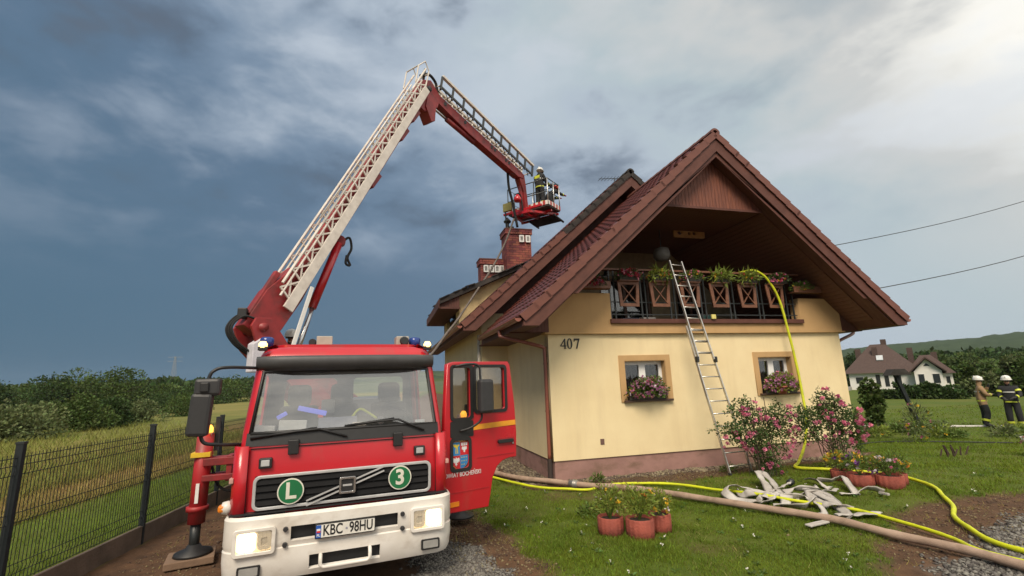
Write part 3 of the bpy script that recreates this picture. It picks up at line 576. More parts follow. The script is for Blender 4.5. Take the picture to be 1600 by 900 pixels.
w = MB(); w.b2((0.03, 0.03, -0.3), (8.85, 3.9, 0.409)); w.b2((-0.82, 3.93, -0.3), (9.72, 13.7, 0.399)); w.build('plinth', PLINTH, house)
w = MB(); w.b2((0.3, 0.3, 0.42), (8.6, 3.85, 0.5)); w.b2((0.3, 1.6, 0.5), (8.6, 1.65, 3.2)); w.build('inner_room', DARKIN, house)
# ochre balcony band with its notch
plate('balcony_band', [(-0.1, 3.305), (9.02, 3.305), (9.02, 4.27), (7.5, 4.27), (7.5, 3.62), (1.66, 3.62), (1.66, 4.32), (-0.1, 4.32)], [], 0.3, OCHRE, house, M=XZat(0.05))
w = MB(); w.b2((1.62, -0.17, 3.555), (7.54, 0.1, 3.665)); w.build('balcony_sill', BROWN, house, bevel=0.008)
w = MB(); w.b2((0.25, 0.2, 3.2), (8.63, 3.6, 3.36)); w.build('balcony_floor', mat('balcony_tile', (0.20, 0.15, 0.12), 0.6), house)
LOGW = mat('loggia_wall', (0.34, 0.27, 0.17), 0.9, bump=0.2, bscale=120)  # cream darkened in the colour to stand for the loggia's shade
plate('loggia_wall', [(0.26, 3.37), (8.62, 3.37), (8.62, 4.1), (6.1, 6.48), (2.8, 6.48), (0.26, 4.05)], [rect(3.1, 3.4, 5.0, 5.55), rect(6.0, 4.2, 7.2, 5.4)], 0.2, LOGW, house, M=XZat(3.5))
for a, b, c, d in ((3.1, 5.0, 3.4, 5.55), (6.0, 7.2, 4.2, 5.4)):
    f = plate('balcony_door' if c < 4 else 'balcony_window', rect(a, c, b, d), [rect(a + .09, c + .09, (a + b) / 2 - .05, d - .09), rect((a + b) / 2 + .05, c + .09, b - .09, d - .09)], 0.08, mat('dark_frame', (0.13, 0.07, 0.045), 0.5), house, M=XZat(3.5))
    for k in (0, 1):
        x0 = a + .08 if k == 0 else (a + b) / 2 + .04; x1 = (a + b) / 2 - .04 if k == 0 else b - .08
        MB().b2((x0, 3.495, c + .08), (x1, 3.505, d - .08)).build('pane', PANE, f)
    MB().b2((a, 3.75, c), (b, 3.8, d)).build('dark_backing', DARKIN, f)
# ---- windows
CURT = mat('curtain', (0.30, 0.29, 0.27), 0.9, scale=3)
for i, ((a, b, c, d), (sa, sb, sc_, sd_)) in enumerate(zip(WINS, SUR)):
    wn = plate('window', rect(a, c, b, d), [rect(a + .1, c + .1, (a + b) / 2 - .085, d - .1), rect((a + b) / 2 + .085, c + .1, b - .1, d - .1)], 0.07, PVC, house, 0.006, XZat(0.19))
    plate('surround', rect(sa, sc_, sb, sd_), [rect(a + .002, c - .03, b - .002, d - .002)], 0.03, OCHRE, wn, M=XZat(-0.010))
    rv = MB(); t = 0.004
    rv.b2((a + t, -0.02, c), (a + t + .012, 0.15, d - t)); rv.b2((b - t - .012, -0.02, c), (b - t, 0.15, d - t)); rv.b2((a + t + .012, -0.02, d - t - .012), (b - t - .012, 0.15, d - t)); rv.build('reveal', OCHRE, wn)
    MB().b2((sa + .06, -0.10, c - .045), (sb - .04, 0.155, c + .002)).build('sill', mat('sill_brown', (0.075, 0.040, 0.028), 0.5), wn, bevel=0.005)
    for k in (0, 1):
        x0 = a + .095 if k == 0 else (a + b) / 2 + .08; x1 = (a + b) / 2 - .08 if k == 0 else b - .095
        MB().b2((x0, 0.186, c + .095), (x1, 0.194, d - .095)).build('pane', PANE, wn)
    rows = []
    for zz in (c + .05, d - .05): rows.append([(a + .08 + (b - a - .16) * q / 60, 0.36 + 0.03 * math.sin(q * 0.9 + i) * (1 if zz < 2.3 else .6), zz) for q in range(61)])
    MB().grid(rows, skip=lambda r, q: 18 < q < 30 and i == 0).build('curtain', CURT, wn, True)
    h_ = MB(); h_.b2(((a + b) / 2 - .012, 0.135, 2.05), ((a + b) / 2 + .012, 0.155, 2.20)); h_.build('handle', PVC, wn, bevel=.004)
# ---- roof (front section and higher rear section)
def roof_block(name, rz, y0, y1, hw, zbot, m):
    w = MB()
    for s_ in (-1, 1):
        X = lambda dx: RX + s_ * dx
        xe = hw - 0.03
        pl = [(X(xe), rz - 0.9 * xe - 0.055), (X(0), rz - 0.055), (X(0), rz - 0.54), (X((rz - 0.54 - zbot) / 0.9), zbot), (X(xe), zbot)]
        w.prism([(x, y0, z) for x, z in pl], (0, y1 - y0, 0))
    return w.build(name, m, house)
roof = roof_block('roof', 8.42, -1.15, 3.4, 5.43, 3.37, BROWN)
rroof = roof_block('rear_roof', 9.35, 3.15, 14.2, 6.03, 3.76, BROWN); tag(rroof, 'higher rear roof with scorched tiles and ridge')
def tile_mesh(wd=0.30, ln=0.42):
    n = 8; rows = []
    for yy, lift in ((0, 0.045), (ln, 0.0)):
        rows.append([(-wd / 2 - 0.01 + (wd + 0.02) * q / n, yy, lift + 0.046 * (0.5 + 0.5 * math.cos(2 * math.pi * (q / n - 0.32))) ** 0.8 + 0.012) for q in range(n + 1)])
    low = [(x, y - 0.001, z - 0.028) for x, y, z in rows[0]]
    w = MB(); w.grid([low] + rows); return w.mesh('tile')
TM = tile_mesh()
def slope_mx(side, x, y, rz):     # side -1 left, +1 right; x measured from ridge outwards
    px, pz = RX + side * x, rz - 0.9 * x
    up = Vector((-side * CT, 0, ST)); a = Vector((0, side, 0)); n = a.cross(up)
    return Matrix.Translation((px, y, pz)) @ Matrix((a, up, n)).transposed().to_4x4()
EXP = 0.35
def roof_tiles(side, rz, hw, y0, y1, parent, as_objects, cap=300, skip=None):
    rows = int(hw / CT / EXP); cols = int(round((y1 - y0) / 0.30)); cells = [(r, c) for c in range(cols) for r in range(rows)]
    done = 0; V = []; F = []; base = np.array([v.co[:] for v in TM.vertices]); fs = np.array([p.vertices[:] for p in TM.polygons]); first = None
    for r, c in cells:
        x = hw - r * EXP * CT; y = y0 + 0.15 + c * 0.30
        if skip and skip(x, y): continue
        Mx = slope_mx(side, x, y, rz) @ Matrix.Translation((0, 0, random.uniform(-.003, .003))) @ Matrix.Rotation(random.uniform(-.012, .012), 4, 'Z')
        if as_objects and done < cap:
            o = bpy.data.objects.new('tile', TM); COL.objects.link(o); o.parent = parent; o.matrix_local = Mx; done += 1
        else:
            m = np.array(Mx); V.append(base @ m[:3, :3].T + m[:3, 3]); F.append(fs + len(base) * len(F))
    if V:
        o = link('tiles', npmesh('tiles', np.concatenate(V), np.concatenate(F)), TILE, parent, True); tag(o, kind='stuff')
TM.materials.append(TILE); TM.polygons.foreach_set('use_smooth', [True] * len(TM.polygons))
roof_tiles(-1, 8.42, 5.43, -1.12, 3.38, roof, True); roof_tiles(1, 8.42, 5.43, -1.12, 3.38, roof, False)
roof_tiles(-1, 9.35, 6.03, 3.2, 14.2, rroof, False, skip=lambda x, y: 4.9 < y < 9.3 and x > 3.6); roof_tiles(1, 9.35, 6.03, 3.2, 14.2, rroof, False)
def verge_mesh():
    w = MB(); w.add([(-.07, 0, .085), (.10, 0, .085), (.10, 0, -.10), (.08, 0, -.10), (.08, 0, .05), (-.07, 0, .05), (-.07, .44, .05), (.10, .44, .05), (.10, .44, -.12), (.08, .44, -.12), (.08, .44, .025), (-.07, .44, .025)],
        [(0, 1, 7, 6), (1, 2, 8, 7), (2, 3, 9, 8), (3, 4, 10, 9), (4, 5, 11, 10), (5, 0, 6, 11), (0, 5, 4, 1), (1, 4, 3, 2), (6, 7, 10, 11), (7, 8, 9, 10)]); return w.mesh('verge_tile')
VM = {1: verge_mesh()}; VM[-1] = VM[1].copy(); VM[-1].transform(Matrix.Diagonal((-1, 1, 1, 1))); VM[-1].flip_normals()
for m_ in VM.values(): m_.materials.append(VERGE)
VMC = {k: v.copy() for k, v in VM.items()}
for m_ in VMC.values(): m_.materials.clear(); m_.materials.append(CHAR)
def verge(side, rz, hw, y, parent, charred=None, both=-1):
    for r in range(int(hw / CT / 0.38) + 1):
        x = hw - r * 0.38 * CT
        if x < 0.1: break
        # near verge faces -Y: for left slope local X = -Y
        o = bpy.data.objects.new('verge_tile', (VMC if charred and charred(x) else VM)[1 if side == -1 else -1]); COL.objects.link(o); o.parent = parent
        o.matrix_local = slope_mx(side, x, y, rz) @ Matrix.Translation((0, 0, random.uniform(-.004, .004)))
verge(-1, 8.42, 5.43, -1.16, roof); verge(1, 8.42, 5.43, -1.16, roof)
verge(-1, 9.35, 6.03, 3.12, rroof, lambda x: x < 2.7); verge(1, 9.35, 6.03, 3.12, rroof, lambda x: True)
# ridge caps
RM = MB(); RM.grid([[(math.cos(a) * (0.13 + .012 * q), yy, math.sin(a) * (0.12 + .012 * q) - .02) for a in [math.pi * k / 8 for k in range(9)]] for q, yy in ((1, 0), (0, 0.40))]); RM.grid([[(math.cos(a) * r, 0, math.sin(a) * r - .02) for a in [math.pi * k / 8 for k in range(9)]] for r in (.135, .08)])
RMm = RM.mesh('ridge_tile'); RMm.materials.append(VERGE); RMm.polygons.foreach_set('use_smooth', [True] * len(RMm.polygons)); RMc = RMm.copy(); RMc.materials.clear(); RMc.materials.append(CHAR)
for k in range(12): o = bpy.data.objects.new('ridge_tile', RMm); COL.objects.link(o); o.parent = roof; o.location = (RX, -1.26 + k * .37, 8.43)
for k in range(30): o = bpy.data.objects.new('ridge_tile', RMc if k < 12 else RMm); COL.objects.link(o); o.parent = rroof; o.location = (RX, 3.02 + k * .37, 9.36)
# barge boards
def barge(rz, hw, y, t0, t1, th, parent, m):
    for s_ in (-1, 1):
        X = lambda dx: RX + s_ * dx
        zc = rz - .9 * hw - .19; dc = min(hw, (rz - t1 - zc) / .9); w = MB(); w.prism([(X(hw), y, rz - .9 * hw - t0), (X(0.0), y, rz - t0), (X(0.0), y, rz - t1), (X(dc), y, rz - .9 * dc - t1)] + ([(X(hw), y, zc)] if dc < hw else []), (0, th, 0)); w.build('barge_board', m, parent)
barge(8.42, 5.40, -1.215, 0.09, 0.50, 0.045, roof, BROWN); barge(8.42, 4.6, -1.165, 0.40, 0.64, 0.05, roof, BROWN)
barge(9.35, 6.0, 3.065, 0.09, 0.52, 0.05, rroof, BROWN)
w = MB(); w.prism([(-0.6, 4.0, 4.38), (9.5, 4.0, 4.38), (RX, 4.0, 8.82)], (0, .12, 0)); w.build('rear_gable', BROWN, house)
# soffit boards on the sloped undersides, ceiling and gable cladding
sof = MB(); sof.b2((2.93, -0.8, 6.505), (5.97, 3.5, 6.55)); sof = sof.build('soffit', SOFF, house)
SBM = MB().box((0, 0, 0), (0.125, 4.3, 0.018)).mesh('board'); SBM.materials.append(SOFF)
for k in range(24): o = bpy.data.objects.new('board', SBM); COL.objects.link(o); o.parent = sof; o.location = (3.0 + k * .13, 1.34, 6.497)
for s_ in (-1, 1):
    for k in range(34):
        dx = 1.60 + k * 0.1
        if dx > 4.7: break
        o = bpy.data.objects.new('board', SBM); COL.objects.link(o); o.parent = sof; o.location = (RX + s_ * dx, 1.34, 7.87 - .9 * dx - .012); o.rotation_euler = (0, s_ * TH, 0)
gc = MB(); gc.prism([(RX - 1.53, -0.80, 6.5), (RX + 1.53, -0.80, 6.5), (RX, -0.80, 7.88)], (0, .04, 0)); gc = gc.build('gable_cladding', GABLE, house)
for k in range(-15, 15):
    x0, x1 = k * .102 + .004, k * .102 + .098
    zz = [7.88 - .9 * abs(v) for v in (x0, x1)]
    w = MB(); w.prism([(RX + x0, -0.835, 6.47), (RX + x1, -0.835, 6.47), (RX + x1, -0.835, max(6.48, zz[1])), (RX + x0, -0.835, max(6.48, zz[0]))], (0, .028 + random.uniform(0, .004), 0)); w.build('board', GABLE, gc)
MB().bar((RX - 1.5, -0.86, 6.46), (RX + 1.5, -0.86, 6.46), 0.05, 0.06).build('trim', BROWN, gc)
# boxed eaves with boarded ends
for s_ in (-1, 1):
    X = lambda dx: RX + s_ * dx
    e = MB(); a, b = sorted((X(5.40), X(4.45))); e.b2((a, 0.05, 3.345), (b, 3.88, 3.372)); e = e.build('eave_box', BROWN, house)
    for k in range(6):
        d0, d1 = 4.46 + k * .1, 4.46 + k * .1 + .094
        w = MB(); w.prism([(X(d0), -.115 if s_ > 0 else -.13, 3.345), (X(d1), -.115 if s_ > 0 else -.13, 3.345), (X(d1), -.115 if s_ > 0 else -.13, max(3.36, 7.90 - .9 * d1)), (X(d0), -.115 if s_ > 0 else -.13, 7.90 - .9 * d0)], (0, .02, 0)); w.build('board', BROWN, e)
    a, b = sorted((X(5.41), X(5.385))); MB().b2((a, -1.14, 3.36), (b, 3.3, 3.50)).build('fascia', BROWN, e)
def gutter(x, z, y0, y1, m=COPPER):
    w = MB(); prof = [(math.cos(a), math.sin(a)) for a in [math.pi + math.pi * k / 8 for k in range(9)]]
    w.grid([[(x + c * .075, yy, z + s_ * .075) for c, s_ in prof] for yy in (y0, y1)]); w.grid([[(x + c * .069, yy, z + s_ * .069) for c, s_ in prof] for yy in (y0, y1)])
    w.add([(x + c * .075, y0, z + s_ * .075) for c, s_ in prof], [tuple(range(9))]); w.tube([(x - .078, y0, z), (x - .078, y1, z)], .009, 6); return w.build('gutter', m, house, True)
gutter(-1.06, 3.53, -1.2, 3.1); gutter(9.96, 3.53, -1.2, 3.1); gutter(-1.66, 3.90, 3.05, 14.2)
def pipe(pts, name='downpipe'):
    g = MB(); g.tube(spline(pts, 6), .045, 10); o = g.build(name, COPPER, house, True); return o
dp = pipe([(-1.06, 0.55, 3.47), (-1.05, 0.52, 3.36), (-0.98, 0.46, 3.29), (-0.25, 0.14, 3.06), (-0.08, 0.10, 2.98), (-0.065, 0.10, 2.85), (-0.065, 0.10, 1.2), (-0.065, 0.10, 0.45)])
MB().tube([(-.065, .10, .46), (-.065, .10, -.05)], .056, 10).build('boot', mat('dark_boot', (0.05, 0.035, 0.03), 0.6), dp)
for z in (2.6, 1.5): MB().tube([(-.065, .10, z), (-.065, .10, z + .04)], .052, 10).build('collar', COPPER, dp)
pipe([(9.96, 0.4, 3.47), (9.95, 0.4, 3.38), (9.8, 0.36, 3.28), (9.1, 0.2, 3.08), (8.96, 0.16, 2.95), (8.95, 0.15, 2.8), (8.95, 0.15, 0.1)])
w = MB(); w.tube([(-.95, 3.83, 0.1), (-.95, 3.83, 3.7)], .05, 10); w.build('downpipe', mat('pale_pipe', (0.62, 0.56, 0.46), 0.6), house, True)
# ---- dormer with scorched roof
w = MB(); w.prism([(-1.4, 4.9, 3.9), (0.9, 4.9, 5.9), (0.9, 4.9, 6.25), (-1.4, 4.9, 5.30)], (0, .18, 0)); w.prism([(-1.4, 9.1, 3.9), (0.9, 9.1, 5.9), (0.9, 9.1, 6.25), (-1.4, 9.1, 5.30)], (0, .18, 0)); w.b2((-1.395, 5.08, 3.9), (-1.25, 5.7, 5.35)); w.b2((-1.395, 8.3, 3.9), (-1.25, 9.1, 5.35)); w.b2((-1.395, 5.7, 3.9), (-1.25, 8.3, 4.4))
SMOKY = mat('sooty_render', (0.62, 0.47, 0.25), 0.9, scale=1.1, col2=(0.22, 0.16, 0.09), cf=(0.5, 0.72), bump=0.25, bscale=120)
dor = w.build('dormer', SMOKY, house)
w = MB(); w.prism([(-2.1, 4.55, 4.97), (1.25, 4.55, 6.47), (1.25, 4.55, 6.33), (-2.1, 4.55, 4.80)], (0, 4.9, 0)); w.build('dormer_roof', CHAR, dor)
w = MB()
for k in range(60):
    x = random.uniform(-2.05, 1.1); y = random.uniform(4.5, 4.9) if k < 40 else random.uniform(5, 9); w.box((x, y, 4.97 + (x + 2.1) * .448 + random.uniform(0, .03)), (random.uniform(.15, .4), random.uniform(.1, .3), .025), Matrix.Rotation(-.42 + random.uniform(-.15, .15), 3, 'Y') @ Matrix.Rotation(random.uniform(-.2, .2), 3, 'Z'))
w.build('charred_shingles', CHAR, dor); 
w = MB()
for k in range(7): w.b2((-2.06 + k * .092, 4.66, 4.72), (-1.975 + k * .092, 4.68, 4.86 + k * .04))
w.b2((-2.1, 4.6, 4.66), (-1.41, 9.3, 4.72)); w.b2((-2.13, 4.5, 4.68), (-2.10, 9.4, 4.95)); w.build('dormer_eave', BROWN, dor)
MB().b2((-1.33, 5.7, 4.4), (-1.30, 8.3, 5.3)).build('dormer_window', PANE, dor)
# ---- chimneys of real bricks
BRICK = mat('chimney_brick', (0.25, 0.062, 0.042), 0.6, scale=3, col2=(0.15, 0.036, 0.028), island=0.3)
MORT = mat('mortar', (0.075, 0.05, 0.042), 0.9)
def chimney(cx, cy, wx, wy, z0, z1, vents, label):
    c = MB(); c.b2((cx - wx / 2 + .012, cy - wy / 2 + .012, z0), (cx + wx / 2 - .012, cy + wy / 2 - .012, z1 - .02)); c = c.build('chimney', MORT, house); tag(c, label)
    b = MB(); z = z0; r = 0; bh, bl = .092, .255
    while z < z1 - .02:
        ov = .045 if z > z1 - .21 else 0; hx, hy = wx / 2 + ov, wy / 2 + ov
        nx, ny = max(2, round(2 * hx / bl)), max(1, round(2 * hy / bl)); lx, ly = 2 * hx / nx, 2 * hy / ny
        for s_ in (-1, 1):
            sh = (r % 2) * .5
            for k in range(nx + (1 if sh else 0)):
                a = max(-hx, -hx + (k - sh) * lx) + .007; e = min(hx, -hx + (k - sh + 1) * lx) - .007
                if e - a > .03: b.b2((cx + a, cy + s_ * hy, z + .006), (cx + e, cy + s_ * (hy - .09), z + bh - .006))
            for k in range(ny):
                a = -hy + k * ly + .1 * (k == 0); e = -hy + (k + 1) * ly - .1 * (k == ny - 1); b.b2((cx + s_ * hx, cy + a + .007, z + .006), (cx + s_ * (hx - .09), cy + e - .007, z + bh - .006))
        z += bh; r += 1
    tag(b.build('bricks', BRICK, c), kind='stuff')
    MB().b2((cx - wx / 2 - .06, cy - wy / 2 - .06, z), (cx + wx / 2 + .06, cy + wy / 2 + .06, z + .05)).build('cap', VERGE, c, bevel=.01)
    for vx in vents:
        f = plate('vent', rrect(-.095, -.14, .095, .14, .02), [rrect(-.055, -.10, .055, .10, .015)], .035, PVC, c, M=Matrix.Translation((cx + vx, cy - wy / 2 - .07, z1 - .34)) @ XZ)
        MB().b2((cx + vx - .06, cy - wy / 2 - .055, z1 - .45), (cx + vx + .06, cy - wy / 2 - .045, z1 - .23)).build('grid_back', mat('vent_back', (0.16, 0.15, 0.14), 0.8), f)
        g = MB()
        for k in range(4): g.b2((cx + vx - .057, cy - wy / 2 - .078, z1 - .425 + k * .05), (cx + vx + .057, cy - wy / 2 - .060, z1 - .412 + k * .05))
        g.build('louvre', PVC, f)
    return c
tc_ = chimney(1.17, 6.6, 1.02, 0.8, 5.6, 8.05, (0.10, 0.36), 'tall brick chimney with two white vents')
cw = MB(); cw.tube([(0.84, 6.6, 8.1), (0.84, 6.6, 8.55)], .07, 8); cw.lathe([(.13, 8.5), (.16, 8.55), (.02, 8.72)], (0.84, 6.6, 0), 10); cw.box((0.98, 6.6, 8.2), (.2, .2, .25)); cw.tube([(0.78, 6.55, 8.1), (0.76, 6.55, 8.95)], .03, 6); cw.build('cowl', STEELB, tc_)
chimney(0.20, 7.1, 0.90, 0.6, 5.7, 6.95, (-.25, -.02, .2, .4), 'short brick chimney with four white vents')
# ---- roof windows / aerial at the rear ridge
w = MB(); w.tube([(4.6, 4.5, 9.2), (4.6, 4.5, 9.8)], .018, 6); w.tube([(3.95, 4.5, 9.70), (4.8, 4.5, 9.80)], .012, 6)
for k in range(6): w.tube([(4.0 + k * .14, 4.3, 9.705 + k * .016), (4.0 + k * .14, 4.7, 9.705 + k * .016)], .008, 5)
w.build('aerial', STEELB, house)
# ---- 407, vent grille
DIG = mat('number_black', (0.012, 0.012, 0.012), 0.5)
def ell(cx, cy, rx, ry, n=28): return [(cx + rx * math.cos(2 * math.pi * k / n), cy + ry * math.sin(2 * math.pi * k / n)) for k in range(n)]
num = MB().b2((0.33, 0.002, 2.98), (0.34, 0.004, 2.99)).build('house_number', DIG, house); tag(num, 'black serif numerals 407')
z0, s = 2.955, 0.245
four = [(.40, 0), (.66, 0), (.66, .04), (.585, .05), (.585, .24), (.68, .24), (.68, .32), (.585, .32), (.585, 1), (.50, 1), (.0, .33), (.0, .24), (.45, .24), (.45, .05), (.40, .04)]
hole4 = [(.10, .32), (.45, .32), (.45, .80)]
def dig(outer, holes, x, sx): plate('numeral', [(x + p[0] * s * sx, z0 + p[1] * s) for p in outer], [[(x + p[0] * s * sx, z0 + p[1] * s) for p in h] for h in holes], .02, DIG, num, M=XZat(-.010))
dig(four, [hole4], 0.305, .92); dig(ell(.33, .5, .32, .52), [ell(.33, .5, .165, .45)], 0.475, .86)
dig([(.02, 1), (.66, 1), (.66, .93), (.36, 0), (.22, 0), (.50, .84), (.16, .84), (.10, .83), (.06, .70), (.02, .70)], [], 0.655, .92)
MB().b2((1.18, -.012, .70), (1.28, .01, .83)).build('vent_grille', mat('vent_brown', (0.16, 0.09, 0.07), 0.6), house, bevel=.004)
# ---- ornaments in the loggia
pl = thing('carved_plaque', 'pale carved wooden plaque hanging under the balcony ceiling', 'plaque', (5.0, 1.0, 6.42)); CARV = mat('carved_wood', (0.46, 0.27, 0.12), 0.6, scale=6, col2=(0.36, 0.20, 0.09))
plate('panel', rrect(-.53, -.13, .53, .13, .04), [[(-.43 + .02 * k, .0 + .07 * math.sin(math.pi * k / 10)) for k in range(11)] + [(-.23 - .02 * k, -.06 * math.sin(math.pi * k / 10)) for k in range(1, 10)], circ(.0, 0, .055, 12), circ(.17, .01, .06, 12)], .05, CARV, pl, .004, XZ)
MB().tube([(-.4, 0, .12), (-.4, 0, .3)], .008, 5).build('hanger', STEELB, pl); MB().tube([(.4, 0, .12), (.4, 0, .3)], .008, 5).build('hanger', STEELB, pl)
lp = thing('ceiling_lantern', 'round grey lantern hanging inside the balcony above the ladder', 'lantern', (4.0, 1.0, 5.7)); MB().lathe([(.05, .25), (.2, .2), (.24, .08), (.24, -.04), (.17, -.14), (.05, -.17)], n=16).build('shade', mat('grey_shade', (0.20, 0.20, 0.19), 0.6), lp, True); MB().tube([(0, 0, .24), (0, 0, .8)], .012, 6).build('chain', STEELB, lp)
ws = thing('wall_wreath', 'dark round wreath hung on the balcony back wall', 'wreath', (3.2, 3.36, 5.75)); MB().tube([(.17 * math.cos(a), 0, .17 * math.sin(a)) for a in [2 * math.pi * k / 20 for k in range(21)]], .06, 7).build('ring', mat('wreath_dark', (0.03, 0.03, 0.022), 0.9, bump=.8, bscale=40), ws, True); MB().box((0, .02, .2), (.03, .02, .1)).build('hook', STEELB, ws)
# ================================================================== balcony railing
ra = thing('balcony_railing', 'black steel balcony railing with wooden handrail and crossed wooden panels', 'railing', (4.5, -0.02, 3.66)); ra.location = (0, 0, 0)
MB().b2((0.55, -.09, 4.93), (8.62, .05, 4.985)).build('handrail', OAK, ra, bevel=.008)
for x in (0.6, 1.70, 1.83, 2.58, 2.71, 3.42, 3.56, 4.36, 4.49, 5.26, 5.39, 6.20, 6.33, 7.05, 7.16, 7.38):
    MB().b2((x - .018, -.04, 3.67 if 1.66 < x < 7.5 else 4.3), (x + .018, -.005, 4.93)).build('post', STEELB, ra)
for z in (3.78, 4.10, 4.80): MB().b2((1.67, -.032, z), (7.48, -.014, z + .025)).build('rail_bar', STEELB, ra)
for x0, x1, z in ((.6, 1.66, 4.42), (.6, 1.66, 4.75), (7.5, 8.5, 4.40), (7.5, 8.5, 4.75)): MB().b2((x0, -.032, z), (x1, -.014, z + .025)).build('rail_bar', STEELB, ra)
for x0, x1 in ((1.88, 2.44), (2.79, 3.33), (3.69, 4.23), (4.60, 5.13), (5.50, 6.03), (6.42, 6.94)):
    zt, zb, t = 4.62, 3.98, .075
    f = plate('cross_panel', [(x0 - .02, zt), (x1 + .02, zt), (x1 - .02, zb), (x0 + .02, zb)], [[(x0 + t - .015, zt - t), (x1 - t + .015, zt - t), (x1 - t - .015, zb + t), (x0 + t + .015, zb + t)]], .04, OAK, ra, .004, XZat(-.16))
    MB().bar((x0 + t, -.15, zb + t), (x1 - t, -.15, zt - t), .022, .035, (0, 1, 0)).build('slat', OAK, f); MB().bar((x0 + t, -.172, zt - t), (x1 - t, -.172, zb + t), .022, .035, (0, 1, 0)).build('slat', OAK, f)
    MB().b2((x0, -.26, 4.62), (x1, -.10, 4.645)).build('shelf', OAK, f)
for x0, x1 in ((.75, 1.60), (7.2, 8.15)):
    f = MB().b2((x0, -.32, 4.40), (x1, -.29, 4.58)).build('box_front', OAK, ra, bevel=.005); MB().b2((x0, -.29, 4.40), (x1, -.09, 4.425)).build('shelf', OAK, f)
# things seen through the bars
for x, z, sx, sz, c, lb, ct in ((2.52, 3.36, .5, .42, (.045, .07, .11), 'dark blue crate behind the railing left of the ladder', 'crate'), (3.05, 3.36, .42, .44, (.55, .53, .50), 'pale box behind the railing beside the ladder', 'box'), (4.9, 3.36, .4, .5, (.03, .10, .09), 'dark teal tub behind the middle of the railing', 'tub'), (6.1, 3.36, .6, .35, (.09, .05, .04), 'brown box behind the right part of the railing', 'box')):
    tag(MB().b2((x - sx / 2, .45, z), (x + sx / 2, .9, z + sz)).build('storage_' + ct, mat('store_%d' % int(x * 100), c, .6), None, bevel=.02), lb, ct)
yb = thing('yellow_lamp', 'small yellow square lamp clipped under the balcony edge', 'lamp', (4.56, -.13, 3.72)); MB().box((0, -.07, 0), (.13, .05, .12)).build('housing', mat('yellow_plastic', (.80, .70, .22), .4), yb, bevel=.012); MB().box((0, -.02, .0), (.03, .06, .03)).build('clip', STEELB, yb)
# ================================================================== flowers and plants
def petals(name, P, size, n=6, up=None):
    P = np.repeat(np.asarray(P, np.float32), n, 0); d = RNG.normal(size=P.shape); 
    if up is not None: d += np.array(up)
    return leaf_mesh(name, P, size, d, 0.9)
PINK = mat('petal_pink', (0.60, 0.12, 0.24), .6, scale=3, col2=(0.66, 0.25, 0.36), island=.25, lean=.3); ROSE = mat('petal_rose', (0.70, 0.16, 0.28), .6, scale=8, col2=(0.78, 0.36, 0.42), island=.22, lean=.3)
RED = mat('petal_red', (0.42, 0.030, 0.055), .6, island=.3, lean=.3); YEL = mat('petal_yellow', (0.80, 0.55, 0.04), .6, island=.2, lean=.3); WHT = mat('petal_white', (0.75, 0.66, 0.70), .6, island=.2, lean=.3)
PUR = mat('petal_purple', (0.17, 0.06, 0.24), .6, island=.4, lean=.3); ORG = mat('petal_orange', (0.75, 0.26, 0.03), .6, island=.2, lean=.3); LIL = mat('petal_lilac', (0.36, 0.10, 0.27), .6, scale=5, col2=(.55, .27, .42), island=.35, lean=.3)
HERB = mat('herb_leaf', (0.125, 0.185, 0.034), .6, scale=3, col2=(0.075, 0.115, 0.024), island=.4, spec=.3, lean=.25); HERBY = mat('herb_leaf_bright', (0.23, 0.28, 0.045), .6, scale=3, col2=(0.14, 0.19, 0.035), island=.35, spec=.3, lean=.3); DRK = mat('geranium_leaf', (0.075, 0.12, 0.025), .6, scale=3, col2=(0.04, 0.07, 0.018), island=.4, lean=.2)
def dome(n, c, r, z0=-.3):
    d = RNG.normal(size=(n, 3)); d /= np.linalg.norm(d, axis=1, keepdims=True); d[:, 2] = np.where(d[:, 2] < z0, -d[:, 2], d[:, 2]); rr = RNG.random(n) ** .45
    lump = .75 + .5 * vnoise(d[:, 0] * 2 + 9, d[:, 1] * 2 + d[:, 2] * 3, 1.7, int(abs(c[0]) * 7) % 50)
    return np.array(c) + d * (rr * lump)[:, None] * np.array(r), d
def foliage(parent, c, r, n, leaf, m, flowers=(), aspect=.5, z0=-.3, stems=0):
    P, d = dome(n, c, r, z0); link('leaves', leaf_mesh('leaves', P, leaf, d * .8, aspect), m, parent); 
    for fm, k, fs in flowers:
        P, d = dome(k * 3, c, (r[0] * 1.02, r[1] * 1.02, r[2] * 1.02), z0); P = P[np.argsort(-np.linalg.norm((P - np.array(c)) / np.array(r), axis=1))[:k]]
        tag(link('blossoms', petals('blossoms', P, fs, 6), fm, parent), kind='stuff')
    if stems:
        w = MB()
        for q in range(stems):
            a = random.random() * 6.28; w.tube([(c[0], c[1], c[2] - r[2] * .6), (c[0] + math.cos(a) * r[0] * .5, c[1] + math.sin(a) * r[1] * .5, c[2] + r[2] * random.uniform(.1, .8))], [.006, .003], 4)
        w.build('stems', HERB, parent)
BOXM = mat('dark_planter', (0.04, 0.035, 0.03), .6); TERR = mat('terracotta_small', (0.36, 0.11, 0.06), .7)
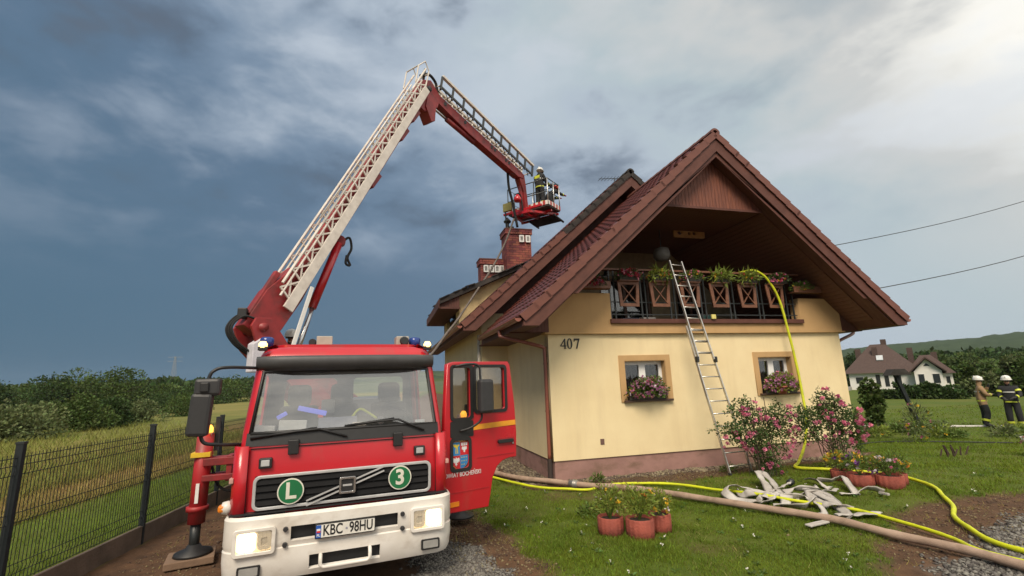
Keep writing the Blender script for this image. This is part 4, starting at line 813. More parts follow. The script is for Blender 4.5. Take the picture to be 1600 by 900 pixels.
fb = [(1.17, DRK, ((RED, 44, .055), (PINK, 22, .05)), 'hanging flower box with red and pink blooms at the left end of the balcony'), (2.14, DRK, ((RED, 44, .055), (ROSE, 20, .05)), 'red flower box on the first crossed panel from the left'),
      (3.05, HERBY, ((RED, 8, .045), (YEL, 12, .04)), 'yellow green flower box left of the ladder top'), (4.02, HERB, ((YEL, 10, .04), (PINK, 10, .045), (RED, 7, .045)), 'mixed flower box just right of the ladder top'),
      (4.92, HERBY, ((YEL, 6, .04), (PINK, 4, .04)), 'grassy green flower box on the fourth crossed panel'), (5.80, HERBY, ((YEL, 5, .04), (RED, 7, .05)), 'trailing green flower box left of the yellow hose top'),
      (6.80, DRK, ((RED, 24, .055), (PINK, 16, .055), (YEL, 6, .04)), 'pink and red flower box right of the yellow hose top'), (7.55, HERB, ((PINK, 9, .045), (YEL, 4, .04)), 'green flower box at the right end of the balcony')]
for x, m, fl, lb in fb:
    zb = 4.65 if 1.5 < x < 7.2 else 4.43
    t = thing('flower_box', lb, 'flower box', (x, -.19, zb), 0, 'flower boxes along the balcony'); w = MB(); w.add([(-.24, -.075, 0), (.24, -.075, 0), (.24, .075, 0), (-.24, .075, 0), (-.27, -.095, .15), (.27, -.095, .15), (.27, .095, .15), (-.27, .095, .15)], [(0, 1, 2, 3), (0, 1, 5, 4), (1, 2, 6, 5), (2, 3, 7, 6), (3, 0, 4, 7)]); w.build('planter', BOXM, t)
    foliage(t, (0, -.05, .12), (.35, .19, .15), 480, .07, m, fl, .45, -.55)
    if m is HERBY:   # strappy trailing leaves
        n = 70; P = np.stack([RNG.uniform(-.25, .25, n), RNG.uniform(-.1, .05, n), RNG.uniform(.1, .25, n)], 1); d = np.stack([RNG.normal(size=n) * .6, -np.abs(RNG.normal(size=n)) * .3, RNG.normal(size=n) * .8 - .1], 1); link('strap_leaves', leaf_mesh('strap', P, .26, d * 3, .09), HERBY, t)
for x, y, lb, fl, pot in ((2.48, -.02, 'window box overflowing with pink and purple flowers on the left window', ((LIL, 150, .045), (PINK, 70, .042), (WHT, 26, .035), (YEL, 6, .04)), False), (6.48, -.02, 'window box of lilac flowers with a small red pot on the right window', ((LIL, 160, .05), (PINK, 60, .042)), True)):
    t = thing('window_box', lb, 'flower box', (x, y, 1.68), 0, 'flower boxes on the ground floor windows'); MB().b2((-.5, -.1, 0), (.5, .12, .17)).build('planter', BOXM, t, bevel=.01)
    foliage(t, (0, -.10, .20), (.52, .24, .31), 1900, .07, HERB if not pot else HERBY, fl, .5, -.45)
    if pot: MB().lathe([(.09, .0), (.12, .16), (.13, .16), (.13, .2), (.11, .2)], (-.12, -.24, -.0), 16).build('pot', TERR, t, True)
# ---- rose bushes
IRON = mat('rusty_iron', (0.05, 0.028, 0.02), .8)
def rose(x, y, h, w_, label, nfl, blobs, seed, trellis):
    random.seed(seed); z0 = float(ground_z(x, y)); t = thing('rose_bush', label, 'rose bush', (x, y, z0)); st_ = MB()
    for k in range(16):
        bl = random.choice(blobs); a = random.random() * 6.28; r0 = random.uniform(0, .16)
        st_.tube(spline([(math.cos(a) * r0, math.sin(a) * r0, -.05), (math.cos(a) * r0 * 1.5 + bl[0] * .2, math.sin(a) * r0 * 1.5 + bl[1] * .2, bl[2] * .5), (bl[0], bl[1], bl[2])], 4), [.013, .012, .011, .010, .009, .008, .007, .006, .005], 5)
    st_.build('stems', mat('rose_stem', (0.06, 0.06, 0.025), .8), t)
    P, d = crown_pts(3600, blobs, .2); link('leaves', leaf_mesh('leaves', P, .060, d * .5, .6), mat('rose_leaf', (0.090, 0.135, 0.032), .55, scale=2, col2=(0.045, 0.078, 0.020), island=.45, spec=.4, lean=.25), t)
    # outer sprigs
    Q = []; sp = MB()
    for k in range(44):
        bl = random.choice(blobs); v = Vector((random.gauss(0, 1), random.gauss(0, 1), random.gauss(.35, .7))).normalized(); b0 = Vector(bl[:3]) + Vector([v[i] * bl[3 + i] * .8 for i in range(3)]); e = b0 + v * random.uniform(.12, .3) + Vector((0, 0, -.03)); sp.tube([b0, e], [.004, .002], 4)
        for q in range(14): f = random.random(); Q.append(b0.lerp(e, f) + Vector((random.gauss(0, .03), random.gauss(0, .03), random.gauss(0, .03))))
    tag(sp.build('sprigs', MATS['rose_stem'], t), kind='stuff'); link('sprig_leaves', leaf_mesh('sprig_leaves', np.array([q[:] for q in Q]), .055, None, .6), MATS['rose_leaf'], t)
    fm = []
    for v_ in range(3):
        P = []; D_ = []
        for ring, (nn, rr, zz) in enumerate(((5, .012, .02), (6, .026, .008), (7, .038, -.006))):
            for q in range(nn): a = q * 6.283 / nn + ring * .5 + v_; P.append((math.cos(a) * rr * .3, math.sin(a) * rr * .3, zz - .01)); D_.append((math.cos(a) * (.4 + ring * .5), math.sin(a) * (.4 + ring * .5), 1.1 - ring * .45))
        me = leaf_mesh('flower', np.array(P), .05, np.array(D_) * 3, .95); me.materials.append((ROSE, PINK, ROSE)[v_]); fm.append(me)
    P, d = crown_pts(nfl * 6, blobs, .95); f = (d[:, 1] < .25); P, d = P[f], d[f]; pick = RNG.permutation(len(P)); cl = []
    for i in pick:
        if len(cl) >= nfl: break
        cl.append(i); o = bpy.data.objects.new('flower', fm[len(cl) % 3]); COL.objects.link(o); o.parent = t; o.location = P[i] + d[i] * .05; s_ = random.uniform(.65, 1.2); o.scale = (s_,) * 3
        o.rotation_euler = Vector(d[i]).to_track_quat('Z', 'Y').to_euler()
        for q in range(random.choice((0, 0, 1, 2))):
            o2 = bpy.data.objects.new('flower', fm[q]); COL.objects.link(o2); o2.parent = t; o2.location = P[i] + d[i] * .05 + RNG.normal(size=3) * .055; o2.scale = (s_ * .85,) * 3; o2.rotation_euler = o.rotation_euler
    tr = MB()
    for sx, sy in trellis: tr.bar((sx, sy, -.1), (sx * .8, sy * .8, h * 1.0), .014, .014)
    for z in (h * .25, h * .85):
        pts = [(sx * (1 - .2 * z / h), sy * (1 - .2 * z / h), z) for sx, sy in trellis]
        for a, b in zip(pts, pts[1:] + pts[:1]): tr.bar(a, b, .012, .012)
    tr.build('trellis', IRON, t); return t
rose(4.34, -1.45, 1.70, 1.3, 'full pink rose bush growing beside the foot of the ladder', 52, [(-.12, 0, .98, .50, .36, .42), (.34, .02, .74, .46, .34, .40), (-.40, .0, .92, .38, .3, .30), (-.34, 0, 1.44, .34, .26, .26), (.38, 0, 1.22, .40, .28, .26), (.10, 0, .38, .24, .2, .32), (.22, -.05, .2, .18, .16, .2), (-.78, 0, 1.02, .26, .2, .16), (.72, 0, .98, .26, .2, .22), (.68, 0, 1.36, .22, .2, .18)], 3, [(-.22, -.16), (.22, -.16), (.22, .16), (-.22, .16)])
rose(6.05, -1.75, 1.75, 1.5, 'leggy pink rose bush between the house corner and the clay planters', 48, [(.28, 0, 1.20, .50, .36, .34), (-.38, 0, 1.18, .44, .32, .26), (-.62, 0, .92, .30, .26, .24), (.66, 0, 1.0, .30, .28, .32), (.02, 0, 1.52, .34, .28, .24), (.12, 0, .7, .24, .2, .34), (.72, 0, .62, .14, .14, .22), (-.78, 0, 1.30, .26, .2, .16)], 5, [(-.16, -.12), (.16, -.12), (.16, .12), (-.16, .12)])
random.seed(17)
# ---- clay planters
CLAY = mat('red_concrete', (0.36, 0.085, 0.058), .85, scale=5, col2=(0.25, 0.062, 0.045), bump=.5, bscale=40); SOILM = mat('pot_soil', (0.05, 0.035, 0.025), .95, bump=.6)
def pot(x, y, r, h, lb, gr, leafm, fl, tall, nleaf=700, tilt=(0, 0)):
    t = thing('clay_planter', lb, 'planter', (x, y, float(ground_z(x, y)) - .02), random.random() * 6, gr); t.rotation_euler = (tilt[0], tilt[1], t.rotation_euler.z)
    rib = lambda a: 1 - .055 * abs(math.sin(a * 8)) ** 6
    w = MB(); w.lathe([(r * .97, 0), (r, h * .5), (r, h * .96), (r * .97, h), (r * .86, h), (r * .86, h - .05)], n=64, fn=rib); w.build('pot', CLAY, t, True)
    MB().lathe([(.01, h - .03), (r * .85, h - .04), (r * .85, h - .06)], n=24).build('soil', SOILM, t)
    foliage(t, (0, 0, h + tall * .35), (r * 1.28, r * 1.28, tall * .80), nleaf, .055, leafm, fl, .35, -.25, 14)
G1, G2 = 'three clay planters on the lawn by the brown hose', 'clay planters with pansies behind the hose heap'
pot(-.49, -3.76, .19, .26, 'left clay planter of the front trio with wispy herbs', G1, HERBY, ((YEL, 3, .03), (WHT, 12, .02)), .36, 620)
pot(-.17, -4.04, .20, .28, 'middle clay planter of the front trio, nearest the viewer', G1, HERBY, ((YEL, 5, .035), (ORG, 3, .04)), .34, 680)
pot(.24, -3.90, .165, .28, 'right clay planter of the front trio, leaning slightly', G1, HERBY, ((YEL, 10, .035), (WHT, 4, .03)), .27, 500, (.0, -.07))
pot(5.42, -2.42, .20, .22, 'left clay planter of the pansy group, half hidden', G2, HERBY, ((YEL, 22, .05), (PUR, 8, .05)), .30, 600)
pot(5.30, -2.92, .235, .24, 'front clay planter of the pansy group with yellow and violet pansies', G2, HERB, ((YEL, 14, .05), (PUR, 10, .055), (WHT, 5, .04)), .32, 700)
pot(5.62, -3.24, .235, .25, 'right front clay planter of the pansy group with pale pink blooms', G2, HERB, ((WHT, 10, .05), (PINK, 8, .045), (YEL, 6, .04)), .28, 700)
pot(5.98, -3.08, .20, .23, 'rearmost clay planter of the pansy group beside the yellow hose', G2, HERB, ((ORG, 5, .05), (YEL, 8, .05), (PUR, 4, .05)), .30, 560)
pot(11.6, -2.35, .24, .24, 'clay planter cut by the right edge of the picture', None, HERB, ((PINK, 6, .05), (WHT, 4, .05)), .22, 450)
# tall dry flower stalks rising behind the front trio
t = thing('dry_stalks', 'thin dry seeding stalks rising behind the front clay planters', 'plant', (-.12, -3.3, 0)); w = MB(); Q = []
for k in range(34):
    x, y = random.gauss(0, .16), random.gauss(0, .12); h = random.uniform(.25, .62); e = Vector((x + random.gauss(0, .06), y, h)); w.tube([(x * .6, y * .6, -.02), (x, y, h * .6), e], [.004, .003, .002], 4); Q += [e + Vector([random.gauss(0, .02) for _ in range(3)]) for _ in range(5)]
w.build('stems', g_dry, t); tag(link('seed_heads', leaf_mesh('seed_heads', np.array([q[:] for q in Q]), .03), mat('seed_brown', (.16, .085, .045), .8), t), kind='stuff')
# small weeds by the wall
for x, y, lb in ((4.0, -.75, 'low green weed by the ladder foot'), (.8, -.55, 'thin weeds at the left of the wall pebbles'), (-.45, -2.9, 'wispy grass clump left of the front planters')):
    t = thing('weed_clump', lb, 'weed', (x, y, float(ground_z(x, y)))); foliage(t, (0, 0, .06), (.2, .14, .13), 160, .07, HERB, (), .35); w = MB(); w.tube([(0, 0, -.02), (.02, 0, .12)], .005, 4); w.build('stem', HERB, t)
# ---- garden bed plants at the right
random.seed(23)
spots = []
for k in range(26):
    f = random.random(); g = random.random(); x = 11.2 + f * 6.5 + g * 4; y = 2.2 - f * 4.4 + g * 3.2
    if math.hypot(x - 17.75, y - 2.2) < .7 or math.hypot(x - 17.5, y - 1.2) < .7: continue
    spots.append((x, y))
spots.sort(key=lambda p: (0.966 * (p[0] - CX) - 0.2547 * (p[1] - CY)) / (0.256 * (p[0] - CX) + 0.9457 * (p[1] - CY))); cnt = [0, 0, 0]
for k, (x, y) in enumerate(spots):
    kind = k % 3; od = ORD[cnt[kind]]; cnt[kind] += 1; t = thing('bed_plant', (od + ' low leafy green plant from the left in the garden bed', od + ' pale bushy plant from the left in the garden bed', od + ' yellow flowering plant from the left in the garden bed')[kind], 'plant', (x, y, float(ground_z(x, y))), 0, ('leafy bed plants', 'pale bed plants', 'flowering bed plants')[kind])
    foliage(t, (0, 0, .10), (random.uniform(.3, .6), random.uniform(.3, .5), random.uniform(.12, .26)), 260, .11, (HERB, F_PALE, HERBY)[kind], (((YEL, 3, .05),) if kind == 2 else ()), .45)
    w = MB(); w.tube([(0, 0, -.02), (0, 0, .2)], .01, 5); w.build('stem', HERB, t)
x, y = at(1390, 19.3); t = thing('tall_flower_plant', 'tall pale flowering plant just right of the leggy rose', 'plant', (x, y, 0)); foliage(t, (0, 0, .6), (.4, .35, .6), 500, .12, F_PALE, ((YEL, 8, .06), (PINK, 6, .06)), .3, -.9, 10)
# cut sticks
t = thing('cut_stump', 'cluster of dark pruned stems sticking out of the lawn', 'plant', (10.27, -1.34, 0)); 
for k in range(9):
    a = k * .75; x, y = -.36 + k * .09, random.gauss(0, .08); MB().tube([(x, y, -.03), (x + random.gauss(-.02, .08), y, random.uniform(.14, .34))], [.022, .016], 6).build('stem', IRON, t)
# ================================================================== hoses
def hose(name, pts, r, m, label, n=9, k=8, wob=0.0):
    P = spline(pts, k); ph = random.random() * 9
    P = [p + Vector((math.sin(i * .37 + ph), math.cos(i * .29 + ph * 2), 0)) * wob + Vector((0, 0, abs(math.sin(i * .21 + ph)) * wob * .5)) for i, p in enumerate(P)]
    rs_ = [r * (1 + .05 * math.sin(i * .9 + ph) + .04 * math.sin(i * 2.3)) for i in range(len(P))]
    o = MB(); o.tube(P, rs_, n); t = o.build(name, m, None, True); tag(t, label, 'hose'); return t
def gz(x, y, r): return (x, y, float(ground_z(x, y)) + r + .035)
HB = mat('brown_hose', (0.44, 0.315, 0.235), .8, scale=2.5, col2=(0.34, 0.235, 0.17), bump=.5, bscale=140, streak=((.15, .095, .06), .7, (4, 4, 4), .5, .72)); HY = mat('yellow_hose', (0.64, 0.68, 0.010), .55, scale=4, col2=(0.52, 0.57, 0.012), bump=.35, bscale=160, streak=((.30, .30, .03), .6, (5, 5, 5), .54, .74))
r = .054
hb = hose('supply_hose', [gz(-3.2, 3.6, r), gz(-2.1, 2.4, r), gz(-1.35, 1.5, r), gz(-.75, .5, r), gz(-.2, -.35, r), gz(.3, -.98, r), gz(.78, -1.45, r), gz(1.3, -2.15, r), gz(1.72, -2.95, r), gz(2.2, -3.85, r), gz(2.58, -4.62, r), gz(2.8, -5.38, r), gz(2.92, -6.04, r), gz(3.02, -6.6, r), gz(3.1, -7.6, r)], r, HB, 'thick brown supply hose crossing the lawn to the lower right', 12, 8, .012)
cp_ = MB(); cp_.tube([gz(.08, -.72, r), gz(.20, -.86, r)], .078, 14); cp_.tube([gz(.12, -.765, r), gz(.16, -.815, r)], .088, 14); cp_.build('coupling', mat('coupling_alloy', (.35, .33, .30), .45, .6), hb, True)
rr = .026
hose('attack_hose', [gz(-2.6, 2.4, rr), gz(-1.5, 1.2, rr), gz(-1.0, .0, rr), gz(-.61, -.62, rr), gz(-.12, -1.05, rr), gz(.3, -1.2, rr - .03), gz(.75, -1.09, rr), gz(1.42, -1.26, rr), gz(2.02, -1.72, rr), gz(2.42, -2.36, rr), gz(2.7, -3.05, rr + .03), gz(3.09, -3.73, rr + .03), gz(3.42, -4.35, rr), gz(3.5, -5.06, rr), gz(3.35, -5.65, rr), gz(3.18, -6.15, rr), gz(3.3, -7.2, rr)], rr, HY, 'yellow hose running through the grey hose heap towards the viewer', 9, 8, .014)
hose('attack_hose', [(5.6, .5, 4.98), (5.9, .1, 5.03), (6.05, -.10, 5.04), (6.22, -.2, 4.96), (6.45, -.24, 4.72), (6.68, -.27, 4.20), (6.80, -.30, 3.3), (6.86, -.34, 2.4), (6.82, -.42, 1.6), (6.68, -.55, 1.0), (6.30, -.75, .45), (5.85, -.95, .12), gz(5.5, -1.2, rr), gz(5.8, -1.6, rr), gz(6.15, -2.0, rr), gz(6.45, -2.6, rr), gz(6.35, -3.15, rr), gz(6.03, -3.72, rr), gz(5.5, -4.2, rr), gz(5.0, -4.66, rr), gz(4.4, -5.05, rr), gz(4.0, -5.48, rr), gz(3.7, -5.9, rr), gz(3.62, -6.4, rr), gz(3.8, -7.2, rr)], .033, HY, 'yellow hose hanging from the balcony and snaking past the planters')
hose('roof_hose', [(.91, 5.85, 8.4), (.48, 5.7, 7.35), (-.15, 5.3, 6.24), (-.87, 4.45, 5.24), (-1.61, 3.7, 4.2), (-2.07, 3.0, 3.65), (-2.45, 2.3, 3.16), (-2.9, 1.8, 2.6), (-3.2, 1.6, 1.6)], .035, mat('grey_hose', (0.16, 0.13, 0.11), .8, col2=(0.10, 0.085, 0.075)), 'grey hose stretched from the rescue basket down past the chimney and dormer')
w = MB(); w.tube(spline([gz(-2.3, 1.9, .05), gz(-1.6, 1.6, .05), gz(-1.15, 1.35, .05), gz(-1.0, 1.62, .05), gz(-1.4, 2.0, .05), gz(-1.9, 2.4, .05)], 8), .05, 9); o = w.build('hose_loop', HB, None, True); tag(o, 'looped end of brown hose behind the open truck door', 'hose')
hose('garden_hose', [gz(9.8, .9, .0), gz(11.4, .9, 0), gz(13.8, -.8, 0), gz(16, -2.6, 0)], .018, mat('black_rubber', (.02, .02, .02), .6), 'thin black garden hose along the edge of the bed', 6)
hose('white_hose', [gz(14.8, 4.6, 0), gz(16.3, 3.2, 0), gz(17.2, 2.6, 0), gz(18.2, 1.9, 0), gz(19.5, .8, 0), gz(21, -.4, 0)], .045, mat('white_hose', (.62, .60, .56), .8), 'white hose lying on the grass by the firefighters', 6)
# deflated grey hose: flat ribbons
GREY = mat('canvas_hose', (0.56, 0.53, 0.49), .9, scale=3, col2=(0.37, 0.34, 0.31), bump=.5, bscale=120, streak=((.30, .26, .21), .5, (7, 7, 7), .54, .74))
def ribbon(w, pts, width, k=10, roll=0.0, edges=None):
    P = spline(pts, k); rows = []
    for i, p in enumerate(P):
        t = (P[min(i + 1, len(P) - 1)] - P[max(i - 1, 0)]).normalized(); f = i / (len(P) - 1); a = roll(f) if callable(roll) else roll
        side = t.cross(Vector((0, 0, 1))); side = side.normalized() if side.length > .05 else Vector((1, 0, 0)); nrm = side.cross(t).normalized(); s_ = side * math.cos(a) + nrm * math.sin(a); n_ = nrm * math.cos(a) - side * math.sin(a)
        cr = math.sin(i * 1.1) * .004 + math.sin(i * .53) * .008; p = p + n_ * cr
        rows.append([p - s_ * width / 2, p - s_ * width * .25 + n_ * .012, p + s_ * width * .25 + n_ * .012, p + s_ * width / 2, p + s_ * width * .25 - n_ * .006, p - s_ * width * .25 - n_ * .006])
    w.grid(rows, closed=True); return w
gh = thing('deflated_hose', 'heap of flat grey canvas fire hose tangled on the lawn', 'hose', (3.2, -3.3, 0)); z = .07
w = MB(); L_ = lambda x, y, zz: (x - 3.2, y + 3.3, zz)
ribbon(w, [L_(2.55, -3.35, .05), L_(2.22, -3.10, .08), L_(2.25, -2.80, .16), L_(2.55, -2.75, .20), L_(2.80, -2.95, .13), L_(2.95, -3.25, .10), L_(3.15, -3.55, .08)], .17, roll=lambda f: .6 * math.sin(f * 5))
ribbon(w, [L_(2.42, -3.42, .05), L_(2.75, -3.35, .08), L_(3.05, -3.0, .13), L_(3.28, -2.65, .20), L_(3.50, -2.28, .26), L_(3.66, -2.20, .25), L_(3.56, -2.5, .18), L_(3.28, -2.95, .13), L_(2.95, -3.45, .08), L_(2.78, -3.62, .05)], .17, roll=lambda f: .5 * math.sin(f * 9 + 1))
ribbon(w, [L_(2.70, -3.0, .08), L_(3.05, -3.05, .13), L_(3.4, -2.9, .13), L_(3.72, -2.72, .12), L_(3.9, -2.62, .12)], .10, roll=.3)
ribbon(w, [L_(2.6, -3.55, .05), L_(2.95, -3.85, .07), L_(3.2, -3.75, .14), L_(3.45, -3.5, .15), L_(3.6, -3.65, .11), L_(3.5, -3.95, .07), L_(3.25, -4.1, .06)], .17, roll=lambda f: .9 * math.sin(f * 8))
ribbon(w, [L_(2.9, -3.2, .10), L_(3.25, -3.45, .13), L_(3.6, -3.5, .17), L_(3.95, -3.45, .12), L_(4.3, -3.25, .09)], .10, roll=lambda f: 1.0 - f)
ribbon(w, [L_(3.35, -3.55, .15), L_(3.15, -3.9, .10), L_(2.85, -4.3, .07), L_(2.62, -4.35, .05)], .11, roll=lambda f: .8 * f)
ribbon(w, [L_(3.55, -3.3, .17), L_(3.5, -3.75, .13), L_(3.28, -4.2, .08), L_(3.1, -4.45, .06), L_(3.05, -4.55, .05)], .15, roll=lambda f: -.7 * f)
ribbon(w, [L_(2.95, -4.4, .06), L_(3.2, -4.5, .07), L_(3.45, -4.56, .07), L_(3.62, -4.5, .06)], .18, roll=.1)
rs = random.Random(4)
for q in range(4):
    x, y = rs.uniform(2.5, 3.5), 0; y = -3.35 - (x - 2.9) * .35 + rs.gauss(0, .18); a = rs.uniform(0, 6.28); pts = []
    for k in range(6): pts.append(L_(x, y, .05 + rs.random() * .10)); a += rs.gauss(0, .9); x += math.cos(a) * .19 + .03; y += math.sin(a) * .15 - .02
    ph = rs.random() * 6; ribbon(w, pts, rs.uniform(.11, .15), 8, roll=lambda f, ph=ph: 1.1 * math.sin(f * 6 + ph))
w.build('flat_hose', GREY, gh, True); cp = MB(); cp.tube([L_(3.88, -2.63, .12), L_(3.99, -2.57, .12)], .062, 12); cp.build('coupling', STEELB, gh, True)
g2 = thing('deflated_hose', 'smaller flat grey canvas hose piece right of the hose heap', 'hose', (4.5, -3.0, 0)); w = MB(); L2 = lambda x, y, zz: (x - 4.5, y + 3.0, zz)
ribbon(w, [L2(4.55, -2.38, .08), L2(4.52, -2.62, .12), L2(4.42, -2.90, .07), L2(4.38, -3.05, .05)], .14, roll=lambda f: .7 * math.sin(f * 4)); ribbon(w, [L2(4.52, -2.66, .12), L2(4.72, -2.80, .13), L2(4.86, -2.92, .20), L2(4.72, -3.12, .18), L2(4.4, -3.55, .05)], .14, roll=lambda f: .9 - .8 * f); ribbon(w, [L2(4.2, -3.4, .05), L2(4.42, -3.52, .06), L2(4.62, -3.62, .16), L2(4.75, -3.78, .10)], .15, roll=lambda f: 1.0 * f)
w.build('flat_hose', GREY, g2, True); MB().box(L2(4.72, -3.80, .09), (.05, .16, .03)).build('hose_end', GREY, g2)
g3 = tag(MB().box((2.35, -4.62, .06), (.42, .1, .03), .15).build('hose_scrap', GREY, None, bevel=.012), 'short scrap of grey hose below the brown hose', 'hose')
# ================================================================== ladder
ALU = mat('aluminium', (0.62, 0.61, 0.58), .35, .85, scale=8, col2=(0.48, 0.47, 0.45))
la = thing('ladder', 'two section aluminium ladder leaning against the balcony', 'ladder', (4.05, -1.0, 0)); la.location = (0, 0, 0)
B0, B1, T0, T1 = Vector((3.74, -1.14, .02)), Vector((4.36, -1.10, .02)), Vector((3.32, -.20, 5.20)), Vector((3.76, -.20, 5.18))
out = Vector((0, -1, -.15)).normalized() * .055
def lad(f0, f1, off, ins, name):
    a0, a1 = B0.lerp(T0, f0) + off, B0.lerp(T0, f1) + off; b0, b1 = B1.lerp(T1, f0) + off, B1.lerp(T1, f1) + off; dx = (b0 - a0).normalized() * ins; a0 += dx; a1 += dx; b0 -= dx; b1 -= dx
    for p, q in ((a0, a1), (b0, b1)): MB().bar(p, q, .028, .068, (0, -1, 0)).build('rail', ALU, la, bevel=.004)
    n = int((a1 - a0).length / .285)
    for k in range(n): f = (k + .6) / n; MB().tube([a0.lerp(a1, f), b0.lerp(b1, f)], .015, 7).build('rung', ALU, la, True)
lad(0, .66, Vector((0, 0, 0)), 0.0, 'lower'); lad(.50, 1.0, -out * -1.0, .045, 'upper')
for f, c in ((.5, B0), (.5, B1)): e = B0.lerp(T0, .5) if c is B0 else B1.lerp(T1, .5); MB().box(e + out, (.06, .09, .14)).build('bracket', STEELB, la, bevel=.01)
for p in (B0, B1): MB().box(p + Vector((0, 0, .02)), (.045, .085, .05)).build('foot', mat('rubber_foot', (.03, .03, .03), .8), la, bevel=.006)
# ================================================================== wire fence on the left
FEN = mat('anthracite_coat', (0.022, 0.027, 0.030), .65, scale=6, col2=(.016, .02, .022), spec=.25); CONC = mat('concrete_board', (0.16, 0.115, 0.085), .9, scale=3, col2=(.10, .075, .055), bump=.4, bscale=30)
fe = thing('wire_fence', 'anthracite mesh panel fence on a concrete base board along the drive', 'fence', (0, 0, 0)); ys = [-6.35, -4.0, -1.64, .72, 3.08, 5.44, 7.8]
for i, y in enumerate(ys):
    x = float(fence_x(y)); p = MB(); p.b2((x - .035, y - .03, -.1), (x + .035, y + .03, 1.72)); p = p.build('post', FEN, fe, bevel=.004); MB().b2((x - .039, y - .034, 1.72), (x + .039, y + .034, 1.745)).build('cap', STEELB, p)
    if i + 1 < len(ys):
        y1 = ys[i + 1]; x1 = float(fence_x(y1)); w = MB(); n = 47; off = .045
        for k in range(n + 1):
            f = k / n; px, py = x + (x1 - x) * f + off * 0, y + (y1 - y) * f; bx = px - .0
            pts = [(bx, py, .27)] 
            for zz in (.42, .95, 1.45): pts += [(bx, py, zz - .05), (bx + .012, py, zz), (bx, py, zz + .05)]
            pts.append((bx, py, 1.62)); w.tube(pts, .0042, 4, cap=False)
        for zz in (.28, .37, .47, .90, 1.0, 1.40, 1.50, 1.58): w.tube([(x, y, zz), (x1, y1, zz)], .0045, 4)
        w.build('wire_panel', FEN, fe)
        b = MB(); b.bar((x, y, .07), (x1, y1, .07), .055, .36); b.build('base_board', CONC, fe, bevel=.006)
# leaning fence post, wires and sticks at right
t = thing('bird_table', 'leaning dark post with a small pitched roof at the edge of the lawn', 'bird table', (16.25, 3.45, 0)); MB().bar((0, 0, -.1), (-.52, .2, 2.05), .13, .13).build('shaft', FEN, t, bevel=.01); MB().box((0, 0, .05), (.3, .3, .1)).build('base', FEN, t, bevel=.02); w = MB(); w.prism([(-1.0, .05, 1.98), (-.1, -.12, 1.98), (-.32, -.06, 2.22), (-.78, .0, 2.22)], (.2, .45, 0)); w.build('roof', mat('feeder_roof', (.03, .026, .022), .9), t)
WIRE = mat('cable', (.03, .03, .03), .6)
for a, b, lb in (((11.0, 4.0, 6.75), (42, 4.0, 15.1), 'upper power cable running from behind the roof to the right'), ((9.9, 1.6, 4.55), (40, 3.4, 11.7), 'lower power cable running from the eave to the right')):
    pts = [Vector(a).lerp(Vector(b), k / 16) + Vector((0, 0, -.8 * math.sin(math.pi * k / 16))) for k in range(17)]; o = MB().tube(pts, .016, 5).build('power_cable', WIRE); tag(o, lb, 'cable')
# ================================================================== neighbour house
nd = az_dir(1400); nx_, ny_ = at(1374, 88); nb = thing('neighbour_house', 'white bungalow with brown hipped roof beyond the meadow', 'house', (nx_, ny_, -.45), math.atan2(-nd.x, nd.y))
NW = mat('white_render', (0.72, 0.70, 0.66), .9, var=.03); NR = mat('brown_shingle', (0.085, 0.052, 0.042), .8, scale=6, col2=(.06, .036, .03), bump=.3, bscale=8); NG = mat('dark_pane', (0.03, 0.035, 0.04), .15)
def nwall(x0, x1, y0, y1, h): MB().b2((x0, y0, -.3), (x1, y1, h)).build('wall', NW, nb)
nwall(-5.6, 2.4, 0, 8, 2.35); nwall(2.0, 4.9, -1.6, 6, 2.35); nwall(4.9, 6.0, 1, 6, 1.9)
def hip(x0, x1, y0, y1, z0, z1, rx0, rx1, ry): 
    w = MB(); v = [(x0, y0, z0), (x1, y0, z0), (x1, y1, z0), (x0, y1, z0), (rx0, ry, z1), (rx1, ry, z1)]; w.add(v, [(0, 1, 5, 4), (1, 2, 5), (2, 3, 4, 5), (3, 0, 4), (3, 2, 1, 0)]); return w.build('roof', NR, nb)
r1 = hip(-6.3, 3.1, -.6, 8.6, 2.25, 6.6, -2.6, -.8, 4); r2 = hip(1.0, 6.4, .4, 6.6, 1.95, 4.6, 3.0, 4.2, 3.5)
w = MB(); w.add([(1.5, -2.2, 2.1), (3.45, -2.2, 4.05), (5.4, -2.2, 2.1), (1.5, 4, 2.1), (3.45, 4, 4.05), (5.4, 4, 2.1), (1.5, -2.2, 2.3), (3.45, -2.2, 4.3), (5.4, -2.2, 2.3), (1.5, 4, 2.3), (3.45, 4, 4.3), (5.4, 4, 2.3)], [(0, 1, 7, 6), (1, 2, 8, 7), (6, 7, 10, 9), (7, 8, 11, 10), (0, 3, 4, 1), (1, 4, 5, 2), (0, 6, 9, 3), (2, 5, 11, 8)]); w.build('roof', NR, nb)
w = MB(); w.prism([(2.0, -1.55, 2.3), (4.9, -1.55, 2.3), (3.45, -1.55, 3.95)], (0, .2, 0)); w.build('gable', NW, nb); w = MB(); w.prism([(3.1, -1.6, 3.0), (3.8, -1.6, 3.0), (3.45, -1.6, 3.4)], (0, .08, 0)); w.build('gable_window', NG, nb)
for x, y, z in ((-4.2, 3, 6.0), (-2.1, 2.4, 6.1), (-.9, 4.2, 7.3), (2.0, 4, 5.8), (4.6, 4, 5.0)): MB().b2((x - .35, y - .3, z - 2.3), (x + .35, y + .3, z)).build('chimney', NR, nb)
